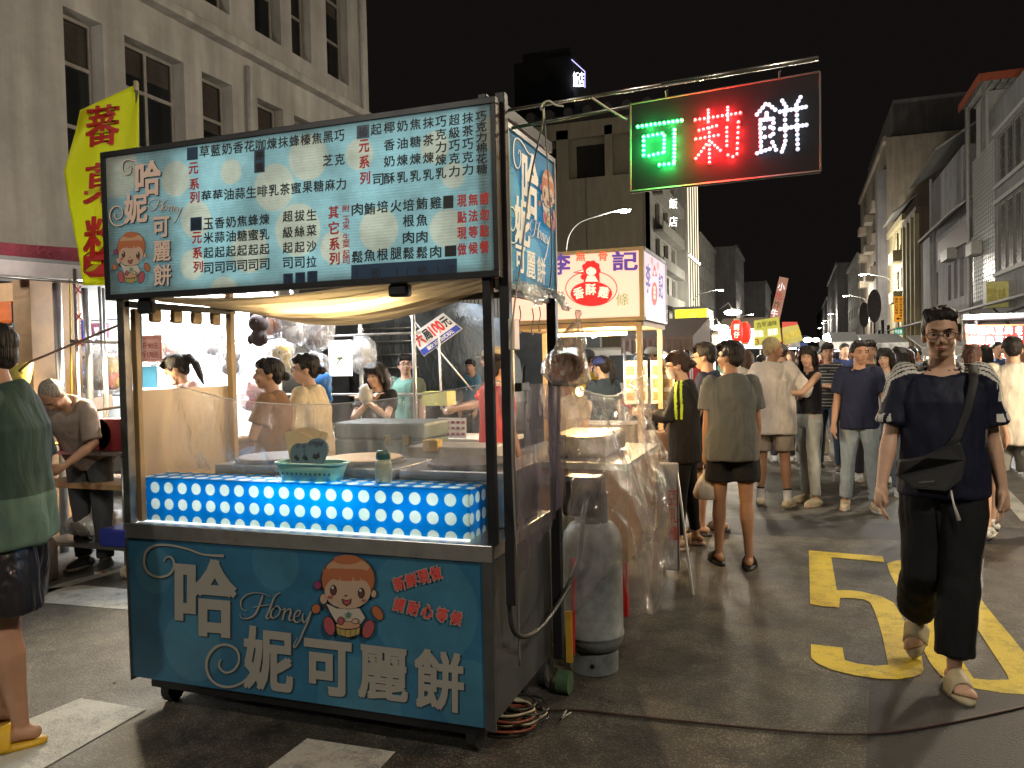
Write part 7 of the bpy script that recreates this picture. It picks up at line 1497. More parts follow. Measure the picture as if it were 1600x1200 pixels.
        if hk in ('long', 'bob'):
            L_ = .27 if hk == 'long' else .13
            for i in range(15):
                a_ = math.pi * (1.0 + i / 14.) ; cx_, cy_ = math.cos(a_) * .082, math.sin(a_) * .085 - .022; k_ = rj.uniform(.9, 1.08); w = .028
                g.cap([H(cx_ * .9, cy_, .05), H(cx_ * 1.05, cy_ - .004, -.05), hc + HM @ V(cx_ * 1.08, cy_ - .01, -.09) + V(0, 0, -.0), hc + HM @ V(cx_ * 1.0, cy_ - .005, -.09) + V(0, 0, -(L_ - .05) * k_)], [w, w, w * .95, w * .45], 7)
            for sd in (-1, 1): g.cap([H(sd * .06, .05, .07), H(sd * .078, .035, .0), H(sd * .080, .02, -.08)], [.016, .018, .012], 7)
        if hk in ('bun', 'pony'): g.ell(H(0, -.06, -.035), (.060, .045, .05), HM, 12, 8)
        if hk == 'bun': g.ell(H(0, -.128, -.02), (.040, .036, .036), HM, 12, 8); g.cap([H(0, -.14, -.02), H(.03, -.165, -.03)], [.018, .008], 6)
        if hk == 'pony': g.cap([H(0, -.11, .055), H(0, -.15, .045), H(0, -.165, -.04), H(0, -.145, -.15), H(.0, -.13, -.22)], [.024, .03, .034, .026, .008], 10)
        ho = put(knit(g, hv, 2, .4), 'hair', hm_, root, fold=.004, fs=26, seed=seed)
        if hk == 'pony': g = MB(); g.tube([H(0, -.122, .055), H(0, -.134, .05)], .027, 12); part(g, 'hair_tie', m_ink, par=ho)
    if cap:
        g = MB(); g.ell(H(0, -.015, .048), (.088, .108, .078), HM, 22, 12); g.v = [v if (HM.transposed() @ (Vector(v) - hc)).z > .028 else tuple(Vector(v) + HM @ V(0, 0, .028 - (HM.transposed() @ (Vector(v) - hc)).z)) for v in g.v]
        o = part(g, 'cap', cloth(cap, w=.1)); g = MB(); g.slab([H(math.sin(t) * .075, .07 + math.cos(t) * .085, .040 - .01 * abs(math.sin(t))) for t in np.linspace(-1.45, 1.45, 14)], HM @ V(0, 0, .006)); part(g, 'cap_brim', cloth(cap, w=.1), False, par=o)
    # --- clothes
    tk = top[0]; tcol = top[1]; he = hem if hem is not None else .86
    if tk != 'none':
        g = MB(); lz = loose; pr = []
        for zz, a_, b_, c_ in [(he, .176, .128, -.008), (he + .015, .178, .13, -.008), (.98, .172, .126, -.006), (1.08, .162, .119, 0), (1.18, .163, .120, 0), (1.27, .168, .122, -.002), (1.34, .165, .114, -.006), (1.385, .145, .096, -.010), (1.415, .108, .078, -.012), (1.435, .078, .068, -.010)]:
            if zz < he - .001: continue
            k = .92 if sex == 'f' else 1; rg = sel(a_ * gi * k * (lz if zz < 1.3 else 1), b_ * gi * k * (lz if zz < 1.3 else 1), V(0, c_, zz), Matrix.Identity(3), 24)
            pr.append([q - V(0, 0, .30 * q.y + .002) for q in rg] if zz > 1.41 else rg)
        g.loft(pr); g.v = [tuple(T(Vector(v))) for v in g.v]
        for i, sd in enumerate((-1, 1)):
            S, E_, Wp, u, fo = arm[sd]; k = gi * f
            if tk == 'tank': continue
            if tk == 'long': g.tube([S - u * .02 + Mt @ V(-sd * .03, 0, .0), S + u * .03, E_, E_ + fo * .02, Wp - fo * .01, Wp + fo * .005], [.056 * k, .062 * k, .054 * k, .054 * k, .040, .040], 14)
            else:
                sl = sleeve; q = S + u * .285 * min(1, sl); pts = [S - u * .02 + Mt @ V(-sd * .03, 0, .0), S + u * .035, S + u * .285 * min(1, sl) * .6, q]; rr = [.055 * k, .060 * k, .062 * k * (1 + (lz - 1) * .8), .066 * k * (1 + (lz - 1) * 1.3)]
                if sl > 1: pts.append(E_ + fo * .245 * (sl - 1)); rr.append(.066 * k)
                g.tube(pts, rr, 16)
            g.ell(S + Mt @ V(-sd * .012, 0, .002), (.061 * k, .062 * k, .059 * k))
        me = knit(g, vox, 3, .5); mt = topmats or [cloth(tcol, w=.3)]
        iM = Mt.transposed(); fn = None
        if topfn: fn = lambda a_, b_, c_: topfn(*(iM @ (V(a_, b_, c_) - piv) + V(0, 0, .93)), a_, b_, c_)
        tname = {'tee': 'shirt', 'long': 'jacket', 'tank': 'tank_top'}[tk]
        to = put(me, tname, mt, root, fn, fold=.013, fs=7.5, seed=seed)
    bk = bottom[0]; bcol = bottom[1]
    if bk != 'none':
        g = MB(); lo = botlen if botlen is not None else {'shorts': .92, 'jeans': 1.93, 'trousers': 1.93, 'leggings': 1.90, 'skirt': .8}[bk]
        k = {'leggings': .96, 'jeans': .98, 'shorts': 1.12, 'trousers': 1.08, 'skirt': 1.0}[bk]
        pr = [sel(a_ * gi * f, b_ * gi * f, V(0, c_, zz), Matrix.Identity(3), 24) for zz, a_, b_, c_ in [(.83, .10, .085, 0), (.875, .158, .112, -.01), (.93, .166, .118, -.012), (.975, .156, .108, -.006)]]
        g.loft(pr); g.v = [tuple(Vector(v) + dz) for v in g.v]
        for i, sd in enumerate((-1, 1)):
            Hp, Kn, An, d2, FM = leg[sd]; P_ = [Hp + V(0, 0, -.01)]; Rr = [.092 * gi * f]; d1 = (Kn - Hp)
            for t, r_ in ((.35, .088), (.7, .074), (1.0, .066), (1.12, .064), (1.4, .060), (1.7, .056), (1.93, .056)):
                if t > lo + .001: 
                    break
                P_.append(Hp + d1 * t if t <= 1 else Kn + (An - Kn) * (t - 1)); rr = r_ * gi * (k if t > .3 else 1)
                if bk == 'trousers': rr = max(rr, .074) * (1.06 if t > 1 else 1)
                if bk == 'shorts': rr = max(rr, .088 * gi) * (1 + (bl - 1) * min(1, t * 1.3))
                if bk == 'leggings' and t > 1.5: rr *= .86
                Rr.append(rr)
            P_.append(Hp + d1 * lo if lo <= 1 else Kn + (An - Kn) * (lo - 1)); Rr.append(Rr[-1])
            g.tube(P_, Rr, 16)
        me = knit(g, vox, 3, .5); put(me, {'shorts': 'shorts', 'jeans': 'jeans', 'trousers': 'trousers', 'leggings': 'leggings', 'skirt': 'shorts'}[bk], botmats or [cloth(bcol, w=.3 if bk != 'leggings' else .1)], root, botfn, fold=.012 if bk != 'leggings' else .003, fs=8, seed=seed + 3)
    fk, fc = feet[0], feet[1]
    for i, sd in enumerate((-1, 1)):
        Hp, Kn, An, d2, FM = leg[sd]; F = lambda a, b, c: An + FM @ V(a, b, c); fm = mat('shoe_%d_%d_%d' % tuple(int(c * 99) for c in fc), fc, .55, var=.1, vs=20)
        if socks: g = MB(); g.tube([An - d2 * .11, An - d2 * .10, An, F(0, -.01, -.03)], [.040, .0405, .040, .042], 14); o = part(g, 'sock', mat('sock_white', (.6, .58, .55), .9)); g = MB(); g.tube([An - d2 * .115, An - d2 * .098], .0425, 14); part(g, 'sock_band', m_ink, par=o)
        if fk in ('sneaker', 'clog'):
            g = MB(); g.cap([F(0, -.055, -.04), F(0, .0, -.03), F(0, .06, -.038), F(0, .125, -.046)], [.040, .046, .046, .036], 12); g.v = [tuple(An + FM @ V(q.x, q.y, max(q.z, -.068))) for q in [FM.transposed() @ (Vector(v) - An) for v in g.v]]
            if fk == 'sneaker': g.tube([An + V(0, 0, .015), F(0, -.005, -.03)], [.046, .05], 12)
            o = part(g, 'shoe', fm); g = MB()
            n_ = 18; ring = [(.047 * math.sin(t) * (1 if math.cos(t) > 0 else .88), .045 + .125 * math.cos(t)) for t in np.linspace(0, 2 * math.pi, n_, endpoint=False)]
            g.loft([[F(a, b, -.075) for a, b in ring], [F(a * 1.04, b * 1.01, -.052) for a, b in ring]]); part(g, 'sole', mat('sole_pale', (.5, .48, .44), .6) if fk == 'sneaker' else fm, par=o)
        else:
            g = MB(); n_ = 20; ring = [(.054 * math.sin(t) * (1 if math.cos(t) > 0 else .86), .052 + .142 * math.cos(t)) for t in np.linspace(0, 2 * math.pi, n_, endpoint=False)]
            g.loft([[F(a, b, -.098) for a, b in ring], [F(a * 1.03, b * 1.02, -.074) for a, b in ring]]); o = part(g, 'sandal', fm, True)
            g = MB()
            def strap(u, v): t = math.pi * (u - .5) * 1.02; yy = .03 + v * .085; return F(math.sin(t) * (.056 + .002 * (1 - v)), yy, -.088 + math.cos(t) * (.098 - .030 * v))
            g.grid(strap, 14, 5); so = part(g, 'strap', fm, True, par=o); so.modifiers.new('s', 'SOLIDIFY').thickness = .009
    root['_j'] = 0; del root['_j']
    J = dict(root=root, arm=arm, leg=leg, T=T, H=H, Mt=Mt, s=s, piv=piv)
    return J
def W_(J, p):
    """point of a figure in world space"""
    r = J['root']; return Matrix.Translation(r.location) @ r.rotation_euler.to_matrix().to_4x4() @ (Vector(p) * J['s'])
def strapband(J, label, name, cat, pts, w, th, m):
    g = MB(); P_ = [W_(J, p) for p in pts]; sp = [Vector(q) for q in smoothline([tuple(p) for p in P_], 6)]; g.tube(sp, w, 8, flat=th); return tag(g.build(name, m, smooth=True), label, cat)
# ---- the walking man in front
navy = cloth((.007, .009, .024), 'navy_jersey', w=.25, rough=.6); white_c = cloth((.6, .58, .53), 'cream_jersey', w=.2)
def jersey(x, y, z, *_):
    ax = abs(x)
    q = y * .75 - (z - (1.452 - .33 * ax))      # shoulder yoke with three dark lines
    if ax > .075 and z > 1.25 and -.055 < q < .058 and ax < .23: return 0 if ((q + .05) / .027) % 1 < .30 else 1
    if ax > .215 and z > 1.18:
        if y > -.05 and y < .06 and z > 1.27: return 0 if ((y + .062) / .030) % 1 < .3 else 1
        if z < 1.215: return 0 if ((y + .062) / .030) % 1 < .3 else 1
    return 0
MAN = person('man in navy three-stripe jersey and black trousers walking towards the viewer', .645, 4.30, 184, 1.775, arms=((-12, 9, 16, 0), (6, 12, 16, 5)), legs=((13, -4, 5), (6, 1, 52)), footpitch=(0, 42), lean=-1, head=(6, -6), skin='fair', hair=('swept', BLACKH), glasses=True, top=('tee', (.01, .02, .05)), topmats=[navy, white_c], topfn=jersey, sleeve=.78, hem=.84, bottom=('trousers', (.008, .008, .009)), botlen=1.86, feet=('slides', (.40, .34, .22)), vox=.0062, girth=1.02, loose=1.06, seed=1)
def onbody(J, x, z, front=1, off=.02, rx=.19, ry=.132):
    x_ = max(-rx * .99, min(rx * .99, x)); return J['T'](V(x, front * (ry * math.sqrt(max(0, 1 - (x_ / rx) ** 2)) ** .8 + off), z))
m_bagk = mat('black_nylon_bag', (.012, .012, .013), .6, var=.2, bump=.4, bs=300)
sp = [onbody(MAN, -.12, 1.43, 1, -.045), onbody(MAN, -.115, 1.36), onbody(MAN, -.09, 1.24, 1, .012), onbody(MAN, -.05, 1.12, 1, .012), onbody(MAN, .0, 1.05, 1, .015)]
sp2 = [onbody(MAN, -.12, 1.43, 1, -.045), onbody(MAN, -.11, 1.44, -1, -.05), onbody(MAN, -.06, 1.34, -1), onbody(MAN, .08, 1.15, -1), onbody(MAN, .18, .98, -1, -.02), onbody(MAN, .19, .98, 1, 0)]
BG = thing('crossbody_bag', 'black crossbody bag slung over the walking man\'s navy jersey', 'bag', W_(MAN, onbody(MAN, .06, .99)))
g = MB(); g.tube([W_(MAN, p) for p in sp], .021, 8, flat=.25); g.tube([W_(MAN, p) for p in sp2], .019, 8, flat=.3); g.build('strap', m_bagk, BG, smooth=True)
g = MB()
ring = [(-.055, 1.10), (-.01, 1.08), (.08, 1.03), (.18, 1.00), (.19, .93), (.13, .885), (.0, .88), (-.06, .93), (-.075, 1.02)]
fr = [W_(MAN, onbody(MAN, x, z, 1, .075)) for x, z in ring]; md = [W_(MAN, onbody(MAN, x * 1.05, z, 1, .04)) for x, z in ring]; bk = [W_(MAN, onbody(MAN, x, z, 1, .003)) for x, z in ring]; g.loft([bk, md, fr]); g.build('pouch', m_bagk, BG, smooth=False, bevel=.008)
g = MB(); g.tube([W_(MAN, onbody(MAN, .05, .925, 1, .08)), W_(MAN, onbody(MAN, .11, .915, 1, .08))], .0025, 5); g.build('zip', m_steel, BG)
g = MB(); g.tube([W_(MAN, onbody(MAN, -.015, .90, 1, .03)), W_(MAN, onbody(MAN, -.03, .82, 1, .035)), W_(MAN, onbody(MAN, -.05, .75, 1, .04))], [.005, .005, .009], 7); tag(g.build('drawstring', mat('white_cord', (.6, .58, .55), .7), smooth=True), 'white drawstring tip dangling at the walking man\'s waist', 'drawstring')
# ---- the grey-tee boy
BOY = person('young man seen from behind in grey tee and black shorts holding a white bag', -.48, 6.12, -12, 1.66, arms=((0, 4, 8, 0), (8, 6, 22, 0)), legs=((5, 1, 2), (-4, 1, 3)), head=(-48, 2), skin='tan', glasses=True, top=('tee', (.105, .105, .085)), topmats=[cloth((.105, .106, .098), 'grey_tee', w=.45)], sleeve=.72, hem=.80, bottom=('shorts', (.012, .012, .014)), botlen=.62, feet=('slides', (.015, .015, .015)), vox=.0075, girth=1.02, loose=1.1, seed=2)
def bagthing(p, label, r=.09, hgt=.24, m=None, cat='plastic bag', name='plastic_bag', contents=True):
    t = thing(name, label, cat, p - V(0, 0, hgt)); g = MB(); pr = []
    for zf, k in ((0, .08), (.12, .18), (.28, .5), (.5, .95), (.8, 1.05), (.97, .95), (1.0, .8)):
        pr.append([p + V(r * k * (1 + .12 * math.sin(4 * a_ + zf * 9)) * math.cos(a_), r * .75 * k * math.sin(a_) * (1 + .1 * math.sin(5 * a_)), -hgt * zf) for a_ in [2 * math.pi * i / 22 for i in range(22)]])
    g.loft(pr); g.build('bag_body', m or mat('white_bag', (.62, .56, .48), .35, trans=.2, wrinkle=.35), t, smooth=True)
    g = MB(); g.tube(smoothline([tuple(p + V(-.02, 0, -.06)), tuple(p + V(-.012, 0, .03)), tuple(p + V(.012, 0, .03)), tuple(p + V(.02, 0, -.06))], 4), .004, 6); g.build('handle', m or MATS['white_bag'], t)
    if contents: g = MB(); g.box(p.x - r * .75, p.x + r * .75, p.y - r * .55, p.y + r * .55, p.z - hgt * .95, p.z - hgt * .5); g.build('takeaway_box', mat('paper_box', (.5, .42, .3), .7), t, bevel=.01)
    return t
bagthing(W_(BOY, BOY['arm'][-1][2] + V(0, 0.02, -.14)), 'white takeaway bag hanging from the grey-shirted young man\'s left hand', .085, .23)
# ---- woman in the black jacket
blk = cloth((.018, .017, .018), 'black_jacket', w=.4); neon = cloth((.55, .70, .05), 'neon_piping', w=.1); beige = cloth((.42, .30, .20), 'beige_panel', w=.2)
def jack(x, y, z, gx, gy, gz):
    ax = abs(x)
    if ax > .15 and z > 1.12 and (abs(y - .038) < .011 or abs(y + .008) < .009): return 1
    if .05 < ax < .14 and z > 1.395 and y < .04: return 1 if abs(y + .005) < .010 else 0
    return 0
WJ = person('masked woman in black jacket with neon yellow piping looking down at her hands', -.90, 6.62, -90, 1.60, sex='f', arms=((24, 6, 78, 20), (22, 8, 80, 22)), legs=((4, 3, 2), (-4, 3, 2)), head=(0, -14), skin='fair', hair=('bun', (.03, .015, .012)), glasses=True, mask=(.62, .50, .46), top=('long', (.02, .02, .02)), topmats=[blk, neon, beige], topfn=jack, hem=.74, bottom=('leggings', (.01, .01, .011)), feet=('slides', (.50, .36, .28)), vox=.0078, girth=1.06, loose=1.14, seed=3)
TB_ = thing('tote_bag', 'brown-grey tote bag hanging from the black-jacket woman\'s arm', 'bag', W_(WJ, V(0, .3, .8)))
g = MB(); c = W_(WJ, V(.02, .22, .93)); 
for M_ in (1,): g.ell(c, (.17, .10, .16), nu=18, nv=12)
g.v = [tuple(V(v[0] + .03 * mnoise.noise(Vector(v) * 6), v[1], v[2] if v[2] < c.z + .09 else c.z + .09)) for v in g.v]; g.build('pouch', mat('brown_tote', (.16, .10, .075), .7, wrinkle=.4), TB_, smooth=True)
g = MB(); g.tube([W_(WJ, V(-.05, .16, 1.0)), W_(WJ, V(.10, .08, 1.25)), W_(WJ, V(.13, .0, 1.44)), W_(WJ, V(.12, -.10, 1.25)), W_(WJ, V(.02, .1, .98))], .012, 7); g.build('strap', mat('brown_tote', (.16, .1, .07)), TB_, smooth=True)
g = MB(); p = W_(WJ, (WJ['arm'][1][2] + WJ['arm'][-1][2]) / 2 + V(0, .08, .02)); g.box(-.035, .035, -.004, .004, -.07, .07, Matrix.Translation(p) @ Matrix.Rotation(.9, 4, 'Z') @ Matrix.Rotation(-.6, 4, 'X')); tag(g.build('phone', m_ink, bevel=.004), 'dark phone held in the black-jacket woman\'s hands', 'phone')
person('bespectacled man in dark navy tee half hidden behind the grey-shirted young man', -.76, 7.2, -78, 1.67, arms=((6, 5, 20, 0), (4, 6, 14, 0)), legs=((4, 3, 3), (-3, 3, 2)), head=(-8, -8), skin='mid', glasses=True, top=('tee', (.02, .025, .05)), bottom=('shorts', (.05, .03, .03)), botlen=.75, feet=('slides', (.03, .02, .02)), vox=.0095, seed=4)
# ---- blond man and girlfriend
person('blond man seen from behind in loose white tee and beige cargo shorts with banded socks', -.27, 8.68, 8, 1.76, arms=((6, 8, 8, 0), (22, 30, 62, 60)), legs=((2, 3, 2), (-3, 4, 2)), head=(52, 0), skin='tan', hair=('crop', BLOND), top=('tee', (.62, .55, .48)), topmats=[cloth((.66, .60, .53), 'loose_white_tee', w=.55)], sleeve=1.05, hem=.73, bottom=('shorts', (.33, .28, .22)), botlen=.80, feet=('clog', (.50, .42, .28)), socks=True, vox=.0088, girth=1.04, loose=1.22, seed=5)
person('young woman in black sleeveless top and pale jeans hugging the blond man', .09, 8.86, -128, 1.655, sex='f', arms=((52, 6, 62, 40), (38, 14, 70, 40)), legs=((3, 3, 2), (-3, 3, 2)), head=(-42, 2), skin='fair', hair=('long', BLACKH), top=('tank', (.015, .015, .018)), hem=.98, bottom=('jeans', (.34, .36, .34)), botmats=[cloth((.36, .38, .36), 'pale_denim', w=.5)], feet=('clog', (.52, .44, .30)), vox=.0088, girth=.93, seed=6, botlen=1.9)
# ---- polo man and white-shirt man
def polo(x, y, z, *_): return 1 if (z * 24) % 1 < .22 else 0
person('man in black and grey striped polo with mask under his chin and folded arms', .36, 11.4, 205, 1.71, arms=((26, 6, 88, 62), (22, 6, 92, 62)), legs=((3, 5, 2), (-3, 5, 2)), head=(-30, 0), skin='mid', hair=('short', BLACKH), mask=None, top=('tee', (.02, .02, .02)), topmats=[cloth((.02, .02, .022), 'black_polo', w=.2), cloth((.25, .25, .24), 'grey_stripe', w=.2)], topfn=polo, bottom=('jeans', (.035, .05, .075)), feet=('sneaker', (.04, .03, .03)), vox=.011, seed=7)
person('man in cream shirt with black crossbody strap behind the striped polo man', .18, 12.6, 165, 1.68, arms=((4, 8, 14, 0), (4, 8, 14, 0)), legs=((8, 3, 2), (-8, 3, 6)), skin='fair', hair=('short', BLACKH), top=('tee', (.52, .46, .36)), bottom=('trousers', (.45, .38, .28)), feet=('sneaker', (.4, .35, .3)), vox=.012, seed=8)
# ---- navy tee man
person('middle-aged man in navy tee and light blue jeans strolling beside the polo man', .56, 8.62, 176, 1.695, arms=((8, 12, 22, 8), (-2, 10, 18, 0)), legs=((8, 3, 6), (-4, 3, 2)), head=(-14, -2), skin='mid', hair=('swept', BLACKH), top=('tee', (.02, .025, .055)), topmats=[cloth((.018, .022, .05), 'navy_tee', w=.35)], sleeve=.72, hem=.83, bottom=('jeans', (.26, .31, .34)), botmats=[cloth((.27, .32, .35), 'light_denim', w=.7)], feet=('sneaker', (.45, .38, .26)), vox=.0088, girth=1.04, seed=9, botlen=1.88)
person('smiling woman with dark bob in pale ringer tee behind the navy-shirted man', .90, 9.7, 192, 1.62, sex='f', arms=((4, 6, 12, 0), (4, 6, 12, 0)), legs=((6, 3, 2), (-6, 3, 4)), head=(14, 2), skin='fair', hair=('bob', BLACKH), top=('tee', (.38, .38, .36)), bottom=('jeans', (.08, .1, .13)), feet=('sneaker', (.3, .3, .3)), vox=.0095, seed=10)
person('man peering over the navy-shirted man\'s shoulder', .80, 10.6, 168, 1.72, head=(12, 0), skin='mid', top=('tee', (.06, .05, .05)), bottom=('jeans', (.03, .03, .04)), vox=.013, seed=11)
person('woman with long dark hair turned away behind the smiling bob-haired woman', 1.12, 10.4, 30, 1.62, sex='f', skin='fair', hair=('long', BLACKH), top=('tee', (.2, .18, .2)), bottom=('jeans', (.04, .05, .08)), vox=.013, seed=12)
person('woman with dark hair and violet top left of the walking man\'s head', 1.42, 12.4, 200, 1.62, sex='f', skin='fair', hair=('bob', BROWNH), top=('tee', (.12, .08, .2)), bottom=('jeans', (.04, .05, .08)), vox=.014, seed=13)
# ---- right edge
person('woman with auburn ponytail in cream sleeveless top walking away behind the jersey man', 1.38, 7.7, 14, 1.63, sex='f', arms=((6, 10, 30, 20), (2, 12, 24, 0)), legs=((10, 3, 4), (-10, 3, 14)), head=(-6, 0), skin='fair', hair=('pony', (.07, .03, .02)), top=('tank', (.5, .45, .36)), bottom=('shorts', (.35, .3, .22)), botlen=.7, feet=('sneaker', (.5, .5, .48)), vox=.009, seed=14)
BGM = person('stout man at the right edge seen from behind in white printed tee and grey shorts', 1.74, 7.95, -6, 1.70, arms=((2, 12, 26, 20), (2, 12, 14, 0)), legs=((4, 5, 4), (-6, 5, 6)), head=(8, 0), skin='fair', hair=('crop', BLACKH), top=('tee', (.6, .55, .46)), topmats=[cloth((.62, .57, .47), 'white_print_tee', w=.3)], sleeve=.9, hem=.76, bottom=('shorts', (.22, .22, .20)), botlen=.86, feet=('sneaker', (.58, .58, .56)), vox=.0088, girth=1.12, loose=1.12, seed=15)
pm = mat('brown_shirt_print', (.16, .11, .08), .7)
g = MB()
for (cx_, cz_, r_) in ((-.05, 1.24, .045), (.07, 1.25, .04), (-.04, 1.14, .03), (.07, 1.14, .03)):
    for i in range(12):
        a_ = i * math.pi / 6; q = [W_(BGM, onbody(BGM, cx_ + r_ * k_ * math.cos(a_ + w_), cz_ + r_ * k_ * math.sin(a_ + w_), -1, .008, .20, .140)) for k_, w_ in ((.2, -.15), (1, -.08), (1, .08), (.2, .15))]; g.add(q, [(0, 1, 2, 3)])
o = g.build('shirt_print', pm, BGM['root'])
# ---- man at the left edge
LM = person('man in dark green tee, black shorts and yellow slides at the left edge', -3.225, 2.44, -122, 1.76, arms=((14, 7, 34, 10), (-10, 8, 20, 0)), bl=1.38, legs=((-3, 2, 5), (6, 2, 4)), head=(0, -4), skin='mid', hair=('short', BLACKH), top=('tee', (.06, .10, .075)), topmats=[cloth((.032, .058, .048), 'dark_green_tee', w=.3), cloth((.085, .145, .115), 'mint_tee_panel', w=.3)], topfn=lambda x, y, z, *_: 1 if z < 1.0 else 0, sleeve=.95, hem=.80, bottom=('shorts', (.014, .014, .018)), botmats=[mat('glossy_black_shorts', (.016, .016, .02), .32, var=.2, wrinkle=.8)], botlen=.86, feet=('slides', (.62, .38, .02)), vox=.0068, girth=1.22, loose=1.14, seed=16)
# ---- people behind the cart
def behind(px, D, label, face, h, **k):
    p = AD(px, 580, D); return person(label, p.x, p.y, face, h, **k)
behind(300, 6.6, 'girl with ponytail and pink face mask bending over behind the beige board', -112, 1.70, sex='f', head=(0, -24), skin='fair', hair=('pony', BLACKH), mask=(.6, .35, .32), top=('tee', (.5, .3, .28)), bottom=('jeans', (.05, .05, .08)), vox=.0095, seed=20, lean=6)
J = behind(424, 5.7, 'woman with black bun and brown top standing left behind the crepe cart', -108, 1.63, sex='f', girth=1.12, head=(-20, 0), skin='mid', hair=('bun', BLACKH), top=('tee', (.26, .15, .09)), bottom=('jeans', (.03, .03, .04)), arms=((18, 8, 70, 30), (14, 8, 60, 20)), vox=.0085, seed=21)
behind(483, 6.1, 'woman with dark bun and oversized cream tee beside the brown-topped woman', -96, 1.66, sex='f', girth=1.08, head=(-22, -4), skin='fair', hair=('bun', BLACKH), glasses=True, top=('tee', (.60, .50, .34)), topmats=[cloth((.62, .52, .36), 'oversized_cream_tee', w=.5)], sleeve=.95, loose=1.2, bottom=('jeans', (.05, .05, .06)), arms=((10, 10, 40, 20), (10, 10, 30, 10)), hem=.76, vox=.0085, seed=22)
J = behind(590, 7.0, 'long-haired woman in black eating something white behind the plastic sheet', -188, 1.58, sex='f', head=(14, -8), skin='fair', hair=('long', BLACKH), top=('tee', (.02, .02, .022)), bottom=('jeans', (.03, .03, .04)), arms=((50, 4, 110, 40), (46, 4, 118, 40)), vox=.0095, seed=23)
g = MB(); c = W_(J, (J['arm'][1][2] + J['arm'][-1][2]) / 2 + V(0, .06, .06)); g.ell(c, (.06, .05, .09), nu=12, nv=8); g.v = [tuple(Vector(v) + V(1, 1, 1) * mnoise.noise(Vector(v) * 25) * .02) for v in g.v]; tag(g.build('paper_wrap', mat('white_paper', (.65, .62, .58), .7, wrinkle=.2), smooth=True), 'white paper-wrapped snack held up by the long-haired woman', 'snack')
behind(634, 8.7, 'man with glasses in teal green tee looking up left behind the long-haired woman', -186, 1.66, head=(-30, 8), skin='fair', glasses=True, hair=('short', BLACKH), top=('tee', (.16, .30, .26)), topmats=[cloth((.17, .33, .28), 'teal_tee', w=.2), cloth((.12, .13, .08), 'olive_panel', w=.2)], topfn=lambda x, y, z, *_: 1 if x < -.09 else 0, bottom=('jeans', (.03, .03, .04)), vox=.011, seed=24, girth=1.05)
behind(775, 7.8, 'man in red shirt and tan cap with grey forearm sleeve seen beside the black post', -112, 1.72, girth=1.12, head=(0, -8), skin='mid', hair=('crop', BLACKH), cap=(.28, .24, .17), top=('tee', (.55, .05, .035)), topmats=[cloth((.62, .05, .03), 'bright_red_shirt', w=.3)], sleeve=.9, loose=1.12, bottom=('trousers', (.03, .03, .03)), arms=((34, 10, 50, 20), (30, 8, 60, 20)), vox=.0095, seed=25)
behind(737, 12.5, 'seated-looking man in pale blue shirt far behind the red-shirted man', -150, 1.60, head=(-30, 0), skin='mid', top=('tee', (.10, .20, .28)), bottom=('jeans', (.03, .03, .04)), vox=.014, seed=26)
p = AD(136, 600, 6.25)
person('grey-haired man in taupe shirt leaning over the left stall tray', p.x, p.y, 168, 1.66, lean=32, head=(0, -30), skin='mid', hair=('crop', GREYH), top=('tee', (.24, .19, .16)), topmats=[cloth((.26, .21, .18), 'taupe_shirt', w=.35)], sleeve=.9, bottom=('jeans', (.05, .055, .06)), arms=((40, 16, 60, 40), (36, 14, 64, 40)), feet=('sneaker', (.05, .05, .05)), vox=.0095, seed=27, girth=1.08)
behind(884, 6.4, 'person with brown bob hair just above the wrinkled plastic', 10, 1.53, sex='f', head=(30, 0), skin='fair', hair=('bob', (.16, .075, .035)), top=('tee', (.3, .25, .2)), bottom=('jeans', (.03, .03, .04)), vox=.0095, seed=28)
behind(917, 8.9, 'man in mustard tee and dark cap seen from behind under the pink sign', 15, 1.68, girth=1.08, skin='mid', hair=('crop', BLACKH), cap=(.03, .04, .06), top=('tee', (.42, .30, .03)), bottom=('jeans', (.03, .03, .04)), arms=((40, 10, 40, 20), (40, 20, 40, 20)), vox=.011, seed=29)
behind(943, 8.3, 'girl in blue cap, mask and dark vest behind the plastic sheet', -40, 1.60, sex='f', head=(-20, -8), skin='pale', hair=('pony', BLACKH), cap=(.04, .06, .22), mask=(.6, .6, .62), top=('tee', (.03, .05, .08)), bottom=('jeans', (.03, .03, .04)), vox=.011, seed=30)
behind(1003, 9.2, 'person in pale blue cap behind the chicken stall menu boards', -60, 1.62, sex='f', skin='fair', hair=('bob', BLACKH), cap=(.3, .38, .42), top=('tee', (.2, .22, .25)), bottom=('jeans', (.03, .03, .04)), vox=.012, seed=31)
behind(1020, 9.7, 'person in grey bucket cap between the wooden posts', -150, 1.70, skin='mid', hair=('crop', BROWNH), cap=(.3, .29, .26), top=('tee', (.3, .2, .1)), bottom=('jeans', (.03, .03, .04)), vox=.012, seed=32)
behind(775, 6.3, 'dark-haired man mostly hidden behind the milky hanging bag', 40, 1.62, skin='mid', hair=('short', BLACKH), top=('tee', (.5, .05, .04)), bottom=('jeans', (.03, .03, .04)), vox=.013, seed=33)
behind(1222, 11.6, 'person in dark cap half hidden behind the grey-shirted young man\'s head', 0, 1.72, skin='mid', hair=('crop', BROWNH), cap=(.14, .15, .14), top=('tee', (.1, .1, .1)), bottom=('jeans', (.03, .03, .04)), vox=.014, seed=34)
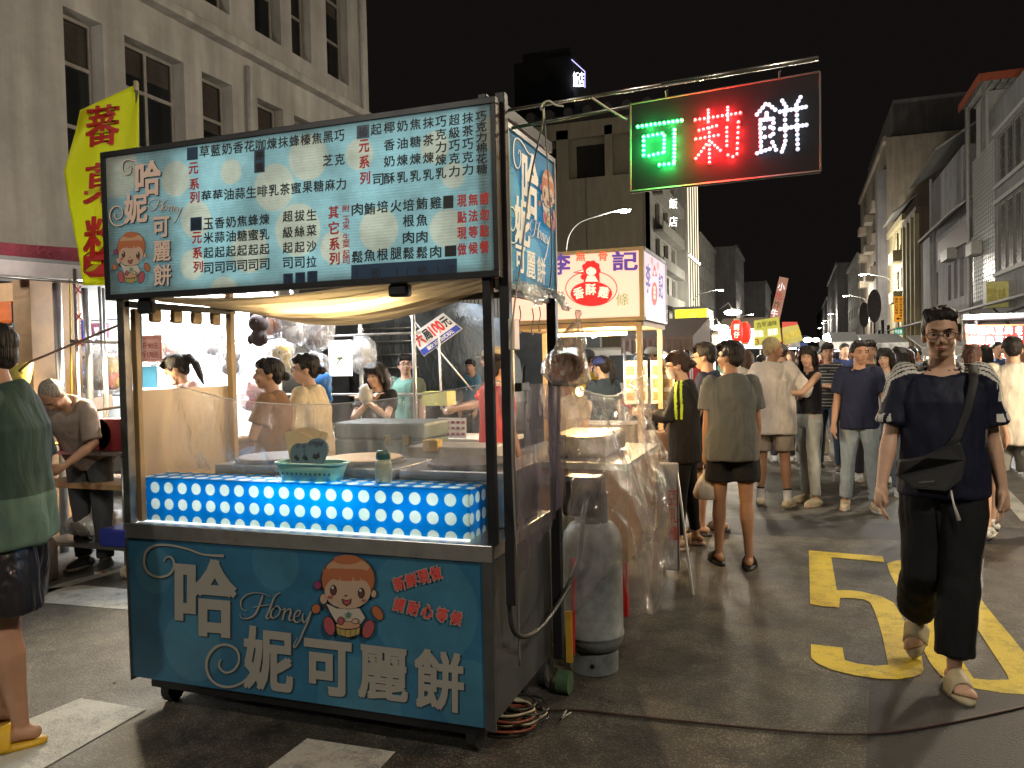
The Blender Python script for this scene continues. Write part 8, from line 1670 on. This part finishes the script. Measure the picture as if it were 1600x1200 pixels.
# ---- the crowd farther along the street
cols = [('black', (.02, .02, .02)), ('white', (.55, .52, .47)), ('olive', (.12, .13, .07)), ('rust', (.3, .08, .04)), ('pale blue', (.2, .28, .36)), ('grey', (.2, .2, .2)), ('cream', (.5, .44, .34)), ('dark red', (.25, .02, .03)), ('navy', (.02, .03, .08)), ('mint', (.2, .4, .32))]
hs = [('swept', BLACKH, 'short black hair'), ('bob', BLACKH, 'a dark bob'), ('long', BROWNH, 'long brown hair'), ('crop', BLACKH, 'cropped hair')]
protos = []
rc = random.Random(42)
for i in range(10):
    c = cols[i]; hh = hs[i % 4]; sx = 'f' if hh[0] in ('bob', 'long') else 'm'
    J = person('x', 0, -30 - i, 0, 1.60 + .012 * i, sex=sx, skin=['fair', 'mid'][i % 2], hair=hh[:2], top=('tee', c[1]), bottom=(['jeans', 'shorts', 'trousers'][i % 3], [(.05, .07, .12), (.2, .18, .15), (.02, .02, .02)][i % 3]), legs=((8, 3, 3), (-8, 3, 8)), vox=.018, seed=50 + i, arms=(((4, 6, 12, 0), (30, 6, 80, 20)), ((4, 6, 12, 0), (4, 8, 20, 0)), ((40, 6, 70, 30), (40, 6, 70, 30)))[i % 3], head=((-20, 0), (15, -8), (0, 4), (30, 0))[i % 4])
    protos.append((J['root'], c[0], hh[2]))
spots = [(1275, 15.2, 170), (1190, 14.5, 20), (1168, 13.0, -20), (1262, 17, 165), (1235, 18, 200), (1212, 19, 10), (1320, 16, 185), (1300, 19, 170), (1345, 20, 190), (1378, 15.5, 200), (1410, 17, 170), (1425, 14, 15), (1288, 22, 180), (1308, 25, 10), (1268, 24, 175), (1248, 27, 180), (1330, 27, 200), (1360, 24, 160), (1228, 30, 0), (1282, 30, 190), (1296, 34, 180), (1318, 36, 20), (1340, 38, 170), (1256, 36, 180), (1272, 42, 0), (1288, 46, 180), (1305, 50, 190), (1435, 21, 190), (1455, 26, 170), (1400, 25, 30), (1380, 32, 180), (1150, 15.5, -60), (1135, 17, -40), (1462, 14.5, 200), (1540, 13.0, -10), (1558, 15, 180), (1595, 14, 170), (1100, 13.5, -80), (1080, 12.5, -70), (1062, 12, 100)]
WHERE = {1: 'far down the street'}
def where(px, Y):
    d = 'near' if Y < 15 else 'midway' if Y < 20 else 'farther' if Y < 28 else 'distant' if Y < 37 else 'farthest'
    if px < 1160: s = 'under left canopies'
    elif px < 1240: s = 'beyond the blond man'
    elif px < 1300: s = 'mid street'
    elif px < 1370: s = 'beyond the navy-shirted man'
    elif px < 1470: s = 'left of the walking man'
    else: s = 'by the red sign'
    return d, s
seen = {}
for i, (px, Y, fc) in enumerate(spots):
    r, cn, hn = protos[(i * 3 + i // 10) % 10]
    o = copy_tree(r); p = A(px, 600, Y); o.location = (p.x, Y, 0); o.rotation_euler = (0, 0, R(-fc)); k = rc.uniform(.97, 1.04); o.scale = tuple(q * k for q in o.scale)
    d, s_ = where(px, Y); lb_ = 'passer-by in %s tee, %s, %s %s' % (cn, hn, d, s_)
    if lb_ in seen: lb_ = lb_.replace('passer-by', 'another passer-by')
    if lb_ in seen: lb_ = lb_.replace('another', 'a third')
    seen[lb_] = 1; o['label'] = lb_; o['group'] = 'passers-by in the night market crowd'
for r, *_ in protos:
    for c in list(r.children):
        for d in list(c.children): bpy.data.objects.remove(d)
        bpy.data.objects.remove(c)
    bpy.data.objects.remove(r)
